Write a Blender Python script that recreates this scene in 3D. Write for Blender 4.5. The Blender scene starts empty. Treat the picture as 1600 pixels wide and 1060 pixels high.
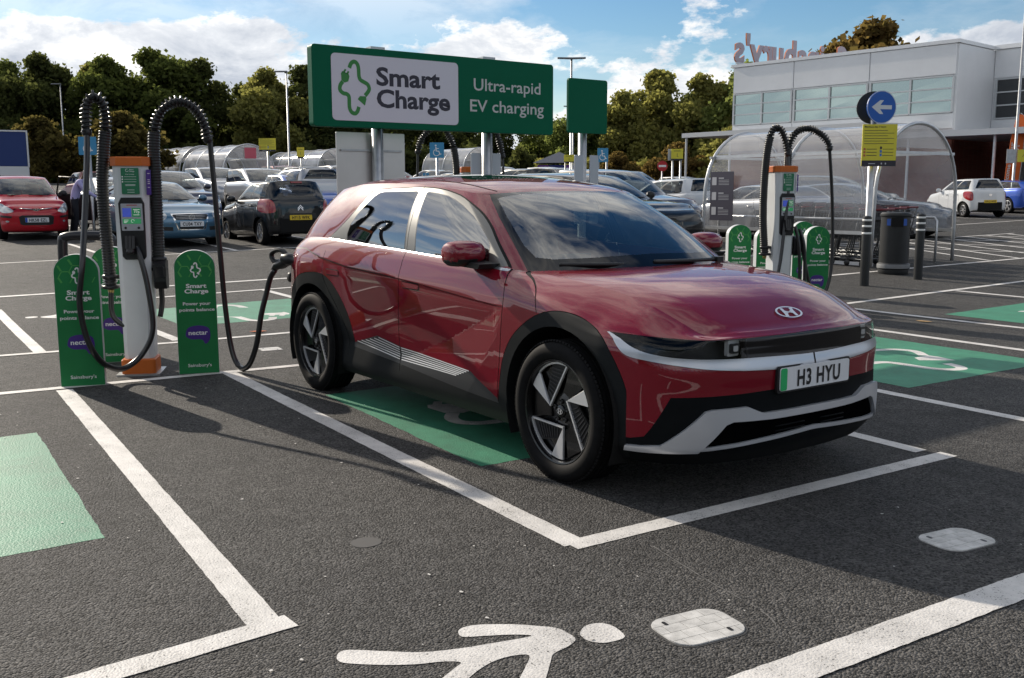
import bpy, bmesh, math, random
import numpy as np
from mathutils import Vector, Matrix
R = math.radians
rng = random.Random(7)
SC = bpy.context.scene
COL = SC.collection

# ---------------------------------------------------------------- camera, sky, sun, exposure
# The lot frame: +X points out of the parking bays (the red car's nose), +Y runs along the row of bays.
CAM = (6.909, -3.970, 1.488)
VIEW_YAW, VIEW_PITCH, VIEW_ROLL = R(144.699), R(8.491), -0.0017
cam_data = bpy.data.cameras.new('camera')
cam_data.sensor_width = 36.0
cam_data.lens = 36.0 * 1551.4 / 1600.0
cam_data.clip_start, cam_data.clip_end = 0.05, 2000.0
cam = bpy.data.objects.new('camera', cam_data)
COL.objects.link(cam)
_f = Vector((math.cos(VIEW_YAW) * math.cos(VIEW_PITCH), math.sin(VIEW_YAW) * math.cos(VIEW_PITCH), -math.sin(VIEW_PITCH)))
_r = Vector((math.sin(VIEW_YAW), -math.cos(VIEW_YAW), 0.0))
_u = _r.cross(_f)
_r2 = math.cos(VIEW_ROLL) * _r + math.sin(VIEW_ROLL) * _u
_u2 = -math.sin(VIEW_ROLL) * _r + math.cos(VIEW_ROLL) * _u
cam.matrix_world = Matrix(((_r2.x, _u2.x, -_f.x, CAM[0]), (_r2.y, _u2.y, -_f.y, CAM[1]), (_r2.z, _u2.z, -_f.z, CAM[2]), (0, 0, 0, 1)))
SC.camera = cam

SUN_AZ, SUN_EL = R(188.0), R(26.0)          # direction towards the sun, measured from +X anticlockwise
world = bpy.data.worlds.new('World')
SC.world = world
world.use_nodes = True
wt = world.node_tree
wt.nodes.clear()
def wn(kind, **kw):
    n = wt.nodes.new(kind)
    for k, v in kw.items():
        setattr(n, k, v)
    return n
def wl(a, b): wt.links.new(a, b)
def wmath(op, a, b=None, c=None, clamp=False):
    n = wn('ShaderNodeMath', operation=op)
    n.use_clamp = clamp
    for i, v in enumerate((a, b, c)):
        if v is None: continue
        if isinstance(v, (int, float)): n.inputs[i].default_value = v
        else: wl(v, n.inputs[i])
    return n.outputs[0]
w_out = wn('ShaderNodeOutputWorld')
w_bg = wn('ShaderNodeBackground')
w_bg.inputs['Strength'].default_value = 0.052
wl(w_bg.outputs[0], w_out.inputs[0])
sky = wn('ShaderNodeTexSky', sky_type='NISHITA')
sky.sun_disc = False
sky.sun_elevation = SUN_EL
sky.sun_rotation = (math.pi / 2 - SUN_AZ) % (2 * math.pi)
sky.air_density, sky.dust_density, sky.ozone_density = 1.0, 0.25, 2.2
tc = wn('ShaderNodeTexCoord')
sep = wn('ShaderNodeSeparateXYZ')
wl(tc.outputs['Generated'], sep.inputs[0])
zc = wmath('MAXIMUM', sep.outputs[2], 0.0)
den = wmath('ADD', zc, 0.11)
cx = wmath('DIVIDE', sep.outputs[0], den)
cy = wmath('DIVIDE', sep.outputs[1], den)
comb = wn('ShaderNodeCombineXYZ')
wl(cx, comb.inputs[0]); wl(cy, comb.inputs[1])
def wnoise(vec, scale, detail, rough, dist, offs, stretch=(1, 1, 1)):
    mp = wn('ShaderNodeMapping')
    mp.inputs['Location'].default_value = offs
    mp.inputs['Scale'].default_value = stretch
    wl(vec, mp.inputs[0])
    n = wn('ShaderNodeTexNoise')
    n.inputs['Scale'].default_value = scale
    n.inputs['Detail'].default_value = detail
    n.inputs['Roughness'].default_value = rough
    n.inputs['Distortion'].default_value = dist
    wl(mp.outputs[0], n.inputs['Vector'])
    return n.outputs['Fac']
def wramp(fac, stops):
    n = wn('ShaderNodeValToRGB')
    el = n.color_ramp.elements
    while len(el) < len(stops): el.new(0.5)
    for e, (p, c) in zip(el, stops):
        e.position = p
        e.color = (c, c, c, 1) if isinstance(c, (int, float)) else (*c, 1)
    wl(fac, n.inputs[0])
    return n.outputs[0]
# broken cloud sheet on a high layer, thinning out low down where one looks through it edge on
n_a = wnoise(comb.outputs[0], 0.80, 10, 0.60, 0.30, (5.3, 2.1, 0))
cover = wramp(n_a, [(0.42, 0.0), (0.545, 1.0)])
lowf = wramp(zc, [(0.14, 0.12), (0.26, 1.0)])
cover = wmath('MULTIPLY', cover, lowf)
# cumulus bank standing above the horizon all the way round
el_n = wnoise(tc.outputs['Generated'], 2.7, 10, 0.60, 0.10, (0.35, 1.2, 0.0), (1, 1, 2.2))
puff = wnoise(tc.outputs['Generated'], 13.0, 8, 0.62, 0.0, (3.0, 0.2, 5.0), (1, 1, 1.7))
bank_top = wmath('MULTIPLY_ADD', el_n, 0.33, -0.055)
bank_top = wmath('MULTIPLY_ADD', puff, 0.085, bank_top)
depth = wmath('SUBTRACT', bank_top, zc)
bank = wmath('MULTIPLY', depth, 85.0, clamp=True)
cloud = wmath('MAXIMUM', cover, bank)
# grey bellies where the cloud is thick, bright rims at the top
sh_n = wnoise(tc.outputs['Generated'], 8.5, 8, 0.64, 0.35, (1.0, 4.0, 2.0), (1, 1, 2.4))
rim = wmath('MULTIPLY', wmath('MAXIMUM', depth, 0.0), 1.9, clamp=True)
shade = wmath('MULTIPLY_ADD', rim, -0.75, wmath('ADD', sh_n, 0.045))
shade = wramp(shade, [(0.34, (0.46, 0.50, 0.57)), (0.49, (0.70, 0.725, 0.765)), (0.60, (1.0, 0.985, 0.955))])
# clouds are brighter on the sun's side of the sky
dotn = wn('ShaderNodeVectorMath', operation='DOT_PRODUCT')
dotn.inputs[1].default_value = (math.cos(SUN_AZ) * math.cos(SUN_EL), math.sin(SUN_AZ) * math.cos(SUN_EL), math.sin(SUN_EL))
wl(tc.outputs['Generated'], dotn.inputs[0])
glow = wmath('POWER', wmath('MAXIMUM', dotn.outputs['Value'], 0.0), 3.0)
gain = wmath('MULTIPLY_ADD', glow, 1.0, 11.2)
cl_col = wn('ShaderNodeMix', data_type='RGBA', blend_type='MULTIPLY')
cl_col.inputs['Factor'].default_value = 1.0
wl(shade, cl_col.inputs['A']); wl(gain, cl_col.inputs['B'])
w_mix = wn('ShaderNodeMix', data_type='RGBA')
wl(cloud, w_mix.inputs['Factor'])
hsv = wn('ShaderNodeHueSaturation')
hsv.inputs['Saturation'].default_value = 1.28
wl(sky.outputs[0], hsv.inputs['Color']); wl(hsv.outputs[0], w_mix.inputs['A']); wl(cl_col.outputs['Result'], w_mix.inputs['B'])
wl(w_mix.outputs['Result'], w_bg.inputs['Color'])

sun_data = bpy.data.lights.new('sun', 'SUN')
sun_data.energy = 2.75
sun_data.angle = R(0.53)
sun_data.color = (1.0, 0.90, 0.76)
sun = bpy.data.objects.new('sun', sun_data)
COL.objects.link(sun)
sun.location = (-60, -8, 40)
sun.rotation_euler = Vector((-math.cos(SUN_AZ) * math.cos(SUN_EL), -math.sin(SUN_AZ) * math.cos(SUN_EL), -math.sin(SUN_EL))).to_track_quat('-Z', 'Y').to_euler()

vs = SC.view_settings
vs.view_transform, vs.look, vs.exposure, vs.gamma, vs.use_curve_mapping = 'Standard', 'None', 1.02, 1.0, False
SC.cycles.max_bounces = 8
SC.cycles.transparent_max_bounces = 24
SC.cycles.caustics_reflective = SC.cycles.caustics_refractive = False
SC.cycles.use_denoising = True

# ---------------------------------------------------------------- helpers
def gz(x, y):
    """height of the car park, which climbs gently away from the charging bays"""
    D = (x - 6.909) * -0.81612 + (y + 3.97) * 0.57788
    L = (x - 6.909) * 0.57788 + (y + 3.97) * 0.81612
    s = min(1.0, max(0.0, (L + 3) / 15)); s = s * s * (3 - 2 * s)
    t = min(max(0.0, D - 10.5), 95.0)
    return (0.030 - 0.0124 * s) * t * t / (t + 3)
def at(L, D):
    """a spot of the car park D metres ahead of the entrance kerb and L metres across"""
    return (6.909 - 0.81612 * D + 0.57788 * L, -3.97 + 0.57788 * D + 0.81612 * L)

def tag(o, label=None, cat=None, group=None, kind=None):
    if label: o['label'] = label
    if cat: o['category'] = cat
    if group: o['group'] = group
    if kind: o['kind'] = kind
    return o
def empty(name, label, cat, loc, rz=0.0, group=None):
    o = bpy.data.objects.new(name, None)
    o.empty_display_size = 0.2
    COL.objects.link(o)
    o.location = loc
    o.rotation_euler = (0, 0, rz)
    return tag(o, label, cat, group)
def copy_tree(o, parent=None):
    c = o.copy()
    COL.objects.link(c)
    if parent is not None: c.parent = parent
    for ch in list(o.children): copy_tree(ch, c)
    return c

class MB:
    """collects vertices and faces, then links them as one mesh object"""
    def __init__(s): s.v, s.f, s.m, s.sm = [], [], [], []
    def add(s, verts, faces, mi=0, smooth=False):
        b = len(s.v)
        s.v += [tuple(p) for p in verts]
        s.f += [tuple(i + b for i in f) for f in faces]
        s.m += [mi] * len(faces); s.sm += [smooth] * len(faces)
        return s
    def box(s, c, d, rz=0.0, mi=0, M=None):
        x, y, z = d[0] / 2, d[1] / 2, d[2] / 2
        P = [Vector((a, b, e)) for a in (-x, x) for b in (-y, y) for e in (-z, z)]
        T = Matrix.Translation(Vector(c)) @ (M if M is not None else Matrix.Rotation(rz, 4, 'Z'))
        return s.add([T @ p for p in P], [(0, 1, 3, 2), (4, 6, 7, 5), (0, 4, 5, 1), (2, 3, 7, 6), (0, 2, 6, 4), (1, 5, 7, 3)], mi)
    def prism(s, poly, depth, T=None, mi=0, z0=0.0, smooth=False, bev=0.0):
        """polygon in local XY extruded along local Z, optionally with a bevelled front"""
        T = T or Matrix()
        n = len(poly)
        a = sum(poly[i][0] * poly[(i + 1) % n][1] - poly[(i + 1) % n][0] * poly[i][1] for i in range(n))
        if a < 0: poly = poly[::-1]
        rings = [[(x, y, z0) for x, y in poly]]
        if bev > 0:
            rings.append([(x, y, z0 + depth - bev) for x, y in poly])
            cxx = sum(p[0] for p in poly) / n; cyy = sum(p[1] for p in poly) / n
            ins = []
            for i in range(n):
                p0, p1, p2 = poly[i - 1], poly[i], poly[(i + 1) % n]
                e1 = Vector((p1[0] - p0[0], p1[1] - p0[1])).normalized(); e2 = Vector((p2[0] - p1[0], p2[1] - p1[1])).normalized()
                nn = Vector((-e1.y - e2.y, e1.x + e2.x))
                if nn.length < 1e-6: nn = Vector((-e1.y, e1.x))
                nn.normalize()
                ins.append((p1[0] + nn.x * bev, p1[1] + nn.y * bev, z0 + depth))
            rings.append(ins)
        else:
            rings.append([(x, y, z0 + depth) for x, y in poly])
        V = [T @ Vector(p) for r in rings for p in r]
        F = []
        for k in range(len(rings) - 1):
            for i in range(n):
                j = (i + 1) % n
                F.append((k * n + i, k * n + j, (k + 1) * n + j, (k + 1) * n + i))
        k = (len(rings) - 1) * n
        F.append(tuple(range(k, k + n)))
        F.append(tuple(range(n - 1, -1, -1)))
        return s.add(V, F, mi, smooth)
    def tube(s, path, r, n=8, mi=0, caps=True, smooth=True):
        P = [Vector(p) for p in path]
        rr = r if hasattr(r, '__len__') else [r] * len(P)
        V, F = [], []
        up = None
        for i, p in enumerate(P):
            t = (P[min(i + 1, len(P) - 1)] - P[max(i - 1, 0)])
            t = t.normalized() if t.length > 1e-9 else Vector((0, 0, 1))
            if up is None:
                up = t.orthogonal().normalized()
            up = (up - t * up.dot(t))
            up = up.normalized() if up.length > 1e-6 else t.orthogonal().normalized()
            w = t.cross(up)
            for k in range(n):
                a = 2 * math.pi * k / n
                V.append(p + (up * math.cos(a) + w * math.sin(a)) * rr[i])
        for i in range(len(P) - 1):
            for k in range(n):
                j = (k + 1) % n
                F.append((i * n + k, i * n + j, (i + 1) * n + j, (i + 1) * n + k))
        if caps:
            F.append(tuple(range(n - 1, -1, -1)))
            F.append(tuple((len(P) - 1) * n + k for k in range(n)))
        return s.add(V, F, mi, smooth)
    def lathe(s, prof, n=24, T=None, mi=0, smooth=True, mis=None):
        """profile of (radius, height) turned about local Z"""
        T = T or Matrix()
        V = [T @ Vector((r * math.cos(2 * math.pi * k / n), r * math.sin(2 * math.pi * k / n), z)) for r, z in prof for k in range(n)]
        for i in range(len(prof) - 1):
            pass
        F, ms = [], []
        for i in range(len(prof) - 1):
            for k in range(n):
                j = (k + 1) % n
                F.append((i * n + k, i * n + j, (i + 1) * n + j, (i + 1) * n + k))
                ms.append(mis[i] if mis else mi)
        b = len(s.f)
        s.add(V, F, mi, smooth)
        s.m[b:] = ms
        return s
    def build(s, name, mats, parent=None, auto=None, loc=None, rz=0.0):
        me = bpy.data.meshes.new(name)
        me.from_pydata(s.v, [], s.f)
        for m in (mats if isinstance(mats, (list, tuple)) else [mats]): me.materials.append(m)
        me.polygons.foreach_set('material_index', s.m)
        me.polygons.foreach_set('use_smooth', s.sm)
        me.update()
        if auto is not None:
            me.polygons.foreach_set('use_smooth', [True] * len(s.f))
            me.set_sharp_from_angle(angle=R(auto))
        o = bpy.data.objects.new(name, me)
        COL.objects.link(o)
        if parent is not None: o.parent = parent
        if loc is not None: o.location = loc
        o.rotation_euler = (0, 0, rz)
        return o

def frame(o, ex, ey):
    """matrix whose local X, Y run along ex, ey (local Z comes out of the face)"""
    ex, ey = Vector(ex).normalized(), Vector(ey).normalized()
    ez = ex.cross(ey)
    return Matrix(((ex.x, ey.x, ez.x, o[0]), (ex.y, ey.y, ez.y, o[1]), (ex.z, ey.z, ez.z, o[2]), (0, 0, 0, 1)))
def spline(P, n=8, closed=False):
    P = [Vector(p) for p in P]
    N = len(P); out = []
    for i in range(N if closed else N - 1):
        if closed: a, b, c, d = P[i - 1], P[i], P[(i + 1) % N], P[(i + 2) % N]
        else: a, b, c, d = P[max(i - 1, 0)], P[i], P[i + 1], P[min(i + 2, N - 1)]
        for k in range(n):
            t = k / n
            out.append(0.5 * ((2 * b) + (c - a) * t + (2 * a - 5 * b + 4 * c - d) * t * t + (3 * b - a - 3 * c + d) * t ** 3))
    if not closed: out.append(P[-1])
    return out
def resample(P, step):
    P = [Vector(p) for p in P]
    out = [P[0]]; acc = 0.0
    for a, b in zip(P[:-1], P[1:]):
        L = (b - a).length
        while acc + L >= step:
            t = (step - acc) / L
            a = a.lerp(b, t); L = (b - a).length; acc = 0.0
            out.append(a)
        acc += L
    return out
def rrect(w, h, r, n=5, cx=0.0, cy=0.0):
    out = []
    for sx, sy, a0 in ((1, 1, 0), (-1, 1, 90), (-1, -1, 180), (1, -1, 270)):
        for k in range(n + 1):
            a = R(a0 + 90 * k / n)
            out.append((cx + sx * (w / 2 - r) + r * math.cos(a), cy + sy * (h / 2 - r) + r * math.sin(a)))
    return out
def stroke(path, w, closed=False):
    """flat ribbon polygon quads along a 2-D path; w may vary"""
    P = [Vector((p[0], p[1])) for p in path]
    ww = w if hasattr(w, '__len__') else [w] * len(P)
    V, F = [], []
    for i, p in enumerate(P):
        t = P[min(i + 1, len(P) - 1)] - P[max(i - 1, 0)]
        t.normalize()
        n = Vector((-t.y, t.x)) * ww[i] / 2
        V += [p - n, p + n]
    for i in range(len(P) - 1): F.append((2 * i, 2 * i + 2, 2 * i + 3, 2 * i + 1))
    return V, F
_txt = {}
def text_mesh(s, bold=0.0, space=1.0):
    """glyph outlines of a string filled as flat faces, cap height scaled to 1, centred in x, baseline at 0"""
    key = (s, bold, space)
    if key not in _txt:
        cu = bpy.data.curves.new('lettering', 'FONT')
        cu.body = s; cu.size = 1.0; cu.offset = bold; cu.resolution_u = 3; cu.space_character = space
        ob = bpy.data.objects.new('lettering', cu)
        COL.objects.link(ob)
        bpy.context.view_layer.update()
        me = bpy.data.meshes.new_from_object(ob.evaluated_get(bpy.context.evaluated_depsgraph_get()))
        V = np.array([v.co[:2] for v in me.vertices]) if len(me.vertices) else np.zeros((0, 2))
        F = [tuple(p.vertices) for p in me.polygons]
        bpy.data.objects.remove(ob); bpy.data.curves.remove(cu); bpy.data.meshes.remove(me)
        if len(V):
            V[:, 0] -= (V[:, 0].min() + V[:, 0].max()) / 2
            V /= 0.727
        _txt[key] = (V, F)
    return _txt[key]
def put_text(mb, s, T, cap, width=None, bold=0.0, mi=0, z=0.0, squeeze=1.0, align='c', space=1.0, mirror=False):
    V, F = text_mesh(s, bold, space)
    if not len(V): return
    w = (V[:, 0].max() - V[:, 0].min()) * cap
    sx = cap * squeeze if width is None else cap * width / w
    off = 0.0
    if align == 'l': off = -V[:, 0].min() * sx
    if align == 'r': off = -V[:, 0].max() * sx
    mb.add([T @ Vector((p[0] * sx + off, p[1] * cap, z)) for p in V], F, mi)
def flat_poly(mb, poly, T, z=0.0, mi=0):
    n = len(poly)
    a = sum(poly[i][0] * poly[(i + 1) % n][1] - poly[(i + 1) % n][0] * poly[i][1] for i in range(n))
    if a < 0: poly = poly[::-1]
    mb.add([T @ Vector((p[0], p[1], z)) for p in poly], [tuple(range(n))], mi)
def flat_stroke(mb, path, w, T, z=0.0, mi=0):
    V, F = stroke(path, w)
    mb.add([T @ Vector((p.x, p.y, z)) for p in V], F, mi)

# ---------------------------------------------------------------- materials
MATS = {}
def mat(name, col=(0.5, 0.5, 0.5), rough=0.5, metal=0.0, coat=0.0, spec=0.4, noise=None, bump=None, emit=None, coat_r=0.03, trans=0.0):
    """principled surface; noise = (scale, amount) varies the colour, bump = (scale, strength) gives relief"""
    if name in MATS: return MATS[name]
    m = bpy.data.materials.new(name)
    m.use_nodes = True
    nt = m.node_tree
    b = nt.nodes['Principled BSDF']
    b.inputs['Base Color'].default_value = (*col, 1)
    b.inputs['Roughness'].default_value = rough
    b.inputs['Metallic'].default_value = metal
    b.inputs['Coat Weight'].default_value = coat
    b.inputs['Coat Roughness'].default_value = coat_r
    b.inputs['Specular IOR Level'].default_value = spec
    if emit:
        b.inputs['Emission Color'].default_value = (*emit[0], 1); b.inputs['Emission Strength'].default_value = emit[1]
    if noise or bump:
        t = nt.nodes.new('ShaderNodeTexCoord')
    if noise:
        n = nt.nodes.new('ShaderNodeTexNoise')
        n.inputs['Scale'].default_value = noise[0]; n.inputs['Detail'].default_value = 6; n.inputs['Roughness'].default_value = 0.65
        nt.links.new(t.outputs['Object'], n.inputs['Vector'])
        r = nt.nodes.new('ShaderNodeValToRGB')
        k = noise[1]
        r.color_ramp.elements[0].position = 0.3; r.color_ramp.elements[1].position = 0.7
        r.color_ramp.elements[0].color = (*[max(0, c * (1 - k)) for c in col], 1)
        r.color_ramp.elements[1].color = (*[min(1, c * (1 + k)) for c in col], 1)
        nt.links.new(n.outputs['Fac'], r.inputs[0]); nt.links.new(r.outputs[0], b.inputs['Base Color'])
        mr = nt.nodes.new('ShaderNodeMath'); mr.operation = 'MULTIPLY_ADD'
        mr.inputs[1].default_value = 0.25 * k; mr.inputs[2].default_value = rough - 0.12 * k
        nt.links.new(n.outputs['Fac'], mr.inputs[0]); nt.links.new(mr.outputs[0], b.inputs['Roughness'])
    if bump:
        n2 = nt.nodes.new('ShaderNodeTexNoise')
        n2.inputs['Scale'].default_value = bump[0]; n2.inputs['Detail'].default_value = 4
        nt.links.new(t.outputs['Object'], n2.inputs['Vector'])
        bp = nt.nodes.new('ShaderNodeBump'); bp.inputs['Strength'].default_value = bump[1]; bp.inputs['Distance'].default_value = 0.02
        nt.links.new(n2.outputs['Fac'], bp.inputs['Height']); nt.links.new(bp.outputs[0], b.inputs['Normal'])
    MATS[name] = m
    return m
def glass(name, tint, refl=1.0, rough=0.0, ior=1.5, dirt=0.0):
    """a thin pane: clear or tinted, mirror-like at a slant"""
    if name in MATS: return MATS[name]
    m = bpy.data.materials.new(name)
    m.use_nodes = True
    nt = m.node_tree; nt.nodes.clear()
    o = nt.nodes.new('ShaderNodeOutputMaterial')
    tr = nt.nodes.new('ShaderNodeBsdfTransparent'); tr.inputs[0].default_value = (*tint, 1)
    gl = nt.nodes.new('ShaderNodeBsdfGlossy'); gl.inputs['Roughness'].default_value = rough
    gl.inputs[0].default_value = (refl, refl, refl, 1)
    fr = nt.nodes.new('ShaderNodeFresnel'); ge = nt.nodes.new('ShaderNodeNewGeometry'); io = nt.nodes.new('ShaderNodeMix')   # same reflectance from either side of the pane
    io.inputs[2].default_value = ior; io.inputs[3].default_value = 1 / ior
    nt.links.new(ge.outputs['Backfacing'], io.inputs[0]); nt.links.new(io.outputs[0], fr.inputs[0])
    mx = nt.nodes.new('ShaderNodeMixShader')
    nt.links.new(fr.outputs[0], mx.inputs[0]); nt.links.new(tr.outputs[0], mx.inputs[1]); nt.links.new(gl.outputs[0], mx.inputs[2])
    last = mx.outputs[0]
    if dirt > 0:
        df = nt.nodes.new('ShaderNodeBsdfDiffuse'); df.inputs[0].default_value = (0.55, 0.55, 0.56, 1)
        tl = nt.nodes.new('ShaderNodeBsdfTranslucent'); tl.inputs[0].default_value = (0.6, 0.6, 0.62, 1)
        a = nt.nodes.new('ShaderNodeAddShader'); nt.links.new(df.outputs[0], a.inputs[0]); nt.links.new(tl.outputs[0], a.inputs[1])
        t = nt.nodes.new('ShaderNodeTexCoord'); n = nt.nodes.new('ShaderNodeTexNoise'); n.inputs['Scale'].default_value = 0.9; n.inputs['Detail'].default_value = 2
        nt.links.new(t.outputs['Object'], n.inputs['Vector'])
        k = nt.nodes.new('ShaderNodeMath'); k.operation = 'MULTIPLY'; k.inputs[1].default_value = dirt * 2
        nt.links.new(n.outputs['Fac'], k.inputs[0])
        m2 = nt.nodes.new('ShaderNodeMixShader')
        nt.links.new(k.outputs[0], m2.inputs[0]); nt.links.new(last, m2.inputs[1]); nt.links.new(a.outputs[0], m2.inputs[2])
        last = m2.outputs[0]
    nt.links.new(last, o.inputs[0])
    MATS[name] = m
    return m
BLACK = mat('black_plastic', (0.012, 0.012, 0.013), 0.45, noise=(20, 0.3))
RUBBER = mat('rubber', (0.014, 0.014, 0.015), 0.75, noise=(30, 0.3))
GAP = mat('panel_gap', (0.004, 0.004, 0.004), 0.9)
STEEL = mat('galvanised_steel', (0.42, 0.43, 0.44), 0.42, 0.85, noise=(9, 0.18))
ALU = mat('white_aluminium', (0.62, 0.63, 0.64), 0.45, 0.2, noise=(6, 0.08))
WHITE = mat('white_print', (0.78, 0.78, 0.76), 0.5)
GREY = mat('grey_plastic', (0.20, 0.205, 0.21), 0.55, noise=(14, 0.15))
YELLOW = mat('yellow_sign', (0.66, 0.58, 0.05), 0.5)
BLUE_SIGN = mat('blue_sign', (0.03, 0.26, 0.52), 0.45)
DARK_PRINT = mat('dark_print', (0.03, 0.028, 0.04), 0.5)
CHROME = mat('chrome', (0.75, 0.75, 0.76), 0.12, 1.0)

# ---------------------------------------------------------------- smooth body surfaces that can be cut into panels
def makima_t(t, Y):
    """slopes of a modified Akima spline through Y (n, ...) at t"""
    Y = np.asarray(Y, float)
    sh = (-1,) + (1,) * (Y.ndim - 1)
    d = np.diff(Y, axis=0) / np.diff(t).reshape(sh)
    a, b = 2 * d[0] - d[1], 2 * d[-1] - d[-2]
    d = np.concatenate([[2 * a - d[0], a], d, [b, 2 * b - d[-1]]])
    w = np.abs(np.diff(d, axis=0)) + 0.5 * np.abs(d[1:] + d[:-1])
    w1, w2 = w[2:], w[:-2]
    s = w1 + w2
    ok = s > 1e-9
    return np.where(ok, (w1 * d[1:-2] + w2 * d[2:-1]) / np.where(ok, s, 1), 0.5 * (d[1:-2] + d[2:-1]))
def herm(t, Y, M, x):
    i = np.clip(np.searchsorted(t, x, side='right') - 1, 0, len(t) - 2)
    h = (t[i + 1] - t[i]); s = (x - t[i]) / h
    sh = (-1,) + (1,) * (Y.ndim - 1)
    h = h.reshape(sh); s = s.reshape(sh)
    return (2 * s**3 - 3 * s**2 + 1) * Y[i] + (s**3 - 2 * s**2 + s) * h * M[i] + (-2 * s**3 + 3 * s**2) * Y[i + 1] + (s**3 - s**2) * h * M[i + 1]
class Surf:
    """surface through a grid of control points ctrl[column][row]; u runs over the columns, v over the rows, both 0..1"""
    def __init__(s, ctrl, disp=None, flip=False):
        s.c = np.asarray(ctrl, float); s.disp = disp; s.flip = flip
        du = np.linalg.norm(np.diff(s.c, axis=0), axis=2).mean(1); s.tu = np.r_[0, np.cumsum(np.maximum(du, 1e-3))]; s.Lu = s.tu[-1]; s.tu = s.tu / s.Lu
        dv = np.linalg.norm(np.diff(s.c, axis=1), axis=2).mean(0); s.tv = np.r_[0, np.cumsum(np.maximum(dv, 1e-3))]; s.Lv = s.tv[-1]; s.tv = s.tv / s.Lv
        s.mu = makima_t(s.tu, s.c)
    def raw(s, uv):
        u = np.clip(uv[:, 0], 0, 1); v = np.clip(uv[:, 1], 0, 1)
        Q = herm(s.tu, s.c, s.mu, u)                       # (N, rows, 3)
        Qr = np.swapaxes(Q, 0, 1)
        M = makima_t(s.tv, Qr)
        i = np.clip(np.searchsorted(s.tv, v, side='right') - 1, 0, len(s.tv) - 2)
        h = (s.tv[i + 1] - s.tv[i])[:, None]; q = ((v - s.tv[i]) / (s.tv[i + 1] - s.tv[i]))[:, None]
        k = np.arange(len(u))
        a, b, ma, mb = Qr[i, k], Qr[i + 1, k], M[i, k], M[i + 1, k]
        P = (2 * q**3 - 3 * q**2 + 1) * a + (q**3 - 2 * q**2 + q) * h * ma + (-2 * q**3 + 3 * q**2) * b + (q**3 - q**2) * h * mb
        return P
    def ev(s, uv):
        uv = np.asarray(uv, float)
        P = s.raw(uv)
        return s.disp(P, uv) if s.disp else P
    def nrm(s, uv, e=2e-3):
        uv = np.asarray(uv, float)
        eu, ev_ = e / s.Lu, e / s.Lv
        u, v = uv[:, 0], uv[:, 1]
        a = s.ev(np.c_[np.clip(u + eu, 0, 1), v]) - s.ev(np.c_[np.clip(u - eu, 0, 1), v])
        b = s.ev(np.c_[u, np.clip(v + ev_, 0, 1)]) - s.ev(np.c_[u, np.clip(v - ev_, 0, 1)])
        n = np.cross(a, b)
        l = np.linalg.norm(n, axis=1, keepdims=True)
        n = n / np.where(l > 1e-12, l, 1)
        return -n if s.flip else n
    def inv(s, pts, ax=(0, 2), ur=(0, 1), vr=(0, 1)):
        """(u, v) of points given by two of their coordinates (side view x,z or front view y,z)"""
        pts = np.asarray(pts, float)
        g = np.stack(np.meshgrid(np.linspace(*ur, 120), np.linspace(*vr, 48), indexing='ij'), -1).reshape(-1, 2)
        G = s.ev(g)[:, ax]
        uv = np.array([g[np.argmin(((G - p) ** 2).sum(1))] for p in pts])
        for _ in range(8):
            f = s.ev(uv)[:, ax] - pts
            e = 1e-4
            ju = (s.ev(uv + [e, 0])[:, ax] - s.ev(uv - [e, 0])[:, ax]) / (2 * e)
            jv = (s.ev(uv + [0, e])[:, ax] - s.ev(uv - [0, e])[:, ax]) / (2 * e)
            det = ju[:, 0] * jv[:, 1] - ju[:, 1] * jv[:, 0]
            det = np.where(np.abs(det) < 1e-6, 1e-6, det)
            su = (f[:, 0] * jv[:, 1] - f[:, 1] * jv[:, 0]) / det; sv = (ju[:, 0] * f[:, 1] - ju[:, 1] * f[:, 0]) / det
            uv = uv - np.clip(np.c_[su, sv], -0.03, 0.03)
            uv[:, 0] = np.clip(uv[:, 0], ur[0] - 0.02, ur[1] + 0.02); uv[:, 1] = np.clip(uv[:, 1], vr[0] - 0.03, vr[1] + 0.03)
        return uv
def dens(poly, step, closed=True):
    out = []
    n = len(poly)
    for i in range(n if closed else n - 1):
        a, b = np.array(poly[i], float), np.array(poly[(i + 1) % n], float)
        k = max(1, int(np.ceil(np.linalg.norm(b - a) / step)))
        for j in range(k): out.append(a + (b - a) * j / k)
    if not closed: out.append(np.array(poly[-1], float))
    return np.array(out)
def smooth_poly(P, n=4, closed=True):
    return np.array([(p.x, p.y) for p in spline([(a, b, 0) for a, b in P], n, closed)])
def band(path, w):
    """thin closed polygon following an open 2-D path"""
    P = np.asarray(path, float)
    t = np.gradient(P, axis=0); t /= np.linalg.norm(t, axis=1)[:, None]
    n = np.c_[-t[:, 1], t[:, 0]]
    return np.vstack([P + n * w / 2, (P - n * w / 2)[::-1]])
def inside(poly, pts):
    x, y = pts[:, 0], pts[:, 1]
    r = np.zeros(len(pts), bool)
    j = len(poly) - 1
    for i in range(len(poly)):
        xi, yi, xj, yj = *poly[i], *poly[j]
        if yi != yj:
            r ^= ((yi > y) != (yj > y)) & (x < (xj - xi) * (y - yi) / (yj - yi) + xi)
        j = i
    return r
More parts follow.
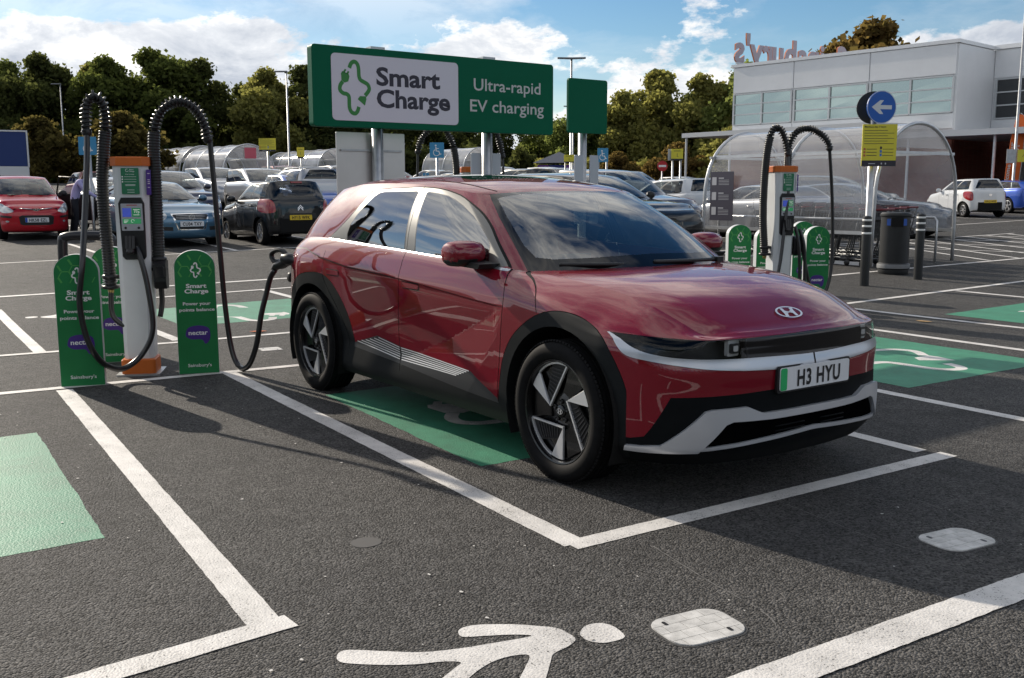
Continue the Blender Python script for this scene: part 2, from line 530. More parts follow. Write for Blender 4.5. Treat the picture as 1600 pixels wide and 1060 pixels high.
def cut_surface(S, nu, nv, regions, base='body', ur=(0, 1), vr=(0, 1)):
    """regions: (key, uv polygon), first match wins. Returns {key: (points, normals, faces)}"""
    bm = bmesh.new()
    us = np.linspace(*ur, nu + 1); vs_ = np.linspace(*vr, nv + 1)
    gv = [[bm.verts.new((u, v, 0)) for v in vs_] for u in us]
    for i in range(nu):
        for j in range(nv): bm.faces.new((gv[i][j], gv[i + 1][j], gv[i + 1][j + 1], gv[i][j + 1]))
    for key, poly in regions:
        lo, hi = poly.min(0) - 1e-6, poly.max(0) + 1e-6
        def bb(f):
            xs = [v.co.x for v in f.verts]; ys = [v.co.y for v in f.verts]
            return min(xs), max(xs), min(ys), max(ys)
        near = {}
        for f in bm.faces:
            b = bb(f)
            if b[1] >= lo[0] and b[0] <= hi[0] and b[3] >= lo[1] and b[2] <= hi[1]: near[f] = b
        for a, b in zip(poly, np.roll(poly, -1, 0)):
            d = b - a; L = np.hypot(*d)
            if L < 1e-9: continue
            x0, x1 = min(a[0], b[0]) - 1e-7, max(a[0], b[0]) + 1e-7; y0, y1 = min(a[1], b[1]) - 1e-7, max(a[1], b[1]) + 1e-7
            sub = [f for f, q in near.items() if q[1] >= x0 and q[0] <= x1 and q[3] >= y0 and q[2] <= y1]
            if not sub: continue
            geom = set(sub)
            for f in sub: geom.update(f.edges); geom.update(f.verts)
            res = bmesh.ops.bisect_plane(bm, geom=list(geom), dist=1e-7, plane_co=(a[0], a[1], 0), plane_no=(-d[1] / L, d[0] / L, 0))
            for f in sub:
                if not f.is_valid: near.pop(f, None)
            for g in res['geom']:
                if isinstance(g, bmesh.types.BMFace) and g.is_valid: near[g] = bb(g)
    bm.verts.index_update()
    V = np.array([v.co[:2] for v in bm.verts])
    F = [tuple(v.index for v in f.verts) for f in bm.faces]
    bm.free()
    C = np.array([V[list(f)].mean(0) for f in F])
    lab = np.full(len(F), -1)
    for k, (key, poly) in enumerate(regions):
        m = (lab < 0) & inside(poly, C)
        lab[m] = k
    P, N = S.ev(V), S.nrm(V)
    out = {}
    for f, l in zip(F, lab):
        key = base if l < 0 else regions[l][0]
        if key is not None: out.setdefault(key, []).append(f)
    res = {}
    for key, fs in out.items():
        used = sorted({i for f in fs for i in f}); mp = {i: k for k, i in enumerate(used)}
        if S.flip: fs = [f[::-1] for f in fs]
        res[key] = (P[used], N[used], [tuple(mp[i] for i in f) for f in fs])
    return res
def mirrored(piece):
    P, N, F = piece
    return P * [1, -1, 1], N * [1, -1, 1], [f[::-1] for f in F]
def joined(*pieces):
    P, N, F = [], [], []
    b = 0
    for p, n, f in pieces:
        P.append(p); N.append(n); F += [tuple(i + b for i in q) for q in f]; b += len(p)
    P, N = np.vstack(P), np.vstack(N)
    seam = np.where(np.abs(P[:, 1]) < 2e-6)[0]            # weld the two halves along the centre line
    if len(seam):
        first, mp = {}, {}
        for i in seam:
            k = tuple(np.round(P[i], 5)); mp[i] = first.setdefault(k, i)
        N[seam, 1] = 0.0
        F = [tuple(dict.fromkeys(mp.get(i, i) for i in f)) for f in F]
        F = [f for f in F if len(f) > 2]
        used = sorted({i for f in F for i in f}); rn = {i: k for k, i in enumerate(used)}
        P, N, F = P[used], N[used], [tuple(rn[i] for i in f) for f in F]
    return P, N, F
def part_of(piece, test):
    """the faces of a piece whose centre passes a test"""
    P, N, F = piece
    F = [f for f in F if test(P[list(f)].mean(0))]
    used = sorted({i for f in F for i in f}); rn = {i: k for k, i in enumerate(used)}
    return P[used], N[used], [tuple(rn[i] for i in f) for f in F]
def skin(name, piece, material, parent, push=0.0):
    """link a cut piece as a mesh object with the normals of the smooth surface"""
    P, N, F = piece
    if push: P = P + N * push
    me = bpy.data.meshes.new(name)
    me.from_pydata([tuple(p) for p in P], [], F)
    me.materials.append(material)
    me.polygons.foreach_set('use_smooth', [True] * len(F))
    me.update()
    me.normals_split_custom_set_from_vertices([tuple(n) for n in N])
    o = bpy.data.objects.new(name, me)
    COL.objects.link(o)
    if parent is not None: o.parent = parent
    return o
def rim_skin(name, piece, material, parent, depth):
    """like skin(), with its border folded inwards by depth so the panel has thickness"""
    P, N, F = piece
    cnt = {}
    for f in F:
        for a, b in zip(f, f[1:] + f[:1]):
            cnt[(a, b)] = cnt.get((a, b), 0) + 1
    bord = [(a, b) for (a, b) in cnt if (b, a) not in cnt]
    P2, N2, F2 = [tuple(p) for p in P], [tuple(n) for n in N], list(F)
    for a, b in bord:
        k = len(P2)
        pa, pb = P[a], P[b]
        n = np.cross(pb - pa, N[a]); l = np.linalg.norm(n); n = n / l if l > 1e-9 else N[a]
        P2 += [tuple(pa), tuple(pb), tuple(pb - N[b] * depth), tuple(pa - N[a] * depth)]
        N2 += [tuple(n)] * 4
        F2.append((k + 1, k, k + 3, k + 2))
    return skin(name, (np.array(P2), np.array(N2), F2), material, parent)
def coons(bottom, top, left, right, bulge=0.0, n=(24, 24), sharp=1.0):
    """patch between four boundary curves (u along bottom/top, v along left/right) with a crown"""
    def res(c, k):
        c = np.asarray(c, float); t = np.r_[0, np.cumsum(np.linalg.norm(np.diff(c, axis=0), axis=1))]; t /= t[-1]
        return herm(t, c, makima_t(t, c), np.linspace(0, 1, k))
    nu, nv = n
    B, T, L, Rr = res(bottom, nu), res(top, nu), res(left, nv), res(right, nv)
    u = np.linspace(0, 1, nu)[:, None, None]; v = np.linspace(0, 1, nv)[None, :, None]
    P = (1 - v) * B[:, None] + v * T[:, None] + (1 - u) * L[None] + u * Rr[None] - ((1 - u) * (1 - v) * B[0] + u * (1 - v) * B[-1] + (1 - u) * v * T[0] + u * v * T[-1])
    w = (4 * u * (1 - u)) ** sharp * (4 * v * (1 - v)) ** sharp
    P = P + np.array([0, 0, 1.0]) * (w * bulge)
    return P

# ---------------------------------------------------------------- the red electric car: control grids (half body, y > 0)
def ev_grids():
    zf = [.205, .30, .42, .545, .645, .712, .76, .806, .817, .828]
    df = [.060, -.002, -.006, -.004, -.010, .003, .008, .013, .032, .054]
    plan = np.array([(3.850, 0), (3.845, .20), (3.818, .42), (3.765, .60), (3.665, .745), (3.50, .855), (3.28, .912)])
    tan = np.gradient(plan, axis=0); tan[0] = (0, 1)
    nor = np.c_[tan[:, 1], -tan[:, 0]]; nor /= np.linalg.norm(nor, axis=1)[:, None]
    cols = []
    for k, (p, n) in enumerate(zip(plan, nor)):
        c = [(p[0] - n[0] * d, p[1] - n[1] * d, z) for z, d in zip(zf, df)]
        cols.append(c)
    # the clamshell flank climbs from the lamp edge to the bonnet crease at the corners
    cols[3][8:] = [(3.715, .590, .812), (3.695, .580, .818)]
    cols[4][7:] = [(3.640, .715, .808), (3.605, .665, .840), (3.570, .620, .868)]
    cols[5][4:] = [(3.500, .852, .670), (3.497, .846, .735), (3.490, .836, .780), (3.478, .822, .812), (3.435, .750, .884), (3.390, .655, .938)]
    cols[6][4:] = [(3.28, .912, .670), (3.28, .908, .740), (3.28, .897, .790), (3.28, .878, .826), (3.25, .800, .908), (3.20, .683, .984)]
    def side(x, ys, zs): return [(x, y, z) for y, z in zip(ys, zs)]
    cols += [
        side(3.05, [.86, .915, .930, .930, .926, .922, .912, .897, .828, .705], [.205, .30, .42, .56, .70, .77, .83, .880, .945, 1.008]),
        side(2.86, [.86, .915, .928, .928, .926, .924, .918, .905, .842, .722], [.205, .30, .42, .56, .70, .79, .86, .915, .976, 1.027]),
        side(2.68, [.86, .910, .924, .926, .927, .926, .920, .905, .842, .733], [.205, .30, .42, .56, .70, .80, .88, .940, 1.000, 1.042]),
        side(2.52, [.86, .905, .920, .924, .928, .929, .922, .905, .850, .745], [.205, .30, .42, .56, .70, .82, .90, .965, 1.030, 1.053]),
        side(2.42, [.86, .905, .920, .925, .930, .932, .924, .907, .884, .850], [.205, .30, .42, .56, .70, .82, .90, .970, 1.035, 1.068]),
        side(2.00, [.86, .905, .922, .929, .934, .937, .928, .912, .893, .868], [.205, .30, .42, .56, .70, .84, .92, .990, 1.050, 1.092]),
        side(1.50, [.86, .905, .924, .932, .938, .941, .934, .917, .898, .873], [.205, .30, .42, .56, .71, .86, .94, 1.005, 1.065, 1.110]),
        side(1.00, [.86, .908, .926, .935, .941, .944, .938, .920, .899, .873], [.205, .30, .42, .56, .72, .88, .955, 1.02, 1.08, 1.128]),
        side(0.50, [.86, .912, .930, .938, .943, .945, .938, .916, .892, .864], [.205, .30, .42, .56, .72, .89, .965, 1.035, 1.095, 1.143]),
        side(0.15, [.86, .912, .930, .938, .942, .943, .934, .908, .880, .848], [.205, .30, .42, .56, .72, .90, .975, 1.045, 1.105, 1.150]),
        side(-.15, [.85, .900, .918, .928, .932, .932, .922, .893, .862, .826], [.225, .31, .42, .56, .72, .90, .985, 1.050, 1.105, 1.145]),
        side(-.40, [.80, .865, .888, .898, .902, .898, .884, .852, .818, .780], [.25, .33, .44, .57, .72, .90, .985, 1.050, 1.090, 1.120]),
        [(-.56, .74, .28), (-.60, .795, .35), (-.61, .82, .45), (-.61, .82, .58), (-.60, .80, .72), (-.59, .775, .89), (-.585, .765, .97), (-.57, .75, 1.03), (-.555, .725, 1.065), (-.545, .69, 1.095)],
        [(-.66, .62, .28), (-.71, .66, .35), (-.72, .68, .45), (-.715, .68, .58), (-.71, .66, .72), (-.72, .63, .89), (-.715, .62, .97), (-.69, .605, 1.03), (-.67, .59, 1.065), (-.65, .57, 1.095)],
        [(-.70, .40, .28), (-.75, .42, .35), (-.76, .43, .45), (-.755, .44, .58), (-.77, .44, .72), (-.805, .43, .89), (-.805, .42, .97), (-.765, .41, 1.03), (-.74, .40, 1.065), (-.71, .38, 1.095)],
        [(-.71, 0, .28), (-.765, 0, .35), (-.775, 0, .45), (-.77, 0, .58), (-.785, 0, .72), (-.82, 0, .89), (-.82, 0, .97), (-.78, 0, 1.03), (-.755, 0, 1.065), (-.725, 0, 1.095)],
    ]
    low = np.array(cols)
    B = [(2.765, 0, 1.062), (2.75, .25, 1.062), (2.695, .46, 1.060), (2.625, .62, 1.057), (2.52, .745, 1.053), (2.475, .800, 1.060), (2.42, .850, 1.068), (2.00, .868, 1.092), (1.50, .873, 1.110), (1.0, .873, 1.128),
         (.50, .864, 1.143), (.15, .848, 1.150), (-.15, .826, 1.145), (-.40, .780, 1.120), (-.545, .69, 1.095), (-.65, .57, 1.095), (-.71, .38, 1.095), (-.725, 0, 1.095)]
    T = [(1.93, 0, 1.486), (1.93, .20, 1.485), (1.92, .38, 1.480), (1.90, .50, 1.474), (1.865, .585, 1.466), (1.80, .630, 1.475), (1.70, .650, 1.490), (1.45, .668, 1.515), (1.15, .676, 1.533), (.80, .678, 1.540),
         (.45, .672, 1.536), (.20, .642, 1.520), (-.02, .612, 1.502), (-.14, .585, 1.486), (-.25, .54, 1.474), (-.32, .41, 1.474), (-.35, .22, 1.480), (-.355, 0, 1.484)]
    B, T = np.array(B, float), np.array(T, float)
    nr = 7
    bul = np.r_[.05, .05, .045, .035, .012, .016, .022, .03, .03, .03, .03, .028, .025, .02, .02, .02, .02, .02]
    out = np.zeros((len(B), 3))
    d = T - B; tg = np.gradient(B, axis=0); out = np.cross(tg, d); out /= np.linalg.norm(out, axis=1)[:, None]
    out *= np.sign((out[:, :2] * (B[:, :2] - [1.0, 0])).sum(1))[:, None]
    out[0] = np.array([.5, 0, .86]); out[-1] = np.array([-.9, 0, .4])
    top = np.array([[B[k] + d[k] * v + out[k] * bul[k] * 4 * v * (1 - v) for v in np.linspace(0, 1, nr)] for k in range(len(B))])
    return low, top
EV_ZA = np.array([(-.16, 1.066), (.2, 1.013), (.62, .975), (1.18, .952), (1.67, .925), (2.11, .892), (2.53, .866)])     # upper crease of the doors
EV_ZB = np.array([(.60, .20), (.89, .275), (1.33, .415), (1.82, .575), (2.24, .735), (2.53, .866)])                    # rising diagonal crease
def ev_sculpt(P, uv):
    """the two creases pressed into the doors"""
    x, z = P[:, 0], P[:, 2]
    za = np.interp(x, EV_ZA[:, 0], EV_ZA[:, 1]); zb = np.interp(x, EV_ZB[:, 0], EV_ZB[:, 1])
    on = np.clip((x + .25) / .5, 0, 1) * np.clip((2.53 - x) / .1, 0, 1) * (P[:, 1] > .6)
    drop = np.clip(za - z, 0, None); gap = np.clip(za - zb, 0, None)
    inn = .085 * np.minimum(drop, gap) - .055 * np.clip(np.minimum(zb, za) - z, 0, .4) * (z < zb)
    inn = np.clip(inn, -.004, .06) + .006 * np.clip(drop / .014, 0, 1) * np.clip((x + .2) / .3, 0, 1)
    lip = np.clip((z - .24) / .2, 0, 1)
    Q = P.copy()
    Q[:, 1] -= on * inn * lip
    return Q

# ---------------------------------------------------------------- the red electric car
def car_paint(name, col, metal=0.35, rough=0.32, flake=0.0):
    m = mat(name, col, rough, metal, 1.0, coat_r=0.010, spec=0.05 if metal < .3 else 0.5)
    return m
def badge_h(mb, T, w, h, mi=0, z=0.0):
    """oval emblem with a slanted H"""
    n = 28
    ring = [(math.cos(2 * math.pi * k / n), math.sin(2 * math.pi * k / n)) for k in range(n)]
    V = [T @ Vector((x * w / 2, y * h / 2, z)) for x, y in ring] + [T @ Vector((x * w * 0.43, y * h * 0.42, z)) for x, y in ring]
    mb.add(V, [(k, (k + 1) % n, n + (k + 1) % n, n + k) for k in range(n)], mi)
    for sgn in (-1, 1):
        a = [(-0.30, -0.33), (-0.17, -0.34), (-0.13, -0.15), (-0.04, -0.06), (0.10, -0.02), (0.10, 0.05), (-0.03, 0.06), (-0.10, 0.12), (-0.09, 0.36), (-0.20, 0.37), (-0.22, 0.1), (-0.24, -0.1)]
        a = [(sgn * x * w, sgn * y * h) for x, y in a]
        mb.add([T @ Vector((x, y, z)) for x, y in a], [(0, 1, 2, 11), (11, 2, 3, 10), (10, 3, 6, 7), (3, 4, 5, 6), (10, 7, 8, 9)], mi)
def mk_plate(parent, T, w, h, text, back, band=None, cap=None, tw=None, name='number_plate'):
    mb = MB()
    mb.prism(rrect(w, h, 0.012, 3), 0.006, T, 0)
    o = mb.build(name, mat('plate_yellow', (0.72, 0.50, 0.03), 0.4) if back == 'y' else mat('plate_white', (0.72, 0.73, 0.75), 0.4), parent)
    mb = MB()
    xo = 0.0
    if band:
        mb.prism([(p[0] - w / 2 + 0.024, p[1]) for p in rrect(0.046, h - 0.004, 0.010, 3)], 0.0015, T, 0, 0.006)
        mb.build('plate_band', mat('band_' + band, {'green': (0.02, 0.42, 0.13), 'blue': (0.02, 0.08, 0.45)}[band], 0.4), o)
        xo = 0.024
    mb = MB()
    T2 = T @ Matrix.Translation((xo, 0, 0))
    put_text(mb, text, T2 @ Matrix.Translation((0, -(cap or h * 0.70) / 2, 0)), cap or h * 0.70, tw or w * 0.80, 0.028, 0, 0.0082, space=1.12)
    mb.build('plate_lettering', mat('plate_ink', (0.01, 0.01, 0.012), 0.5), o)
    return o

def ev_wheel(parent, c, right):
    T0 = frame(c, (1, 0, 0), (0, 0, 1)) if right else frame(c, (-1, 0, 0), (0, 0, 1))
    w = MB()
    prof = [(.262, .070), (.270, .094), (.278, .106), (.305, .1165), (.332, .1150), (.352, .104), (.3625, .088), (.3665, .074)]
    for h in (.052, .018, -.018, -.052):
        prof += [(.3685, h + .012), (.3685, h + .005), (.3605, h + .004), (.3605, h - .004), (.3685, h - .005), (.3685, h - .012)]
    prof += [(.3665, -.074), (.352, -.104), (.300, -.1165), (.255, -.100)]
    root = bpy.data.objects.new('wheel', None); COL.objects.link(root); root.parent = parent
    w.lathe(prof, 72, T0, 0)
    tyre = w.build('tyre', mat('tyre_rubber', (0.0075, 0.0075, 0.008), 0.75, spec=0.12, noise=(25, 0.35)), root, auto=40)
    tr = MB()                                            # shoulder blocks of the tread
    for k in range(96):
        a = 2 * math.pi * k / 96
        for s in (1, -1):
            M = T0 @ Matrix.Rotation(a, 4, 'Z') @ Matrix.Translation((.3605, 0, s * .0815)) @ Matrix.Rotation(s * R(27), 4, 'Y')
            tr.box((0, 0, 0), (.011, .0175, .034), 0, 0, M)
    tag(tr.build('tyre_tread', mat('tyre_rubber'), root), kind='stuff')
    g = MB()                                             # barrel, lip and the recessed black dish
    g.lathe([(.262, -.09), (.262, .075), (.2735, .098), (.2695, .101), (.261, .098), (.256, .072), (.252, .05), (.13, .040), (.085, .056), (.040, .064), (.0, .066)], 64, T0, 0)
    g.build('rim', mat('rim_black', (0.004, 0.004, 0.0045), 0.25, 0.0, 0.25), root, auto=35)
    Rr = .257
    def pol(r, a): return (r * math.cos(R(a)), r * math.sin(R(a)))
    for base in (169, 49, -71):
        A = pol(.33 * Rr, base)
        a1, a2, a3 = base - 13, base - 35, base - 92
        s = MB()
        arc = [pol(Rr * .985, a1 + (a2 - a1) * k / 5) for k in range(6)]
        s.prism([A] + arc, .012, T0, 0, .066, bev=.003)
        L1 = [Vector((*A, 0)), Vector((*pol(Rr * .97, a3), 0))]
        d = (L1[1] - L1[0]).normalized(); nn = Vector((-d.y, d.x, 0)) * .0048
        s.prism([(L1[0] + nn)[:2], (L1[0] - nn)[:2], (L1[1] - nn)[:2], (L1[1] + nn)[:2]], .012, T0, 0, .066)
        n = 18
        a_in = [pol(Rr * .955, a2 + (a3 - a2) * k / n) for k in range(n + 1)]; a_out = [pol(Rr * .992, a2 + (a3 - a2) * k / n) for k in range(n + 1)]
        s.prism(a_out + a_in[::-1], .012, T0, 0, .066)
        s.build('rim_blade', mat('rim_machined', (0.74, 0.74, 0.75), 0.36, 0.55), root)
        q = MB()                                         # ribbed black insert behind the bright outline
        e1, e2 = Vector((*A, 0)).lerp(Vector((*pol(Rr * .95, a2), 0)), .42), Vector((*pol(Rr * .95, a2 - 26), 0))
        poly = [tuple(e1[:2]), tuple(e2[:2])] + [pol(Rr * .955, a2 - 26 + (a3 - a2 + 26) * k / 6) for k in range(1, 7)] + [tuple(A)]
        q.prism(poly, .010, T0, 0, .056)
        for k in range(8):
            t = (k + .6) / 8.5
            p0 = Vector((*A, 0)).lerp(L1[1], .14 + .8 * t); ang = a2 - 26 + (a3 - a2 + 26) * t
            p1 = Vector((*e1[:2], 0)).lerp(e2, .05 + .95 * t)
            dd = (p1 - p0); p1 = p0 + dd * .92; dd.normalize(); n2 = Vector((-dd.y, dd.x, 0)) * .0026
            q.prism([(p0 + n2)[:2], (p0 - n2)[:2], (p1 - n2)[:2], (p1 + n2)[:2]], .005, T0, 1, .066)
        q.build('rim_insert', [mat('insert_black', (0.004, 0.004, 0.0045), 0.5), mat('insert_rib', (0.05, 0.05, 0.054), 0.35, 0.3)], root)
        k_ = MB()                                        # gloss black spoke between the blades
        b0 = base + 14
        k_.prism([pol(.10, b0 - 22), pol(.10, b0 + 24), pol(.17, b0 + 16), pol(.249, b0 + 16), pol(.249, b0 - 22), pol(.15, b0 - 20)], .020, T0, 0, .044, bev=.006)
        k_.build('spoke', mat('rim_black'), root)
    h = MB()
    for k in range(5):
        a = R(90 + 72 * k)
        h.lathe([(.013, .0), (.013, .012), (.009, .014), (.009, .006), (0, .006)], 12, T0 @ Matrix.Translation((.052 * math.cos(a), .052 * math.sin(a), .060)), 0)
    h.lathe([(.034, .060), (.034, .072), (.030, .076), (0, .077)], 24, T0, 0)
    badge_h(h, T0, .046, .030, 1, .0785)
    h.build('hub_cap', [mat('rim_black'), mat('rim_machined')], root)
    return root

def build_ev():
    root = empty('electric_car', 'deep red electric hatchback plugged in at the charger, nose towards us', 'car', (0, 0, 0))
    RED = car_paint('deep_red_paint', (0.185, 0.0026, 0.0125), 0.0, 0.45)
    RED.node_tree.nodes['Principled BSDF'].inputs['Coat IOR'].default_value = 1.62
    CLAD = mat('dark_cladding', (0.010, 0.0115, 0.0125), 0.55, spec=0.12, noise=(12, 0.12))
    SATIN = mat('satin_silver', (0.47, 0.49, 0.53), 0.30, 0.75)
    GLOSS = mat('gloss_black', (0.004, 0.004, 0.005), 0.05, 0.0, 0.0, spec=0.45)
    low, top = ev_grids()
    LOW, TOP = Surf(low, ev_sculpt), Surf(top)
    for S in (LOW, TOP):
        m = S.nrm(np.array([[.45, .5]]))[0]
        S.flip = bool(m[1] < 0)
    sd = lambda P, **k: LOW.inv(P, (0, 2), ur=k.get('ur', (.19, .86)))
    fr = lambda P, ur=(0, .205): LOW.inv(P, (1, 2), ur=ur)
    ts = lambda P, ur=(.15, .87): TOP.inv(P, (0, 2), ur=ur)
    def arch(cx, cz, r, a0=-60, a1=240, n=40): return np.array([(cx + r * math.cos(R(a0 + (a1 - a0) * k / n)), cz + r * math.sin(R(a0 + (a1 - a0) * k / n))) for k in range(n + 1)])
    low_line = lambda x0, x1: [(x1, .19), (x0, .19)]
    f_in, r_in = arch(2.985, .366, .442), arch(0.0, .366, .442)
    f_out = smooth_poly([(2.455, .33), (2.478, .435), (2.52, .584), (2.613, .719), (2.765, .826), (2.918, .880), (3.063, .884), (3.199, .850), (3.318, .785), (3.405, .672), (3.464, .555), (3.490, .44), (3.500, .31)], 4, False)
    f_out = np.vstack([f_out, [(3.50, .19), (2.45, .19)]])
    r_out = smooth_poly([(.635, .44), (.598, .593), (.50, .735), (.355, .847), (.19, .894), (0.0, .892), (-.20, .858), (-.36, .77), (-.47, .64), (-.525, .50), (-.535, .32)], 4, False)
    r_out = np.vstack([r_out, [(-.535, .19), (.60, .19)]])
    sill_top = [(.549, .417), (.989, .527), (1.313, .489), (1.769, .474), (2.185, .461), (2.446, .350)]
    sill_mid = [(.549, .410), (1.301, .376), (1.932, .344), (2.46, .322)]
    belt = [(.253, 1.140), (.73, 1.124), (1.378, 1.1085), (1.894, 1.0885), (2.40, 1.058), (2.46, 1.052)]
    d_rear = smooth_poly([(.235, 1.17), (.240, 1.061), (.240, .978), (.225, .93), (.235, .86), (.30, .78), (.42, .66), (.52, .52), (.56, .40)], 4, False)
    d_mid = smooth_poly([(1.388, 1.13), (1.381, 1.01), (1.375, .922), (1.342, .755), (1.295, .52), (1.290, .33)], 4, False)
    d_front = smooth_poly([(2.455, 1.075), (2.503, .984), (2.521, .9), (2.514, .796), (2.49, .598), (2.46, .42), (2.453, .33)], 4, False)
    h_fend = smooth_poly([(2.52, 1.056), (2.663, 1.015), (2.769, .954), (2.818, .863)], 6, False)
    regs = []
    def side(key, poly, step=.05): regs.append((key, sd(dens(poly, step))))
    side(None, f_in); side(None, r_in)
    g = .0055
    side('gap', band(d_rear[4:], g)); side('gap', band(d_mid, g)); side('gap', band(d_front, g)); side('gap', band(h_fend, g))
    side('gap', band(f_out[:-2], .004)); side('gap', band(r_out[:-2], .004))
    side('crease', band(dens([(-.46, 1.052)] + [tuple(q) for q in EV_ZA[:4]] + [(1.34, .944)], .08, False) + [0, -.004], .0095)); side('crease', band(dens([tuple(q) for q in EV_ZA[3:]], .08, False) + [0, -.002], .0035))  # thin bands standing in for the shade below the upper crease
    side('front_arch', f_out); side('rear_arch', r_out)
    for t in np.linspace(0, 1, 6):
        lp = lambda a, b: (a[0] + (b[0] - a[0]) * t, a[1] + (b[1] - a[1]) * t)
        a, b, c = lp((1.01, .517), (.68, .452)), lp((1.30, .484), (1.30, .406)), lp((2.165, .460), (2.02, .412))
        side('strip', band(dens([a, (b[0] - .012, b[1] + .0005)], .1, False), .0062)); side('strip', band(dens([(b[0] + .008, b[1]), c], .1, False), .0062))
    side('door_plate', sill_top + sill_mid[::-1])
    side('sill', sill_mid + [(2.48, .19), (.5, .19)])
    side('belt_trim', belt + [(2.47, 1.12), (1.5, 1.16), (.2, 1.20), (.20, 1.146)])
    side('front_door', list(d_mid) + sill_mid[1:] + list(d_front[::-1]))
    side('rear_door', list(d_rear) + sill_mid[:2] + list(d_mid[::-1]))
    # front face, given in y and z
    lamp_top = smooth_poly([(0, .812), (.284, .8085), (.473, .806), (.626, .8035), (.735, .809), (.807, .815), (.869, .821)], 4, False)
    strip_top = smooth_poly([(0, .7045), (.073, .7045), (.308, .711), (.492, .714), (.667, .718), (.772, .727), (.826, .742), (.852, .768), (.868, .819)], 4, False)
    strip_bot = smooth_poly([(0, .6425), (.196, .646), (.468, .658), (.623, .670), (.74, .687), (.827, .705), (.864, .722), (.876, .762), (.872, .818)], 4, False)
    blk = [(-.02, .556), (.047, .555), (.309, .551), (.459, .547), (.644, .542), (.763, .537), (.835, .345), (.862, .33), (.92, .325), (.95, .18), (-.02, .18)]
    clam = [(-.02, .812)] + [tuple(q) for q in lamp_top] + [(.880, .826)]
    clam = clam[:-1]
    def front(key, poly, step=.04): regs.append((key, fr(dens(poly, step))))
    regs_front = regs
    front('lamp', [(.432, .8060)] + [tuple(q) for q in lamp_top if q[0] > .44] + [tuple(q) for q in strip_top[::-1] if q[0] > .44] + [(.432, .7135)])
    front('grille_panel', [(-.02, .812)] + [tuple(q) for q in lamp_top if q[0] < .43] + [(.432, .8060), (.432, .7135)] + [tuple(q) for q in strip_top[::-1] if q[0] < .43] + [(-.02, .7045)])
    front('strip_gap', [(-.02, .706), (.006, .706), (.006, .640), (-.02, .640)])
    front('chrome_strip', [tuple(q) for q in strip_top] + [tuple(q) for q in strip_bot[::-1]])
    front('lower_bumper', blk)
    # clamshell bonnet flank above the lamps and the arch
    c_uv = [(-.01, LOW.inv(np.array([(0, .812)]), (1, 2), ur=(0, .2))[0][1])] + [tuple(q) for q in fr(dens([tuple(q) for q in lamp_top], .03, False))]
    c_uv += [tuple(q) for q in sd([(3.28, .8235), (3.245, .833), (3.178, .855), (3.063, .884), (2.918, .880), (2.818, .863)])]
    c_uv += [tuple(q) for q in sd(h_fend[::-1])] + [(sd([(2.52, 1.056)])[0][0], 1.02), (-.01, 1.02)]
    c_uv = np.array(c_uv)
    regs.append(('bonnet', c_uv))
    tl = sd([(-.50, 1.052), (-.56, 1.03), (-.60, .955), (-.50, .935), (-.44, .99)], ur=(.6, .9))
    regs.append(('tail', tl))
    P = cut_surface(LOW, 300, 46, regs)
    both = lambda k: joined(P[k], mirrored(P[k]))
    skin('front_bumper', part_of(both('body'), lambda c: c[0] > 2.87 and (c[0] > 3.2 or c[2] < .8)), RED, root)
    for s in (1, 0):
        body = mirrored(P['body']) if s else P['body']
        skin('front_wing', part_of(body, lambda c: 2.3 < c[0] <= 2.87), RED, root)
        skin('rear_quarter', part_of(body, lambda c: c[0] <= 2.3 and c[0] > -.56), RED, root)
    skin('tailgate', part_of(both('body'), lambda c: c[0] <= -.56), RED, root)
    for s in (1, 0): skin('panel_gap', mirrored(P['gap']) if s else P['gap'], GAP, root, -.003)
    skin('crease_shade_band', both('crease'), mat('crease_shade_red', (0.030, 0.0008, 0.003), 0.5), root, -.001)  # crease shade put into the colour as a darker red
    for k, nm in (('front_door', 'front_door'), ('rear_door', 'rear_door')):
        for s in (1, 0):
            d = skin('door', mirrored(P[k]) if s else P[k], RED, root)
            mb = MB()                                    # flush handle
            xs = 1.52 if k == 'front_door' else .40
            zs = .905 if k == 'front_door' else .915
            hu = sd(rrect(.20, .034, .008, 3, xs, zs))
            hp = cut_surface(LOW, 60, 60, [('h', hu)], None, (hu[:, 0].min() - .01, hu[:, 0].max() + .01), (hu[:, 1].min() - .02, hu[:, 1].max() + .02))['h']
            hb = sd(rrect(.212, .046, .012, 3, xs, zs))
            hg = cut_surface(LOW, 60, 60, [('h', hb)], None, (hb[:, 0].min() - .01, hb[:, 0].max() + .01), (hb[:, 1].min() - .02, hb[:, 1].max() + .02))['h']
            skin('handle', mirrored(hp) if s else hp, RED, d, .003)
            skin('handle_recess', mirrored(hg) if s else hg, GAP, d, .0012)
    for k in ('front_arch', 'rear_arch'):
        for s in (1, 0): rim_skin('wheel_arch', mirrored(P[k]) if s else P[k], CLAD, root, .10)
    for s in (1, 0):
        f = (lambda q: mirrored(q)) if s else (lambda q: q)
        d = skin('door_cladding', f(P['door_plate']), mat('cladding_grey', (0.050, 0.051, 0.054), 0.42, 0.4), root)
        skin('cladding_strip', f(P['strip']), mat('bright_strip', (0.85, 0.85, 0.85), 0.35, 0.25), d, .002)
        rim_skin('sill', f(P['sill']), CLAD, root, .08)
        skin('belt_trim', f(P['belt_trim']), SATIN, root, .001)
        hl = bpy.data.objects.new('headlight', None); COL.objects.link(hl); hl.parent = root
        skin('lamp_housing', f(P['lamp']), mat('lamp_black', (0.015, 0.016, 0.018), 0.3), hl, -.075)
        skin('lamp_lens', f(P['lamp']), glass('lens', (0.86, 0.88, 0.90), 1.0, 0.0, 1.38), hl, .001)
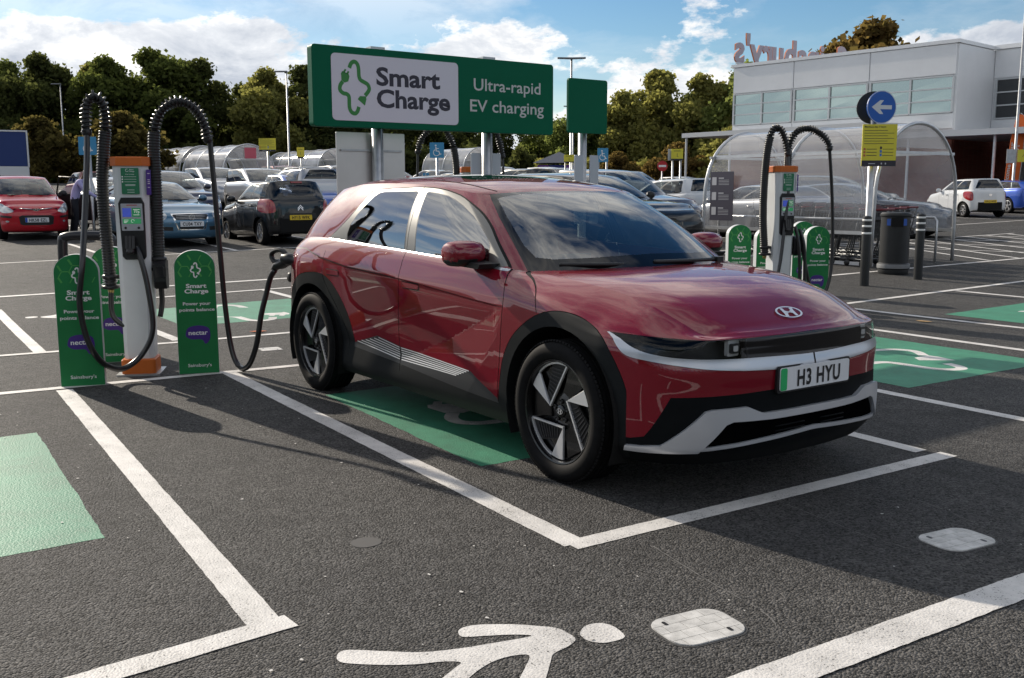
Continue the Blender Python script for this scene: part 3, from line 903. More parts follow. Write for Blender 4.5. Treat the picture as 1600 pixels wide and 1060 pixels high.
        for (ya, yb, za, zb) in ((.445, .520, .722, .797),):
            q = MB()
            x0 = 3.752 - (ya - .44) * .42
            sg = -1 if s else 1
            T = frame((x0, sg * (ya + yb) / 2, (za + zb) / 2), (0, 1, 0), (0, 0, 1))
            w_, h_ = yb - ya, zb - za
            q.prism(rrect(w_, h_, .008, 3), .02, T, 0)
            q.prism(rrect(w_ * .72, h_ * .62, .008, 3), .035, T, 1)
            q.prism(rrect(w_ * .42, h_ * .36, .006, 3), .037, T, 0)
            q.build('lamp_unit', [mat('lamp_chrome', (0.70, 0.70, 0.68), 0.25, 0.45), mat('lamp_black')], hl)
        q = MB()
        q.tube([(3.55 - .9 * (y - .66) ** 2 - (y - .6) * .7, sg * y, .735) for y in np.linspace(.64, .80, 8)], .006, 6)
        q.build('light_guide', mat('light_guide_white', (0.6, 0.62, 0.64), 0.3), hl)
        skin('chrome_strip', f(P['chrome_strip']), SATIN, root, .006)
        t = skin('tail_lamp', f(P['tail']), mat('lamp_red', (0.32, 0.01, 0.012), 0.1, coat=1.0), root, .002)
    rim_skin('grille_panel', both('grille_panel'), GLOSS, root, .03)
    skin('strip_gap', both('strip_gap'), GAP, root, .004)
    lb = skin('lower_bumper', both('lower_bumper'), mat('bumper_black', (0.006, 0.007, 0.008), 0.55, spec=0.06, noise=(15, 0.1)), root)
    # bright blade across the lower bumper, standing proud
    bl = [(-.01, .449), (.135, .448), (.345, .447), (.385, .462), (.440, .486), (.610, .481), (.640, .474), (.790, .310), (.842, .300), (.868, .297), (.866, .277), (.789, .280), (.662, .284), (.645, .300), (.548, .408), (.514, .420), (.304, .414), (-.01, .414)]
    lip = [(-.01, .347), (.30, .327), (.655, .302), (.650, .288), (.30, .309), (-.01, .327)]
    vent = lambda y0, y1: [(y0, .395), (y1, .372), (y1, .362), (y0, .385)]
    B = cut_surface(LOW, 120, 60, [('blade', fr(dens(bl, .03))), ('lip', fr(dens(lip, .05)))], None, (0, .215), (0, .5))
    rim_skin('bumper_blade', joined(*[(q[0] + q[1] * .022, q[1], q[2]) for q in (B['blade'], mirrored(B['blade']))]), mat('blade_silver', (0.62, 0.64, 0.68), 0.34, 0.6), root, .05)
    rim_skin('bumper_lip', joined(*[(q[0] + q[1] * .014, q[1], q[2]) for q in (B['lip'], mirrored(B['lip']))]), mat('blade_silver'), root, .03)
    gr = [(-.01, .408), (.30, .404), (.510, .410), (.540, .398), (.635, .304), (.30, .330), (-.01, .350)]
    G = cut_surface(LOW, 90, 50, [('g', fr(dens(gr, .04)))], None, (0, .215), (0, .5))['g']
    skin('lower_grille', joined(G, mirrored(G)), mat('grille_void', (0.002, 0.002, 0.0025), 0.9, spec=0.0), root, .002)
    for y0, y1 in ((.06, .26), (-.26, -.06)):
        q = MB()
        for zz in (.375, .352): q.tube([(3.858 + .004 - (y * y) * .18, y, zz - abs(y) * .02) for y in np.linspace(y0, y1, 6)], .004, 6)
        q.build('grille_vane', mat('bumper_black'), root)
    for y in (-.56, -.20, .20, .56):
        q = MB(); q.lathe([(.011, 0), (.011, .004), (.008, .005), (0, .005)], 14, frame((3.852 - .30 * abs(y) ** 2.2, y, .515), (0, 1, 0), (0, 0, 1)), 0)
        q.build('parking_sensor', GLOSS, root)
    # bonnet
    u3, u10 = LOW.tu[3], LOW.tu[10]
    eU = np.linspace(0, u3, 8); sU = np.linspace(u3, u10, 24)
    e = LOW.ev(np.c_[eU, np.ones(8)]); s_ = LOW.ev(np.c_[sU, np.ones(24)]); b = TOP.ev(np.c_[np.linspace(0, TOP.tu[4], 12), np.zeros(12)])
    m = np.array([1, -1, 1])
    bot = np.vstack([e[::-1] * m, e[1:]]); tp = np.vstack([b[::-1] * m, b[1:]])
    hood = Surf(coons(bot, tp, s_ * m, s_, .012, (25, 25), .8))
    hood.flip = bool(hood.nrm(np.array([[.5, .5]]))[0][2] < 0)
    H = cut_surface(hood, 60, 60, [])['body']
    bonnet = skin('bonnet', joined(H, P['bonnet'], mirrored(P['bonnet'])), RED, root)
    # oval emblem on the nose of the bonnet
    iu = hood.inv(np.array([(3.690, 0.0)]), (0, 1))
    o_, n_ = hood.ev(iu)[0], hood.nrm(iu)[0]
    ey = np.cross(n_, [0, 1, 0]); ex = np.array([0, 1, 0])
    T = frame(o_, ex, -ey if -ey[0] < 0 else ey)
    q = MB()
    if (T @ Vector((0, 0, 1)) - Vector(o_)).z < 0: T = T @ Matrix.Rotation(math.pi, 4, 'X')
    badge_h(q, T, .182, .098, 0, .007)
    q.build('emblem', mat('emblem_silver', (0.78, 0.78, 0.80), 0.3, 0.25), bonnet)
    # cabin glass and pillars
    tr = []
    A = TOP.inv(np.array([(2.51, 1.056), (2.334, 1.178), (2.09, 1.334), (1.925, 1.436), (1.877, 1.466)]), (0, 2), ur=(.10, .25))
    A[0, 1], A[-1, 1] = 0, 1.02
    ws = np.vstack([[(-.01, -.02)], [(A[0, 0], -.02)], A, [(-.01, 1.02)]])
    wi = np.vstack([[(-.01, .115)], [(A[0, 0] * .55, .10)], [(A[0, 0] * .80, .105)], [(A[0, 0] * .90, .14)], (A[1:-1] - [.012, 0]), [(A[-1, 0] - .02, .93)], [(A[-1, 0] * .6, .955)], [(-.01, .96)]])
    rg = [(.52, 1.152), (.505, 1.195), (.523, 1.256), (.58, 1.325), (.715, 1.450), (.76, 1.474), (.82, 1.482), (1.241, 1.486), (1.272, 1.478), (1.350, 1.117)]
    fg = [(1.495, 1.112), (1.371, 1.474), (1.385, 1.482), (1.505, 1.472), (1.621, 1.455), (1.719, 1.430), (1.819, 1.398), (1.967, 1.340), (2.087, 1.280), (2.18, 1.226), (2.235, 1.185), (2.290, 1.078)]
    ol = [(.200, 1.150), (.463, 1.300), (.615, 1.455), (.660, 1.483), (.798, 1.500), (1.128, 1.510), (1.292, 1.512), (1.46, 1.504), (1.611, 1.484), (1.776, 1.446), (1.964, 1.374), (2.111, 1.296), (2.252, 1.204), (2.406, 1.100), (2.455, 1.063), (2.46, 1.02), (1.5, 1.04), (.2, 1.08)]
    off = lambda Q, k: [(x + (x - cxm) * k, z + (z - czm) * k * 1.6) for (x, z) in Q for cxm, czm in [(np.mean([a for a, _ in Q]), np.mean([b_ for _, b_ in Q]))]]
    tr = [('windscreen', wi), ('screen_border', ws)]
    tr += [('rear_window', ts(dens(rg, .05))), ('front_window', ts(dens(fg, .05))), ('window_seal', ts(dens(off(rg, .028), .05))), ('window_seal', ts(dens(off(fg, .024), .05)))]
    tr += [('gap', ts(band(smooth_poly([(1.296, 1.52), (1.325, 1.402), (1.390, 1.10)], 5, False), .006)))]
    tr += [('gap', ts(band(smooth_poly(ol[:15], 3, False), .006))), ('window_trim', ts(dens(ol, .05)))]
    bw = np.array([(.895, .10), (1.01, .10), (1.01, .86), (.90, .86), (.885, .5)])
    tr += [('back_glass', bw)]
    Q = cut_surface(TOP, 170, 40, tr)
    two = lambda k: joined(Q[k], mirrored(Q[k]))
    TINT = glass('side_glass', (0.20, 0.23, 0.22), 1.0, 0.0, 3.3)
    skin('pillar', two('body'), RED, root)
    skin('windscreen', two('windscreen'), glass('screen_glass', (0.76, 0.84, 0.82), 1.0, 0.0, 2.5), root)
    skin('screen_border', two('screen_border'), GLOSS, root)
    for k in ('front_window', 'rear_window', 'window_trim', 'window_seal', 'gap'):
        for s in (1, 0):
            skin({'front_window': 'window', 'rear_window': 'window', 'gap': 'panel_gap'}.get(k, k), mirrored(Q[k]) if s else Q[k], {'window_trim': mat('trim_silver', (0.17, 0.168, 0.160), 0.42, 0.7), 'window_seal': BLACK, 'gap': GAP}.get(k, TINT), root)
    if 'back_glass' in Q: skin('back_window', two('back_glass'), TINT, root)
    # roof
    k4, k14 = TOP.tu[4], TOP.tu[14]
    a = TOP.ev(np.c_[np.linspace(0, k4, 10), np.ones(10)]); s_ = TOP.ev(np.c_[np.linspace(k4, k14, 30), np.ones(30)]); b = TOP.ev(np.c_[np.linspace(k14, 1, 10), np.ones(10)])
    bot = np.vstack([a[::-1] * m, a[1:]]); tp = np.vstack([b * m, b[::-1][1:]])
    roof = Surf(coons(bot, tp, s_ * m, s_, .052, (25, 33), .62))
    roof.flip = bool(roof.nrm(np.array([[.5, .5]]))[0][2] < 0)
    pano = np.array([(p[0], p[1]) for p in rrect(.62, .62, .05, 4, .5, .50)])
    ditch = [('ditch', np.array([(x0, .02), (x0 + .007, .02), (x0 + .007, .9), (x0, .9)])) for x0 in (.085, .908)]
    Z = cut_surface(roof, 60, 60, [('pano', pano)] + ditch)
    rf = skin('roof', Z['body'], RED, root)
    skin('sunroof', Z['pano'], GLOSS, rf)
    if 'ditch' in Z: skin('roof_strip', Z['ditch'], BLACK, rf, .002)
    q = MB()
    q.prism([(-.10, 0), (.06, 0), (.0, .028), (-.09, .05)], .03, frame((-.05, .015, 1.555), (1, 0, 0), (0, 0, 1)))
    q.build('aerial_fin', RED, rf)
    # mirrors
    for sg in (-1, 1):
        q = MB()
        n = 20; st = []
        for t, sx, sz in ((-.135, .35, .45), (-.128, .62, .74), (-.105, .85, .92), (-.05, 1, 1), (.03, .97, .98), (.09, .80, .86), (.118, .5, .6)):
            st.append([(2.185 + .022 * (t + .13) + .104 * sx * math.copysign(abs(math.cos(2 * math.pi * k / n)) ** .9, math.cos(2 * math.pi * k / n)), sg * (.952 - t * .9), 1.140 + .010 * t + .073 * sz * math.copysign(abs(math.sin(2 * math.pi * k / n)) ** .85, math.sin(2 * math.pi * k / n))) for k in range(n)])
        V = [p for r in st for p in r]; F = []
        for i in range(len(st) - 1):
            for k in range(n):
                f = (i * n + k, i * n + (k + 1) % n, (i + 1) * n + (k + 1) % n, (i + 1) * n + k)
                F.append(f if sg > 0 else f[::-1])
        F += [tuple(range(n)), tuple(range((len(st) - 1) * n, len(st) * n))]
        q.add(V, F, 0, True)
        for i, f in enumerate(q.f):
            if np.mean([q.v[j][2] for j in f]) < 1.106: q.m[i] = 1
        mr = q.build('wing_mirror', [RED, BLACK], root, auto=60)
        q = MB()
        q.prism([(2.14, 1.068), (2.36, 1.062), (2.38, 1.090), (2.18, 1.104)], .14, frame((0, -.84 if sg < 0 else .96, 0), (1, 0, 0), (0, 0, 1)))
        q.build('mirror_arm', BLACK, mr)
    # wipers
    for pts in (((2.70, -.05, 1.075), (2.715, -.35, 1.082), (2.60, -.60, 1.085)), ((2.72, .52, 1.078), (2.745, .20, 1.082), (2.74, -.02, 1.085))):
        q = MB(); q.tube(spline(pts, 6), .011, 6)
        q.box((pts[0][0], pts[0][1], pts[0][2]), (.05, .05, .03))
        q.build('wiper', BLACK, root)
    # wheels and what closes the car underneath
    for x, xc in ((2.985, 'f'), (0.0, 'r')):
        ev_wheel(root, (x, -.815, .3685), True); ev_wheel(root, (x, .815, .3685), False)
    q = MB()
    q.box((1.5, 0, .29), (1.85, 1.62, .16)); q.box((3.30, 0, .50), (.7, 1.15, .50)); q.box((2.95, 0, .62), (.9, 1.15, .4)); q.box((-.1, 0, .55), (.9, 1.15, .6)); q.box((-.52, 0, .5), (.2, 1.3, .4))
    q.build('underbody', GAP, root)
    for x in (2.985, 0.0):
        for sg in (-1, 1):
            q = MB()
            T = frame((x, sg * .58, .366), (1, 0, 0), (0, 0, 1)) if sg < 0 else frame((x, sg * .58, .366), (-1, 0, 0), (0, 0, 1))
            n = 24
            pr = [(.447 * math.cos(R(-25 + 230 * k / n)), .447 * math.sin(R(-25 + 230 * k / n))) for k in range(n + 1)]
            V = [T @ Vector((a_, b_, 0)) for a_, b_ in pr] + [T @ Vector((a_, b_, .335)) for a_, b_ in pr]
            q.add(V, [(k, k + 1, n + 2 + k, n + 1 + k) for k in range(n)] + [tuple(range(n + 1))], 0, False)
            q.build('wheel_housing', GAP, root)
    # cabin
    CAB = mat('cabin_dark', (0.018, 0.018, 0.020), 0.75, noise=(9, 0.2))
    SEAT = mat('seat_fabric', (0.13, 0.13, 0.135), 0.8, noise=(18, 0.2))
    q = MB()
    q.box((1.1, 0, .40), (2.7, 1.6, .08)); q.box((-.25, 0, .85), (.5, 1.4, .5))
    q.build('cabin_floor', CAB, root)
    q = MB()
    prof = [(2.66, .60), (2.66, 1.030), (2.55, 1.040), (2.2, 1.022), (2.06, .985), (2.02, .90), (2.10, .80), (2.3, .60)]
    q.prism(prof, 1.50, frame((0, .75, 0), (1, 0, 0), (0, 0, 1)), bev=.01)
    q.box((2.06, -.24, 1.035), (.02, .62, .13))
    q.build('dashboard', CAB, root, auto=40)
    for sx, ys in ((1.28, (-.37, .37)), (.30, (-.40, .0, .40))):
        for y in ys:
            q = MB()
            w_ = .46 if sx > 1 else .38
            q.prism(rrect(.52, .16, .06, 4, .05, .58), w_, frame((sx, y + w_ / 2, 0), (1, 0, 0), (0, 0, 1)), bev=.03)
            Tb = frame((sx - .16, y + w_ / 2, .64), (1, 0, 0), (0, 0, 1)) @ Matrix.Rotation(R(17), 4, 'Z')
            q.prism(rrect(.13, .62, .06, 4, 0, .27), w_, Tb, bev=.035)
            q.prism(rrect(.10, .20, .045, 4, .0, .72), w_ * .60, Tb @ Matrix.Translation((0, 0, w_ * .2)), bev=.03)
            q.build('seat', SEAT, root, auto=50)
    q = MB()
    Ts = frame((1.93, -.37, .98), (0, 1, 0), (-.42, 0, .9))
    q.tube([Ts @ Vector((.185 * math.cos(2 * math.pi * k / 28), .185 * math.sin(2 * math.pi * k / 28), 0)) for k in range(29)], .016, 8)
    q.box(Ts @ Vector((0, 0, 0)), (.06, .15, .10)); q.box(Ts @ Vector((0, 0, 0)), (.02, .34, .03))
    q.build('steering_wheel', CAB, root)
    q = MB(); q.box((2.02, 0, 1.405), (.03, .24, .07)); q.build('rear_view_mirror', BLACK, root)
    # plate and charging flap
    q = MB()
    T = frame((3.858, 0, .598), (0, 1, 0), (0, 0, 1))
    q.prism(rrect(.545, .130, .012, 3), .016, frame((3.848, 0, .597), (0, 1, 0), (0, 0, 1)))
    q.build('plate_holder', BLACK, root)
    mk_plate(root, frame((3.865, .0, .598), (0, 1, 0), (0, 0, 1)), .520, .111, 'H3 HYU', 'w', 'green', .079, .325)
    q = MB()
    q.tube([(-.60, -.76, .955), (-.66, -.79, .90), (-.66, -.79, .84)], .006, 6); q.lathe([(.0, -.02), (.034, -.02), (.040, -.005), (.040, .012), (.03, .022), (0, .022)], 16, frame((-.66, -.80, .80), (1, 0, 0), (0, 0, 1)))
    q.build('port_cap', BLACK, root)
    return root
EV = build_ev()

# ---------------------------------------------------------------- car park surface
def ground_material():
    m = bpy.data.materials.new('asphalt'); m.use_nodes = True
    nt = m.node_tree; b = nt.nodes['Principled BSDF']
    def N(k, **kw):
        n = nt.nodes.new(k)
        for a, v in kw.items(): setattr(n, a, v)
        return n
    t = N('ShaderNodeTexCoord')
    v = N('ShaderNodeTexVoronoi'); v.inputs['Scale'].default_value = 112; v.inputs['Randomness'].default_value = 1
    n1 = N('ShaderNodeTexNoise'); n1.inputs['Scale'].default_value = 60; n1.inputs['Detail'].default_value = 5; n1.inputs['Roughness'].default_value = 0.7
    n2 = N('ShaderNodeTexNoise'); n2.inputs['Scale'].default_value = 0.55; n2.inputs['Detail'].default_value = 7; n2.inputs['Roughness'].default_value = 0.6
    n3 = N('ShaderNodeTexNoise'); n3.inputs['Scale'].default_value = 7; n3.inputs['Detail'].default_value = 5
    for q in (v, n1, n2, n3): nt.links.new(t.outputs['Object'], q.inputs['Vector'])
    r = N('ShaderNodeValToRGB')
    r.color_ramp.elements[0].color = (0.011, 0.0105, 0.010, 1); r.color_ramp.elements[1].color = (0.128, 0.124, 0.121, 1)
    r.color_ramp.elements[0].position = 0.15; r.color_ramp.elements[1].position = 0.85
    nt.links.new(v.outputs['Color'], r.inputs[0])
    mx = N('ShaderNodeMix', data_type='RGBA', blend_type='MULTIPLY'); mx.inputs['Factor'].default_value = 1
    r2 = N('ShaderNodeValToRGB'); r2.color_ramp.elements[0].position = 0.3; r2.color_ramp.elements[1].position = 0.72
    r2.color_ramp.elements[0].color = (0.72, 0.72, 0.73, 1); r2.color_ramp.elements[1].color = (1.22, 1.2, 1.17, 1)
    nt.links.new(n2.outputs['Fac'], r2.inputs[0])
    nt.links.new(r.outputs[0], mx.inputs['A']); nt.links.new(r2.outputs[0], mx.inputs['B'])
    mx2 = N('ShaderNodeMix', data_type='RGBA', blend_type='MULTIPLY'); mx2.inputs['Factor'].default_value = 1
    r3 = N('ShaderNodeValToRGB'); r3.color_ramp.elements[0].position = 0.35; r3.color_ramp.elements[1].position = 0.68
    r3.color_ramp.elements[0].color = (0.80, 0.80, 0.80, 1); r3.color_ramp.elements[1].color = (1.12, 1.12, 1.12, 1)
    nt.links.new(n3.outputs['Fac'], r3.inputs[0])
    nt.links.new(mx.outputs['Result'], mx2.inputs['A']); nt.links.new(r3.outputs[0], mx2.inputs['B'])
    # old oil drips and rubbed-in tyre dirt, and fine bright grit
    n5 = N('ShaderNodeTexNoise'); n5.inputs['Scale'].default_value = 1.7; n5.inputs['Detail'].default_value = 4; n5.inputs['Distortion'].default_value = 0.6
    n6 = N('ShaderNodeTexNoise'); n6.inputs['Scale'].default_value = 210; n6.inputs['Detail'].default_value = 1
    for q in (n5, n6): nt.links.new(t.outputs['Object'], q.inputs['Vector'])
    r5 = N('ShaderNodeValToRGB'); r5.color_ramp.elements[0].position = 0.25; r5.color_ramp.elements[1].position = 0.40
    r5.color_ramp.elements[0].color = (0.62, 0.62, 0.62, 1); r5.color_ramp.elements[1].color = (1, 1, 1, 1)
    nt.links.new(n5.outputs['Fac'], r5.inputs[0])
    mx3 = N('ShaderNodeMix', data_type='RGBA', blend_type='MULTIPLY'); mx3.inputs['Factor'].default_value = 1
    nt.links.new(mx2.outputs['Result'], mx3.inputs['A']); nt.links.new(r5.outputs[0], mx3.inputs['B'])
    r6 = N('ShaderNodeValToRGB'); r6.color_ramp.elements[0].position = 0.735; r6.color_ramp.elements[1].position = 0.76
    r6.color_ramp.elements[0].color = (0, 0, 0, 1); r6.color_ramp.elements[1].color = (0.16, 0.15, 0.14, 1)
    nt.links.new(n6.outputs['Fac'], r6.inputs[0])
    mx4 = N('ShaderNodeMix', data_type='RGBA', blend_type='ADD'); mx4.inputs['Factor'].default_value = 1
    nt.links.new(mx3.outputs['Result'], mx4.inputs['A']); nt.links.new(r6.outputs[0], mx4.inputs['B'])
    nt.links.new(mx4.outputs['Result'], b.inputs['Base Color'])
    b.inputs['Roughness'].default_value = 0.80
    b.inputs['Specular IOR Level'].default_value = 0.35
    ad = N('ShaderNodeMath', operation='MULTIPLY_ADD'); ad.inputs[1].default_value = 0.6
    nt.links.new(n1.outputs['Fac'], ad.inputs[0]); nt.links.new(v.outputs['Distance'], ad.inputs[2])
    chip = N('ShaderNodeSeparateColor'); nt.links.new(v.outputs['Color'], chip.inputs[0])      # every chip sits at its own height
    ad2 = N('ShaderNodeMath', operation='MULTIPLY_ADD'); ad2.inputs[1].default_value = -0.75
    nt.links.new(chip.outputs[1], ad2.inputs[0]); nt.links.new(ad.outputs[0], ad2.inputs[2])
    inv = N('ShaderNodeMath', operation='SUBTRACT'); inv.inputs[0].default_value = 1.4
    nt.links.new(ad2.outputs[0], inv.inputs[1])
    bp = N('ShaderNodeBump'); bp.inputs['Strength'].default_value = 1.0; bp.inputs['Distance'].default_value = 0.013
    nt.links.new(inv.outputs[0], bp.inputs['Height']); nt.links.new(bp.outputs[0], b.inputs['Normal'])
    return m
def paint_material(name, col, wear):
    """road paint over coarse asphalt: the relief of the stones shows, and wears through in specks"""
    m = bpy.data.materials.new(name); m.use_nodes = True
    nt = m.node_tree; b = nt.nodes['Principled BSDF']
    def N(k): return nt.nodes.new(k)
    t = N('ShaderNodeTexCoord')
    v = N('ShaderNodeTexVoronoi'); v.inputs['Scale'].default_value = 105
    n = N('ShaderNodeTexNoise'); n.inputs['Scale'].default_value = 3.2; n.inputs['Detail'].default_value = 9; n.inputs['Roughness'].default_value = 0.75
    n4 = N('ShaderNodeTexNoise'); n4.inputs['Scale'].default_value = 130; n4.inputs['Detail'].default_value = 2
    for q in (v, n, n4): nt.links.new(t.outputs['Object'], q.inputs['Vector'])
    r = N('ShaderNodeValToRGB'); r.color_ramp.elements[0].position = 0.30; r.color_ramp.elements[1].position = 0.66
    r.color_ramp.elements[0].color = (*[c * 0.60 for c in col], 1); r.color_ramp.elements[1].color = (*col, 1)
    nt.links.new(n.outputs['Fac'], r.inputs[0])
    a = N('ShaderNodeMath'); a.operation = 'MULTIPLY_ADD'; a.inputs[1].default_value = 0.55
    nt.links.new(n.outputs['Fac'], a.inputs[0]); nt.links.new(n4.outputs['Fac'], a.inputs[2])
    w = N('ShaderNodeValToRGB'); w.color_ramp.elements[0].position = wear - 0.03; w.color_ramp.elements[1].position = wear + 0.03
    w.color_ramp.elements[0].color = (0.05, 0.048, 0.045, 1); w.color_ramp.elements[1].color = (1, 1, 1, 1)
    nt.links.new(a.outputs[0], w.inputs[0])
    mx = N('ShaderNodeMix'); mx.data_type = 'RGBA'; mx.inputs['A'].default_value = (0.045, 0.043, 0.04, 1)
    nt.links.new(w.outputs[0], mx.inputs['Factor']); nt.links.new(r.outputs[0], mx.inputs['B'])
    nt.links.new(mx.outputs['Result'], b.inputs['Base Color'])
    b.inputs['Roughness'].default_value = 0.62
    bp = N('ShaderNodeBump'); bp.inputs['Strength'].default_value = 0.42; bp.inputs['Distance'].default_value = 0.004; bp.invert = True
    nt.links.new(v.outputs['Distance'], bp.inputs['Height']); nt.links.new(bp.outputs[0], b.inputs['Normal'])
    return m
ASPH = ground_material()
LINE = paint_material('white_road_paint', (0.70, 0.675, 0.645), 0.60)
GREENP = paint_material('green_road_paint', (0.040, 0.235, 0.135), 0.56)
def tracks(a, b, fine, coarse, lo, hi):
    xs = [a]
    while xs[-1] < b:
        x = xs[-1]
        xs.append(x + (fine if lo < x < hi else coarse))
    return xs
q = MB()
X = tracks(-190, 70, 1.0, 6.0, -45, 12); Y = tracks(-90, 170, 1.0, 6.0, -22, 50)
X = [-1400.0] + X + [900.0]; Y = [-1200.0] + Y + [1300.0]
q.add([(x, y, gz(x, y)) for x in X for y in Y], [(i * len(Y) + j, (i + 1) * len(Y) + j, (i + 1) * len(Y) + j + 1, i * len(Y) + j + 1) for i in range(len(X) - 1) for j in range(len(Y) - 1)], 0, True)
tag(q.build('ground', ASPH), kind='structure')
def ground_z(x, y):
    """height of the ground sheet itself (its facets), so that paint lies on it"""
    i = max(0, min(len(X) - 2, int(np.searchsorted(X, x)) - 1)); j = max(0, min(len(Y) - 2, int(np.searchsorted(Y, y)) - 1))
    s = (x - X[i]) / (X[i + 1] - X[i]); t = (y - Y[j]) / (Y[j + 1] - Y[j])
    return (1 - s) * ((1 - t) * gz(X[i], Y[j]) + t * gz(X[i], Y[j + 1])) + s * ((1 - t) * gz(X[i + 1], Y[j]) + t * gz(X[i + 1], Y[j + 1]))
_lift = [0.0020]
def road_line(p0, p1, w=0.10, name='painted_line', rag=0.0011):
    """a painted line with slightly ragged edges"""
    _lift[0] = 0.0020 if _lift[0] > 0.0085 else _lift[0] + 0.00016    # crossing lines never share a plane
    lift = _lift[0]
    a, b = Vector((*p0, 0)), Vector((*p1, 0))
    L = (b - a).length; d = (b - a) / L; n = Vector((-d.y, d.x, 0))
    near = min((a - Vector((6.9, -3.97, 0))).length, (b - Vector((6.9, -3.97, 0))).length, ((a + b) / 2 - Vector((6.9, -3.97, 0))).length)
    k = max(2, int(L / (0.016 if near < 11 else 0.5)))
    wob = [0.0, 0.0]
    V = []
    for i in range(k + 1):
        p = a + d * (L * i / k)
        for j, s in enumerate((-1, 1)):
            if near < 11: wob[j] = wob[j] * 0.72 + rng.uniform(-rag, rag)
            e = p + n * s * (w / 2 + wob[j])
            V.append((e.x, e.y, ground_z(e.x, e.y) + lift))
    q = MB(); q.add(V, [(2 * i, 2 * i + 2, 2 * i + 3, 2 * i + 1) for i in range(k)])
    return tag(q.build(name, LINE), kind='structure')
def ground_poly(pts, material, name, lift):
    q = MB()
    bm = bmesh.new()
    f = bm.faces.new([bm.verts.new((x, y, 0)) for x, y in pts])
    bmesh.ops.triangulate(bm, faces=[f])
    idx = {v: i for i, v in enumerate(bm.verts)}
    q.add([(v.co.x, v.co.y, ground_z(v.co.x, v.co.y) + lift) for v in bm.verts], [tuple(idx[v] for v in t.verts) for t in bm.faces])
    bm.free()
    if sum(pts[i][0] * pts[(i + 1) % len(pts)][1] - pts[(i + 1) % len(pts)][0] * pts[i][1] for i in range(len(pts))) < 0: q.f = [t[::-1] for t in q.f]
    return tag(q.build(name, material), kind='structure')
# lines of the charging bays, from the kerb side inwards
road_line((-1.08, -2.470), (3.77, -2.785), .118)
road_line((-1.05, -1.205), (3.76, -1.410), .118)
road_line((3.762, -1.44), (3.862, 1.235), .108)
road_line((3.735, 1.16), (-1.08, 1.44), .105)
road_line((3.74, 2.43), (-1.06, 2.66), .105)
road_line((3.72, 5.19), (-1.10, 5.40), .105)
road_line((3.75, 6.83), (-1.10, 6.66), .105)
road_line((3.75, 9.70), (-1.05, 9.54), .105)
road_line((3.775, -2.70), (3.955, -5.9), .112)
road_line((3.86, 2.40), (4.02, 5.25), .105)
road_line((-1.24, -3.4), (-1.04, -.55), .100)
road_line((-1.035, -.62), (-1.03, 5.2), .095)
road_line((-1.03, 5.2), (-1.18, 12.4), .095)
road_line((-1.18, 12.4), (-1.40, 24), .095)
road_line((4.87, -4.6), (5.12, .0), .150, rag=.0018)
road_line((5.12, .0), (5.36, 6.5), .150)
road_line((-3.40, -6.0), (-2.97, -.95), .095); road_line((-2.97, -.95), (-2.98, 8.2), .095)
road_line((-3.05, -2.28), (-6.9, -2.10), .11); road_line((-3.1, -1.00), (-6.95, -1.02), .11)
road_line((-3.05, 1.40), (-6.95, 1.40), .10); road_line((-3.05, 2.6), (-6.95, 2.7), .10); road_line((-3.05, 5.3), (-6.95, 5.3), .10)
road_line((-6.96, -5.2), (-6.95, -2.1), .095); road_line((-6.95, -1.02), (-6.95, 7.5), .095)
road_line((-8.50, -7), (-8.05, 4.5), .13); road_line((-8.05, 4.5), (-8.0, 10.5), .13)
road_line((-3.42, 9.4), (-3.44, 24), .10); road_line((-3.42, 9.4), (-7.9, 9.6), .10); road_line((-7.9, 9.6), (-7.95, 24), .10)
for k in range(9):
    y = 14.8 + k * 1.05
    road_line((-3.5, y), (-7.85, y + 2.4), .10); 
for k in range(4): road_line((-3.5, 17.8 + 2.2 * k), (-7.85, 15.6 + 2.2 * k), .10)
for y in (-9.3, -6.75, -4.2, -1.65, .9, 3.45, 6.0, 8.55): road_line((-13.6, y), (-18.4, y + .05), .10)
for x in (-13.6, -23.4, -28.2): road_line((x, -12), (x, 9), .10)
for y in (-8, -5.4, -2.8, -.2, 2.4, 5.0): road_line((-23.4, y), (-28.2, y), .10)
for k in range(7): road_line((-12.5 - .2 * k, 24.5 + 2.5 * k), (-17.2 - .2 * k, 24.6 + 2.5 * k), .10)
road_line((-10.8, 15), (-12.3, 40), .10)
# green charging panels with the white plug sign
def plug_paths():
    """the plug-and-socket cable emblem in a unit square: two cables, a plug body with pins and a socket cone"""
    P = lambda L: [((x - 285) / 145.0, (322 - y) / 145.0) for x, y in L]
    c1 = spline([(*p, 0) for p in P([(256, 216), (268, 190), (288, 180), (306, 192), (313, 218), (315, 258), (325, 278), (350, 290), (368, 300), (377, 320), (371, 338), (350, 362)])], 4)
    c2 = spline([(*p, 0) for p in P([(214, 292), (198, 314), (196, 338), (214, 355), (238, 360), (250, 376), (251, 428), (262, 455), (284, 464), (300, 452), (310, 426)])], 4)
    plug = P([(212, 235), (204, 250), (206, 285), (225, 298), (248, 290), (256, 262), (250, 248)])
    pins = [P([(216, 240), (226, 246), (238, 228), (229, 222)]), P([(236, 248), (247, 252), (256, 238), (247, 232)])]
    cone = P([(303, 384), (318, 366), (356, 366), (358, 382), (348, 418)])
    return c1, c2, plug, pins, cone
def draw_plug(mb, T, size, w, mi=0, z=0.0, on=None):
    c1, c2, plug, pins, cone = plug_paths()
    S = T @ Matrix.Diagonal((size, size, 1, 1))
    for c in (c1, c2): flat_stroke(mb, [(p.x, p.y) for p in c], w, S, z, mi)
    for a in [plug, cone] + pins: flat_poly(mb, a, S, z, mi)
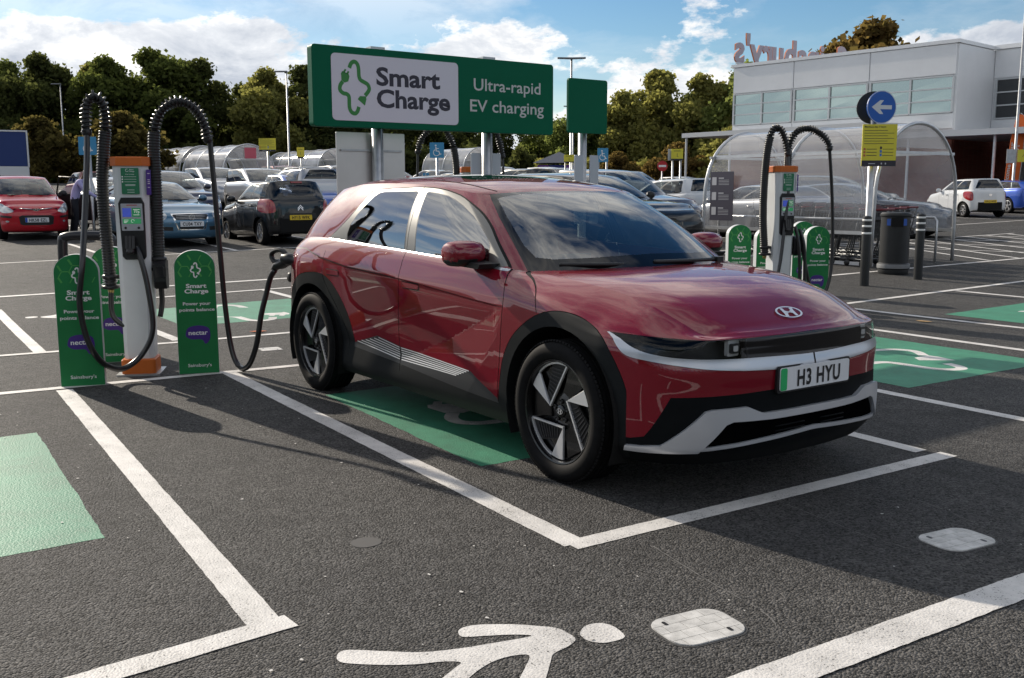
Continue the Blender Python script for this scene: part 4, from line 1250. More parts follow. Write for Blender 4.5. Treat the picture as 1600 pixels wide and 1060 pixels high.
def bay_panel(x0, x1, y0, y1, sk=-.055, sign=True, flip=1):
    pts = [(x0, y0), (x1, y0 + sk * (x1 - x0)), (x1 + .06, y1 + sk * (x1 - x0)), (x0, y1)]
    n = 7; P = []; wob = Vector((0, 0))
    for i in range(4):
        a, b = Vector(pts[i]), Vector(pts[(i + 1) % 4])
        for k in range(n * 12):
            p = a.lerp(b, k / (n * 12)); wob = wob * .8 + Vector((rng.uniform(-.003, .003), rng.uniform(-.003, .003))); P.append((p.x + wob.x, p.y + wob.y))
    ground_poly(P, GREENP, 'green_bay_panel', .0012)
    if sign:
        q = MB()
        draw_plug(q, frame((0, 0, 0), (0, flip, 0), (-flip, 0, 0)), .82, .115)
        cx_, cy_ = (x0 + x1) / 2 + .1, (y0 + y1) / 2 - .05
        q.v = [(a + cx_, b + cy_, ground_z(a + cx_, b + cy_) + .0016 + .0004) for a, b, c in q.v]
        tag(q.build('bay_plug_marking', LINE), kind='structure')
bay_panel(.25, 2.52, -.945, .85)
bay_panel(.26, 2.45, -5.0, -2.90)
bay_panel(.36, 2.60, 2.90, 4.92)
bay_panel(.24, 2.50, 7.13, 9.2, 0)
bay_panel(-5.80, -4.12, -.62, 1.32, 0, True, -1)
bay_panel(-5.80, -4.12, 2.9, 5.0, 0, True, -1)
bay_panel(-5.80, -4.12, -5.0, -2.7, 0, True, -1)
# walking figures painted on the footway strips
FIG = [(4.188, -2.270), (4.172, -2.236), (4.187, -2.180), (4.249, -2.089), (4.311, -2.024), (4.363, -1.981), (4.415, -1.973), (4.468, -1.983), (4.494, -2.036), (4.508, -2.106), (4.549, -2.151), (4.640, -2.245), (4.70, -2.34), (4.665, -2.385), (4.575, -2.289), (4.526, -2.232), (4.471, -2.178), (4.442, -2.225), (4.439, -2.298), (4.463, -2.375), (4.52, -2.50), (4.50, -2.60), (4.41, -2.430), (4.383, -2.384), (4.344, -2.431), (4.312, -2.506), (4.257, -2.591), (4.190, -2.670), (4.155, -2.696), (4.119, -2.690), (4.092, -2.662), (4.103, -2.627), (4.172, -2.546), (4.251, -2.447), (4.300, -2.331), (4.330, -2.224), (4.362, -2.089), (4.315, -2.135), (4.262, -2.230), (4.231, -2.281)]
HEAD = [(4.435, -1.936), (4.407, -1.889), (4.415, -1.838), (4.455, -1.814), (4.510, -1.819), (4.549, -1.836), (4.555, -1.873), (4.542, -1.924), (4.503, -1.954), (4.465, -1.953)]
ground_poly([tuple(p)[:2] for p in spline([(*p, 0) for p in FIG], 4, True)], LINE, 'walking_figure_marking', .002)
ground_poly([tuple(p)[:2] for p in spline([(*p, 0) for p in HEAD], 4, True)], LINE, 'walking_figure_marking', .002)
mv = lambda P: [(-1.0 * (x - 4.4) - 5.85, -1.0 * (y + 2.2) - 1.55) for x, y in P]
ground_poly(mv(FIG), LINE, 'walking_figure_marking', .002)
ground_poly(mv(HEAD), LINE, 'walking_figure_marking', .002)
# access covers let into the surface and painted over
def cover(cx_, cy_, rz, w, d, label, nx=4, ny=4, r=.07):
    o = empty('access_cover', label, 'access cover', (cx_, cy_, ground_z(cx_, cy_)), rz, 'painted access covers')
    q = MB(); q.prism(rrect(w + .02, d + .02, r + .01, 5), .0015, None); q.build('cover_frame', mat('cover_iron', (0.06, 0.058, 0.055), 0.6), o)
    CP = mat('cover_paint', (0.50, 0.49, 0.47), 0.6, noise=(14, 0.3))
    q = MB(); q.prism(rrect(w, d, r, 5), .002, None, 0, .001); q.build('cover_plate', CP, o)
    for i in range(nx):
        off = .5 * (i % 2)
        for j in range(-1, ny + 1):
            x0, x1 = -w / 2 + w * i / nx, -w / 2 + w * (i + 1) / nx
            y0, y1 = -d / 2 + d * (j + off) / ny, -d / 2 + d * (j + 1 + off) / ny
            y0, y1 = max(y0, -d / 2), min(y1, d / 2)
            if y1 - y0 < .02: continue
            P = [(x0 + .0013, y0 + .0013), (x1 - .0013, y0 + .0013), (x1 - .0013, y1 - .0013), (x0 + .0013, y1 - .0013)]
            clip = rrect(w - .002, d - .002, r, 5); P2 = P    # keep the tile inside the plate's round corners
            for a_, b_ in zip(clip, clip[1:] + clip[:1]):
                ex, ey = b_[0] - a_[0], b_[1] - a_[1]
                if abs(ex) + abs(ey) < 1e-9: continue
                out = []
                for p_, n_ in zip(P2, P2[1:] + P2[:1]):
                    sp, sn = ex * (p_[1] - a_[1]) - ey * (p_[0] - a_[0]), ex * (n_[1] - a_[1]) - ey * (n_[0] - a_[0])
                    if sp >= 0: out.append(p_)
                    if sp * sn < 0: t_ = sp / (sp - sn); out.append((p_[0] + (n_[0] - p_[0]) * t_, p_[1] + (n_[1] - p_[1]) * t_))
                P2 = out
                if len(P2) < 3: break
            if len(P2) < 3 or abs(sum(P2[i_][0] * P2[i_ - 1][1] - P2[i_ - 1][0] * P2[i_][1] for i_ in range(len(P2)))) < 4e-4: continue
            q = MB(); q.prism(P2, .0022, None, 0, .0032); q.build('cover_tile', CP, o)
    q = MB()
    for sx, sy in ((-.6, -.6), (.62, .55)): q.prism(rrect(.030, .014, .006, 2, sx * w / 2, sy * d / 2), .001, None, 0, .0056)
    q.build('lifting_slot', BLACK, o)
cover(4.638, -1.580, R(-8), .225, .300, 'white painted access cover beside the head of the walking figure')
cover(4.672, -.045, R(-8), .220, .300, 'white painted access cover in the shade ahead of the red car')
cover(-2.03, -.455, R(-8), .19, .19, 'small pale access cover on the strip behind the red car', 2, 2, .01)
q = MB(); q.prism(rrect(.12, .13, .055, 6), .002, None); tag(q.build('metal_disc', mat('worn_iron', (0.075, 0.072, 0.07), 0.6, 0.2), None, loc=(3.222, -2.127, ground_z(3.222, -2.127))), 'small dull metal disc set in the bare asphalt between the bays', 'survey disc')
for x, y, z_, c, lb in ((.481, 6.339, 60, (0.42, 0.27, 0.12), 'dry tan leaf lying between the two right hand bay lines'), (-3.227, -.124, 20, (0.55, 0.12, 0.02), 'orange leaf lying on the line behind the red car')):
    q = MB()
    lf = [(-.08, 0), (-.03, .035), (.03, .04), (.08, .01), (.10, 0), (.04, -.035), (-.04, -.03)]
    q.prism(lf, .003, None); q.v = [(a, b, e + .02 * (abs(a) * 8 + abs(b) * 10) * .6) for a, b, e in q.v]
    tag(q.build('leaf', mat('leaf_%d' % z_, c, 0.7), None, loc=(x, y, ground_z(x, y)), rz=z_), lb, 'leaf')
q = MB()
for k in range(150):                                      # flecks of spilt paint and litter
    u = rng.random()
    x, y = (rng.uniform(-.8, 5.0), rng.uniform(-3.6, -1.3)) if u < .6 else (rng.uniform(3.9, 6), rng.uniform(-3.2, .4))
    if abs(y) < 1.0 and x < 4: continue
    s = rng.choice((.003, .004, .005, .008)); a = rng.uniform(0, 3)
    P = [(x + s * rng.uniform(.6, 1.5) * math.cos(a + t), y + s * rng.uniform(.5, 1.2) * math.sin(a + t)) for t in (0, 1.3, 2.4, 3.5, 4.7)]
    b_ = len(q.v); q.add([(px, py, ground_z(px, py) + .0055) for px, py in P], [(0, 1, 2, 3, 4)])
tag(q.build('paint_flecks', mat('fleck', (0.55, 0.53, 0.5), 0.7)), 'tiny pale flecks scattered over the asphalt', 'litter', kind='stuff')
q = MB()
for P in (((3.93, -.25), (4.216, -.287), (4.439, -.321), (4.68, -.30)), ((4.217, .329), (4.43, .281), (4.66, .20)), ((3.97, -1.161), (4.343, -1.243), (4.677, -1.298), (4.80, -1.36))):                         # faint pale scrapes left by dragged trolleys
    pts = spline([(*p, 0) for p in P], 8)
    V, F = stroke([(p.x + rng.uniform(-.002, .002), p.y + rng.uniform(-.002, .002)) for p in pts], [rng.uniform(.003, .008) for _ in pts])
    keep = [f for f in F if rng.random() < .82]
    q.add([(v.x, v.y, ground_z(v.x, v.y) + .0015) for v in V], keep)
tag(q.build('surface_scrapes', mat('scrape_grey', (0.125, 0.12, 0.115), 0.8, noise=(40, 0.5))), 'faint pale scrape lines on the asphalt ahead of the red car', 'scrape marks', kind='stuff')

# ---------------------------------------------------------------- charging bays: boards, chargers, signs
GREEN_BOARD = mat('board_green', (0.022, 0.185, 0.060), 0.5, spec=0.15, noise=(3, 0.10))
def put_emblem(mb, T, size, w, mi=0, z=0.0): draw_plug(mb, T, size, w, mi, z)
def board(x, y, rz, label, z=None):
    """rounded green board standing on the ground, printed on its face (local +X)"""
    o = empty('charging_board', label, 'charging board', (x, y, ground_z(x, y) if z is None else z), rz, 'green charging boards')
    w, h, t = .318, 1.017, .085
    prof = [(-w / 2, 0), (w / 2, 0), (w / 2, h - .135)] + [(w / 2 * math.cos(R(a)), h - .135 + .135 * math.sin(R(a))) for a in range(12, 180, 12)] + [(-w / 2, h - .135)]
    T = frame((0, 0, 0), (0, 1, 0), (0, 0, 1))
    q = MB(); q.prism(prof, t, T, 0, -t); q.build('board_body', mat('board_edge', (0.50, 0.52, 0.53), 0.5), o)
    q = MB(); q.prism([(a * .985, .004 + b * .994) for a, b in prof], .004, T, 0, .0005); f = q.build('board_face', GREEN_BOARD, o)
    q = MB()                                             # honeycomb outlines in the crown
    s = .052
    for i in range(-4, 5):
        for j in range(0, 5):
            cx_, cz_ = i * s * 1.5, .80 + (j + .5 * (i % 2)) * s * 1.732
            if rng.random() < .18: continue
            for k in range(6):
                a, b = R(60 * k), R(60 * k + 60)
                p0, p1 = (cx_ + s * .92 * math.cos(a), cz_ + s * .92 * math.sin(a)), (cx_ + s * .92 * math.cos(b), cz_ + s * .92 * math.sin(b))
                ok = all(abs(p[0]) < w / 2 - .012 and p[1] > .775 and (p[1] < h - .145 or (p[0] / (w / 2 - .01)) ** 2 + ((p[1] - h + .135) / .127) ** 2 < 1) for p in (p0, p1))
                if ok and k < 4: flat_stroke(q, [p0, p1], .006, T, .0050, 0)
    q.build('honeycomb', mat('board_pale_green', (0.075, 0.33, 0.07), 0.45), f)
    q = MB()
    put_emblem(q, T @ Matrix.Translation((.006, .855, 0)), .060, .17, 0, .0056)
    put_text(q, 'Smart', T @ Matrix.Translation((.006, .711, 0)), .034, .160, .030, 0, .0056)
    put_text(q, 'Charge', T @ Matrix.Translation((.006, .668, 0)), .034, .185, .030, 0, .0056)
    put_text(q, 'Power your', T @ Matrix.Translation((.004, .570, 0)), .026, .215, .020, 0, .0056)
    put_text(q, 'points balance', T @ Matrix.Translation((.004, .520, 0)), .026, .275, .020, 0, .0056)
    put_text(q, "Sainsbury's", T @ Matrix.Translation((.006, .060, 0)), .027, .185, .008, 0, .0056)
    q.build('lettering', WHITE, f)
    q = MB()
    bub = [(p.x, p.y) for p in spline([(-.098, .005, 0), (-.075, .055, 0), (0, .072, 0), (.075, .055, 0), (.095, .01, 0), (.088, -.05, 0), (.055, -.082, 0), (.025, -.045, 0), (-.05, -.042, 0), (-.09, -.022, 0)], 5, True)]
    flat_poly(q, bub, T @ Matrix.Translation((.004, .330, 0)), .0052)
    b_ = q.build('speech_bubble', mat('purple_print', (0.055, 0.02, 0.20), 0.45), f)
    q = MB(); put_text(q, 'nectar', T @ Matrix.Translation((.004, .325, 0)), .038, .150, .018, 0, .0058); q.build('lettering', WHITE, b_)
    return o
rzB = R(-19)
board(-1.165, -2.315, rzB, 'green charging board left of the near charger, a cable hanging across its face', 0)
board(-1.160, -1.415, rzB, 'green charging board between the near charger and the red car', 0)
board(-2.140, -1.830, rzB, 'green charging board half hidden behind the near charger column', 0)
xy = at((1155 - 800) / 1551.4 * 13.0, 13.0); board(*xy, R(-24), 'leftmost green board beyond the bonnet, in front of the trolley shelter')
xy = at((1277 - 800) / 1551.4 * 12.6, 12.6); board(*xy, R(-24), 'rightmost green board beyond the bonnet, overlapping another board')
xy = at((1200 - 800) / 1551.4 * 12.3, 12.3); board(*xy, R(-24), 'green board half hidden by the far right charger column')
xy = at((1254 - 800) / 1551.4 * 13.9, 13.9); board(*xy, R(-24), 'green board partly covered by the board in front, right of the far charger')

def coil(path, r, wire, turns_per_m, n=14):
    P = resample(path, .008)
    out = []; up = None; acc = 0.0
    for i, p in enumerate(P):
        t = (P[min(i + 1, len(P) - 1)] - P[max(i - 1, 0)]).normalized()
        if up is None: up = t.orthogonal().normalized()
        up = (up - t * up.dot(t)).normalized(); w_ = t.cross(up)
        a = acc * 2 * math.pi * turns_per_m
        out.append(p + (up * math.cos(a) + w_ * math.sin(a)) * r)
        acc += .008
    return out
CABLE = mat('cable_black', (0.013, 0.013, 0.014), 0.30, coat=0.3)
HOSE = mat('hose_black', (0.014, 0.014, 0.015), 0.34)
def smoothp(P, n=10): return spline(P, n)
def connector(parent, T):
    """charging gun: a barrel along local -X, grip ring behind"""
    q = MB()
    q.lathe([(0, .0), (.034, .0), (.036, .05), (.044, .06), (.050, .11), (.044, .16), (0, .165)], 16, T @ frame((0, 0, 0), (0, 1, 0), (0, 0, 1)), 0)
    loop = [(.12, 0, .01), (.17, 0, .055), (.24, 0, .062), (.315, 0, .035), (.325, 0, -.005), (.29, 0, -.035), (.22, 0, -.030), (.15, 0, -.03)]
    q.tube([T @ Vector(p) for p in smoothp(loop, 5)], .020, 8)
    q.tube([T @ Vector(p) for p in ((.12, 0, -.01), (.19, 0, -.045), (.26, 0, -.065), (.30, 0, -.10))], [.042, .040, .034, .024], 10)
    return q.build('connector', mat('connector_black', (0.010, 0.010, 0.011), 0.35), parent, auto=40)
def charger(x, y, rz, z, label, hoses, cables, detail=True):
    o = empty('vehicle_charger', label, 'EV charger', (x, y, z), rz, 'vehicle chargers')
    q = MB(); q.prism(rrect(.36, .34, .01, 2), .014, None); q.build('base_plate', STEEL, o)
    ORANGE = mat('orange_trim', (0.52, 0.12, 0.014), 0.45, noise=(6, 0.08))
    q = MB(); q.prism(rrect(.285, .270, .03, 3), .118, None, 0, .014, bev=.008); q.build('plinth', ORANGE, o)
    def sect(w, d, c): return [(d / 2, -w / 2 + c), (d / 2, w / 2 - c), (d / 2 - c, w / 2), (-d / 2, w / 2), (-d / 2, -w / 2), (d / 2 - c, -w / 2)]
    q = MB()
    a, b = sect(.232, .20, .035), sect(.272, .23, .042)
    V = [(px, py + .0, .132) for px, py in a] + [(px, py + .012, 1.690) for px, py in b]
    n = 6
    q.add(V, [(k, (k + 1) % n, n + (k + 1) % n, n + k) for k in range(n)] + [tuple(range(n - 1, -1, -1)), tuple(range(n, 2 * n))])
    col = q.build('column', mat('charger_white', (0.60, 0.62, 0.63), 0.32, noise=(3, 0.06)), o)
    q = MB(); q.prism(sect(.300, .26, .05), .072, Matrix.Translation((0, .012, 0)), 0, 1.690, bev=.008); q.build('cap', ORANGE, o)
    T = frame((.0982, .008, 0), (0, 1, 0), (.0173, 0, 1))
    q = MB()
    fr_ = [(-.082, .970), (-.060, .945), (.085, .945), (.100, .970), (.104, 1.395), (.082, 1.440), (-.070, 1.440), (-.094, 1.395)]
    q.prism(fr_, .022, T @ Matrix.Translation((0, 0, -.012)), 0, bev=.005); sp = q.build('screen_panel', mat('charger_black', (0.014, 0.014, 0.016), 0.35), o)
    q = MB(); q.prism(rrect(.165, .215, .006, 2, .008, 1.285), .003, T, 0, .0105); bz = q.build('screen_bezel', mat('bezel_grey', (0.36, 0.37, 0.40), 0.4), sp)
    scr = lambda nm, c: mat(nm, c, 0.25, emit=(c, .30))
    q = MB()
    q.prism(rrect(.066, .070, .002, 1, -.030, 1.322), .001, T, 0, .0137); q.prism(rrect(.066, .070, .002, 1, .042, 1.322), .001, T, 1, .0137); q.prism(rrect(.140, .040, .002, 1, .006, 1.252), .001, T, 2, .0137)
    ds = q.build('display', [scr('screen_blue', (0.045, 0.07, 0.34)), scr('screen_green', (0.02, 0.14, 0.06)), scr('screen_mid_green', (0.03, 0.20, 0.08))], bz)
    q = MB()
    put_text(q, '77p', T @ Matrix.Translation((.046, 1.318, 0)), .020, .042, .01, 0, .0152)
    for zz, x0, x1 in ((1.262, -.055, -.020), (1.250, -.055, -.025), (1.242, -.055, -.035), (1.345, .02, .07), (1.303, .02, .066)): flat_stroke(q, [(x0, zz), (x1, zz)], .004, T, .0152)
    ringp = [(.012 + .012 * math.cos(R(20 * k)), 1.254 + .012 * math.sin(R(20 * k))) for k in range(15)]
    flat_stroke(q, ringp, .003, T, .0152)
    q.build('lettering', scr('screen_white', (0.5, 0.55, 0.5)), ds)
    q = MB()
    for yy in (-.045, .055): q.lathe([(.010, 0), (.010, .003), (0, .004)], 10, T @ Matrix.Translation((yy, 1.200, .0135)), 0)
    flat_stroke(q, [(-.03, 1.380), (.05, 1.380)], .006, T, .0137, 1)
    q.build('button', [BLACK, mat('print_red', (0.4, 0.03, 0.02), 0.5)], bz)
    q = MB(); q.prism(rrect(.135, .205, .004, 1, .008, 1.570), .002, T, 0, -.0005); lb = q.build('instruction_label', mat('label_green', (0.02, 0.16, 0.075), 0.45), o)
    q = MB()
    flat_stroke(q, [(-.012 + .011 * math.cos(R(24 * k + 60)), 1.654 + .011 * math.sin(R(24 * k + 60))) for k in range(13)], .003, T, .0019)
    put_text(q, 'Smart', T @ Matrix.Translation((.022, 1.656, 0)), .010, None, .01, 0, .0019); put_text(q, 'Charge', T @ Matrix.Translation((.024, 1.642, 0)), .010, None, .01, 0, .0019)
    put_text(q, 'How to charge', T @ Matrix.Translation((.008, 1.620, 0)), .008, None, .008, 0, .0019)
    for k, zz in enumerate((1.604, 1.584, 1.564)):
        flat_poly(q, rrect(.011, .011, .002, 1, -.050, zz), T, .0019); flat_stroke(q, [(-.036, zz), (.055, zz)], .0022, T, .0019)
    for zz, a_, b_ in ((1.542, -.030, .046), (1.534, -.030, .046), (1.500, -.018, .036), (1.482, -.018, .036)): flat_stroke(q, [(a_, zz), (b_, zz)], .003, T, .0019)
    q.build('lettering', WHITE, lb)
    q = MB(); T2 = frame((.098, .128, 0), (-.6, .8, 0), (-.003, .012, 1)); q.prism(rrect(.040, .200, .004, 1, 0, 1.560), .002, T2, 0, .006); ps = q.build('purple_strip', mat('purple_print', (0.055, 0.02, 0.20), 0.45), o)
    q = MB()
    for zz in (1.63, 1.58, 1.565, 1.55, 1.52): flat_stroke(q, [(-.010, zz), (.010, zz)], .004, T2, .0085)
    q.build('lettering', WHITE, ps)
    q = MB()                                             # socket holster on the right side, with its guns
    q.prism([(-.05, .70), (.07, .70), (.10, .76), (.10, .90), (.05, .93), (-.05, .93)], .10, frame((0, .245, 0), (1, 0, 0), (0, 0, 1)), 0, bev=.012)
    q.prism(rrect(.08, .09, .01, 2, .01, .84), .04, frame((.07, .20, 0), (.35, .94, 0), (0, 0, 1)), 0)
    q.build('holster', mat('charger_black'), o)
    for kind, path in hoses:
        P = smoothp(path, 12)
        lo = [p for p in P[:int(len(P) * kind)]]; hi = P[int(len(P) * kind) - 1:]
        Lp = resample(lo, .0075)
        q = MB(); q.tube(Lp, [(.052 if i % 3 == 0 else .046 if i % 3 == 1 else .042) for i in range(len(Lp))], 12); h = q.build('hose', HOSE, o)
        q = MB(); q.tube(resample(hi, .02), .025, 10); q.tube(coil(hi, .041, .0095, 30), .0095, 6); q.build('hose_coil', HOSE, h)
        q = MB()
        e = P[-1]; d_ = (P[-1] - P[-4]).normalized()
        q.tube([e - d_ * .03, e - d_ * .025, e + d_ * .015, e + d_ * .03], [.03, .038, .036, .026], 12); q.build('hose_end', mat('charger_black'), h); q = MB()
        s0 = P[0]
        q.tube([s0 + Vector((0, 0, .10)), s0 + Vector((0, 0, .09)), s0 + Vector((0, 0, .07)), s0 + Vector((0, 0, .06))], [.050, .064, .064, .050], 14); q.build('hose_collar', mat('charger_black'), h); q = MB()
        q.tube([s0 + Vector((0, 0, .012)), s0 + Vector((0, 0, .008)), s0 + Vector((0, 0, -.012)), s0 + Vector((0, 0, -.02))], [.05, .070, .070, .050], 14); q.build('hose_collar', mat('charger_black'), h); q = MB()
        q.box(((s0.x) / 2, s0.y * .72, s0.z + .08), (.03, abs(s0.y) * .5, .03))
        q.build('hose_bracket', mat('charger_black'), h)
        q = MB(); q.tube([s0 + Vector((0, 0, -.018)), s0 + Vector((0, 0, -.055))], [.026, .022], 8); q.build('gland', mat('brass', (0.35, 0.27, 0.10), 0.35, 0.8), h)
    for path, r_ in cables:
        q = MB(); q.tube(resample(smoothp(path, 10), .02), r_, 10); q.build('cable', CABLE, o)
    q = MB()                                             # gun parked below the screen
    Tn = T @ Matrix.Translation((-.010, 1.075, .02)) @ Matrix.Rotation(R(-14), 4, 'X')
    for dx in (-.026, 0, .026): q.prism(rrect(.022, .105, .008, 2, dx, 0), .055, Tn)
    q.prism(rrect(.060, .06, .015, 2, .0, -.06), .05, Tn, bev=.01)
    q.build('parked_connector', mat('connector_black', (0.010, 0.010, 0.011), 0.35), o)
    return o
def to_local(x, y, rz, P):
    c, s = math.cos(-rz), math.sin(-rz)
    return [(c * (a - x) - s * (b - y), s * (a - x) + c * (b - y), e) for a, b, e in P]
bx, by, rzC = -1.500, -1.785, R(-25)
hoseL = [(.0, -.205, .72), (.0, -.210, .97), (0, -.222, 1.49), (0, -.195, 1.82), (.0, -.168, 2.03), (.02, -.178, 2.18), (.03, -.237, 2.237), (.04, -.288, 2.18), (.05, -.304, 2.06), (.05, -.303, 1.95)]
hoseR = [(.0, .180, .86), (0, .186, 1.226), (0, .189, 1.587), (0, .189, 1.84), (0, .212, 2.02), (.01, .278, 2.146), (.02, .404, 2.205), (.02, .525, 2.149), (.02, .594, 2.023), (.02, .614, 1.906)]
cabL = [(.05, -.303, 1.95), (.13, -.296, 1.76), (.30, -.283, 1.485), (.58, -.270, 1.01), (.62, -.305, .673), (.62, -.281, .428), (.60, -.226, .26), (.50, -.165, .15), (.37, -.07, .10), (.28, .055, .19), (.24, .145, .392), (.20, .118, .72), (.17, .071, .95), (.13, .03, 1.06)]
cabR = to_local(bx, by, rzC, [(-1.222, -1.220, 1.90), (-1.205, -1.205, 1.48), (-1.18, -1.19, .96), (-1.16, -1.175, .53), (-1.11, -1.155, .19), (-1.02, -1.125, .045), (-.88, -1.10, .075), (-.77, -1.07, .25), (-.74, -1.03, .50), (-.72, -.985, .68), (-.68, -.965, .80), (-.615, -.945, .875)])
tailL = [(.0, -.205, .68), (.01, -.205, .50), (.04, -.14, .42), (.08, -.06, .40)]
tailR = [(.0, .180, .82), (.0, .19, .60), (.02, .17, .46)]
CH = charger(bx, by, rzC, .0, 'near charger with a screen, two hose arches, one cable plugged into the red car', [(.42, hoseL), (.42, hoseR)], [(cabL, .0225), (cabR, .0225), (tailL, .022), (tailR, .022)])
gun_at = to_local(bx, by, rzC, [(-.352, -.870, .955), (-.60, -.935, .968)])
g0, g1 = Vector(gun_at[0]), Vector(gun_at[1])
ex = (g1 - g0).normalized(); ez = Vector((0, 0, 1)); ey = ez.cross(ex).normalized(); ez = ex.cross(ey)
connector(CH, Matrix(((ex.x, ey.x, ez.x, g0.x), (ex.y, ey.y, ez.y, g0.y), (ex.z, ey.z, ez.z, g0.z), (0, 0, 0, 1))))
# the charger beyond the bonnet
rzR = R(-20)
xy = at((1217 - 800) / 1551.4 * 12.0, 12.0)
hL = [(-.02, -.185, .72), (-.02, -.225, 1.20), (-.02, -.215, 1.75), (0, -.190, 2.05), (.0, -.14, 2.185), (.0, -.07, 2.205), (.0, .0, 2.12), (.02, .035, 2.00), (.04, .045, 1.90)]
hR = [(-.05, .120, 1.20), (-.05, .110, 1.50), (-.03, .085, 1.80), (-.01, .09, 2.02), (.0, .17, 2.16), (.0, .32, 2.205), (.0, .48, 2.15), (.02, .575, 2.06), (.02, .612, 1.97)]
cL = [(.04, .045, 1.90), (.10, .03, 1.50), (.14, -.02, 1.10), (.18, -.08, .70), (.2, -.13, .40), (.2, -.10, .10)]
cR = [(.02, .612, 1.97), (.03, .665, 1.45), (.05, .690, .90), (.08, .66, .45), (.10, .55, .20), (.12, .38, .30), (.12, .26, .70), (.10, .22, 1.00)]
cS = [(.10, .20, 1.02), (.14, .25, .80), (.16, .26, .35), (.2, .2, .06)]
cS2 = [(.10, .14, 1.05), (.14, .18, .80), (.16, .19, .35), (.2, .1, .06)]
ch2 = charger(*xy, rzR, ground_z(*xy), 'charger seen over the bonnet in front of the trolley shelter', [(.42, hL), (.34, hR)], [(cL, .021), (cR, .021), (cS, .021), (cS2, .021)])
# and the one behind the roof of the red car
xy = at((738 - 800) / 1551.4 * 13.4, 13.4)
h1 = [(.0, -.205, .80), (.0, -.205, 1.4), (0, -.205, 1.78), (.0, -.25, 2.06), (.0, -.36, 2.25), (.0, -.50, 2.27), (.0, -.64, 2.15), (.0, -.71, 1.95)]
h2 = [(.0, .19, .80), (0, .185, 1.4), (0, .19, 1.80), (0, .20, 2.04), (.0, .26, 2.22), (.0, .33, 2.22), (.0, .39, 2.05), (.0, .42, 1.90)]
charger(*xy, R(-25), ground_z(*xy), 'charger behind the red car, only its orange cap and hose arches in sight', [(.42, h1), (.42, h2)], [([(0, -.71, 1.95), (.03, -.72, 1.2), (.05, -.6, .4), (.1, -.3, .2), (.14, .0, .9)], .016), ([(0, .42, 1.90), (.03, .44, 1.2), (.05, .4, .4), (.1, .2, .2), (.12, .22, .8)], .016)])
# black hoop barrier behind the near charger
o = empty('hoop_barrier', 'black rounded hoop barrier standing behind the left green board', 'barrier', (-3.16, -1.79, 0), R(-35))
q = MB()
hp = smoothp([(0, -.24, 0), (0, -.24, .55), (0, -.235, .98), (0, -.20, 1.06), (0, 0, 1.075), (0, .20, 1.06), (0, .235, .98), (0, .24, .55), (0, .24, 0)], 6)
q.tube(hp, .045, 10); q.build('hoop', mat('hoop_black', (0.02, 0.02, 0.023), 0.3), o)
q = MB(); q.prism(rrect(.43, .60, .03, 3, 0, .55), .05, frame((-.025, 0, 0), (0, 1, 0), (0, 0, 1)), bev=.01); q.prism(rrect(.46, .22, .03, 3, 0, .11), .09, frame((-.045, 0, 0), (0, 1, 0), (0, 0, 1)), bev=.01); q.build('infill_panel', mat('hoop_black'), o)

# big green sign on two posts
SG = mat('sign_green', (0.002, 0.110, 0.056), 0.5, spec=0.1, noise=(1.2, 0.06))
sx = -2.2
gzs = ground_z(sx, 1.5)
o = empty('charging_sign', 'large green and white charging sign on two grey posts behind the red car', 'sign', (sx, 1.595, 0))
T = frame((0, 0, 0), (0, 1, 0), (0, 0, 1))
q = MB(); q.prism(rrect(2.925, .775, .035, 4, 0, 2.500), .10, T, 0, -.10, bev=.004); q.build('sign_panel', SG, o)
q = MB(); q.prism(rrect(1.455, .640, .045, 5, -.535, 2.497), .003, T, 0, .0005); wp = q.build('white_panel', mat('sign_white', (0.64, 0.63, 0.70), 0.45), o)
q = MB(); put_emblem(q, T @ Matrix.Translation((-1.018, 2.497, 0)), .255, .155, 0, .0045); q.build('plug_emblem', mat('emblem_green', (0.035, 0.22, 0.045), 0.45), wp)
q = MB()
put_text(q, 'Smart', T @ Matrix.Translation((-.775, 2.540, 0)), .178, .745, .030, 0, .0045, align='l')
put_text(q, 'Charge', T @ Matrix.Translation((-.775, 2.325, 0)), .178, .865, .030, 0, .0045, align='l')
q.build('lettering', mat('sign_ink', (0.030, 0.028, 0.045), 0.5), wp)
q = MB()
put_text(q, 'Ultra-rapid', T @ Matrix.Translation((.835, 2.552, 0)), .130, .890, .009, 0, .001)
put_text(q, 'EV charging', T @ Matrix.Translation((.835, 2.330, 0)), .130, .985, .009, 0, .001)
q.build('lettering', mat('sign_letter', (0.52, 0.54, 0.53), 0.5), o)
for yy in (-.69, .665):
    q = MB(); q.lathe([(.057, gzs - .02), (.057, 2.905), (0, 2.91)], 20, Matrix.Translation((-.165, yy, 0))); q.tube([(-.104, yy + .03, gzs), (-.104, yy + .03, 2.12)], .006, 6); q.box((-.165, yy, 2.912), (.11, .16, .03)); q.build('post', STEEL, o)
empty('plain_sign_back', 'pale back of a blank sign fixed under the large green sign', 'sign', (sx - .235, .87, 0))
ob = bpy.data.objects['plain_sign_back']
q = MB(); q.prism(rrect(.785, .93, .01, 2, 0, 1.615), .012, T, 0, -.012); q.build('back_plate', mat('bare_aluminium', (0.60, 0.59, 0.57), 0.30, 0.55, noise=(0.8, 0.12)), ob)
for zz in (1.90, 1.45):
    q = MB(); q.box((.012, 0, zz), (.022, .70, .018)); q.build('rail', STEEL, ob)
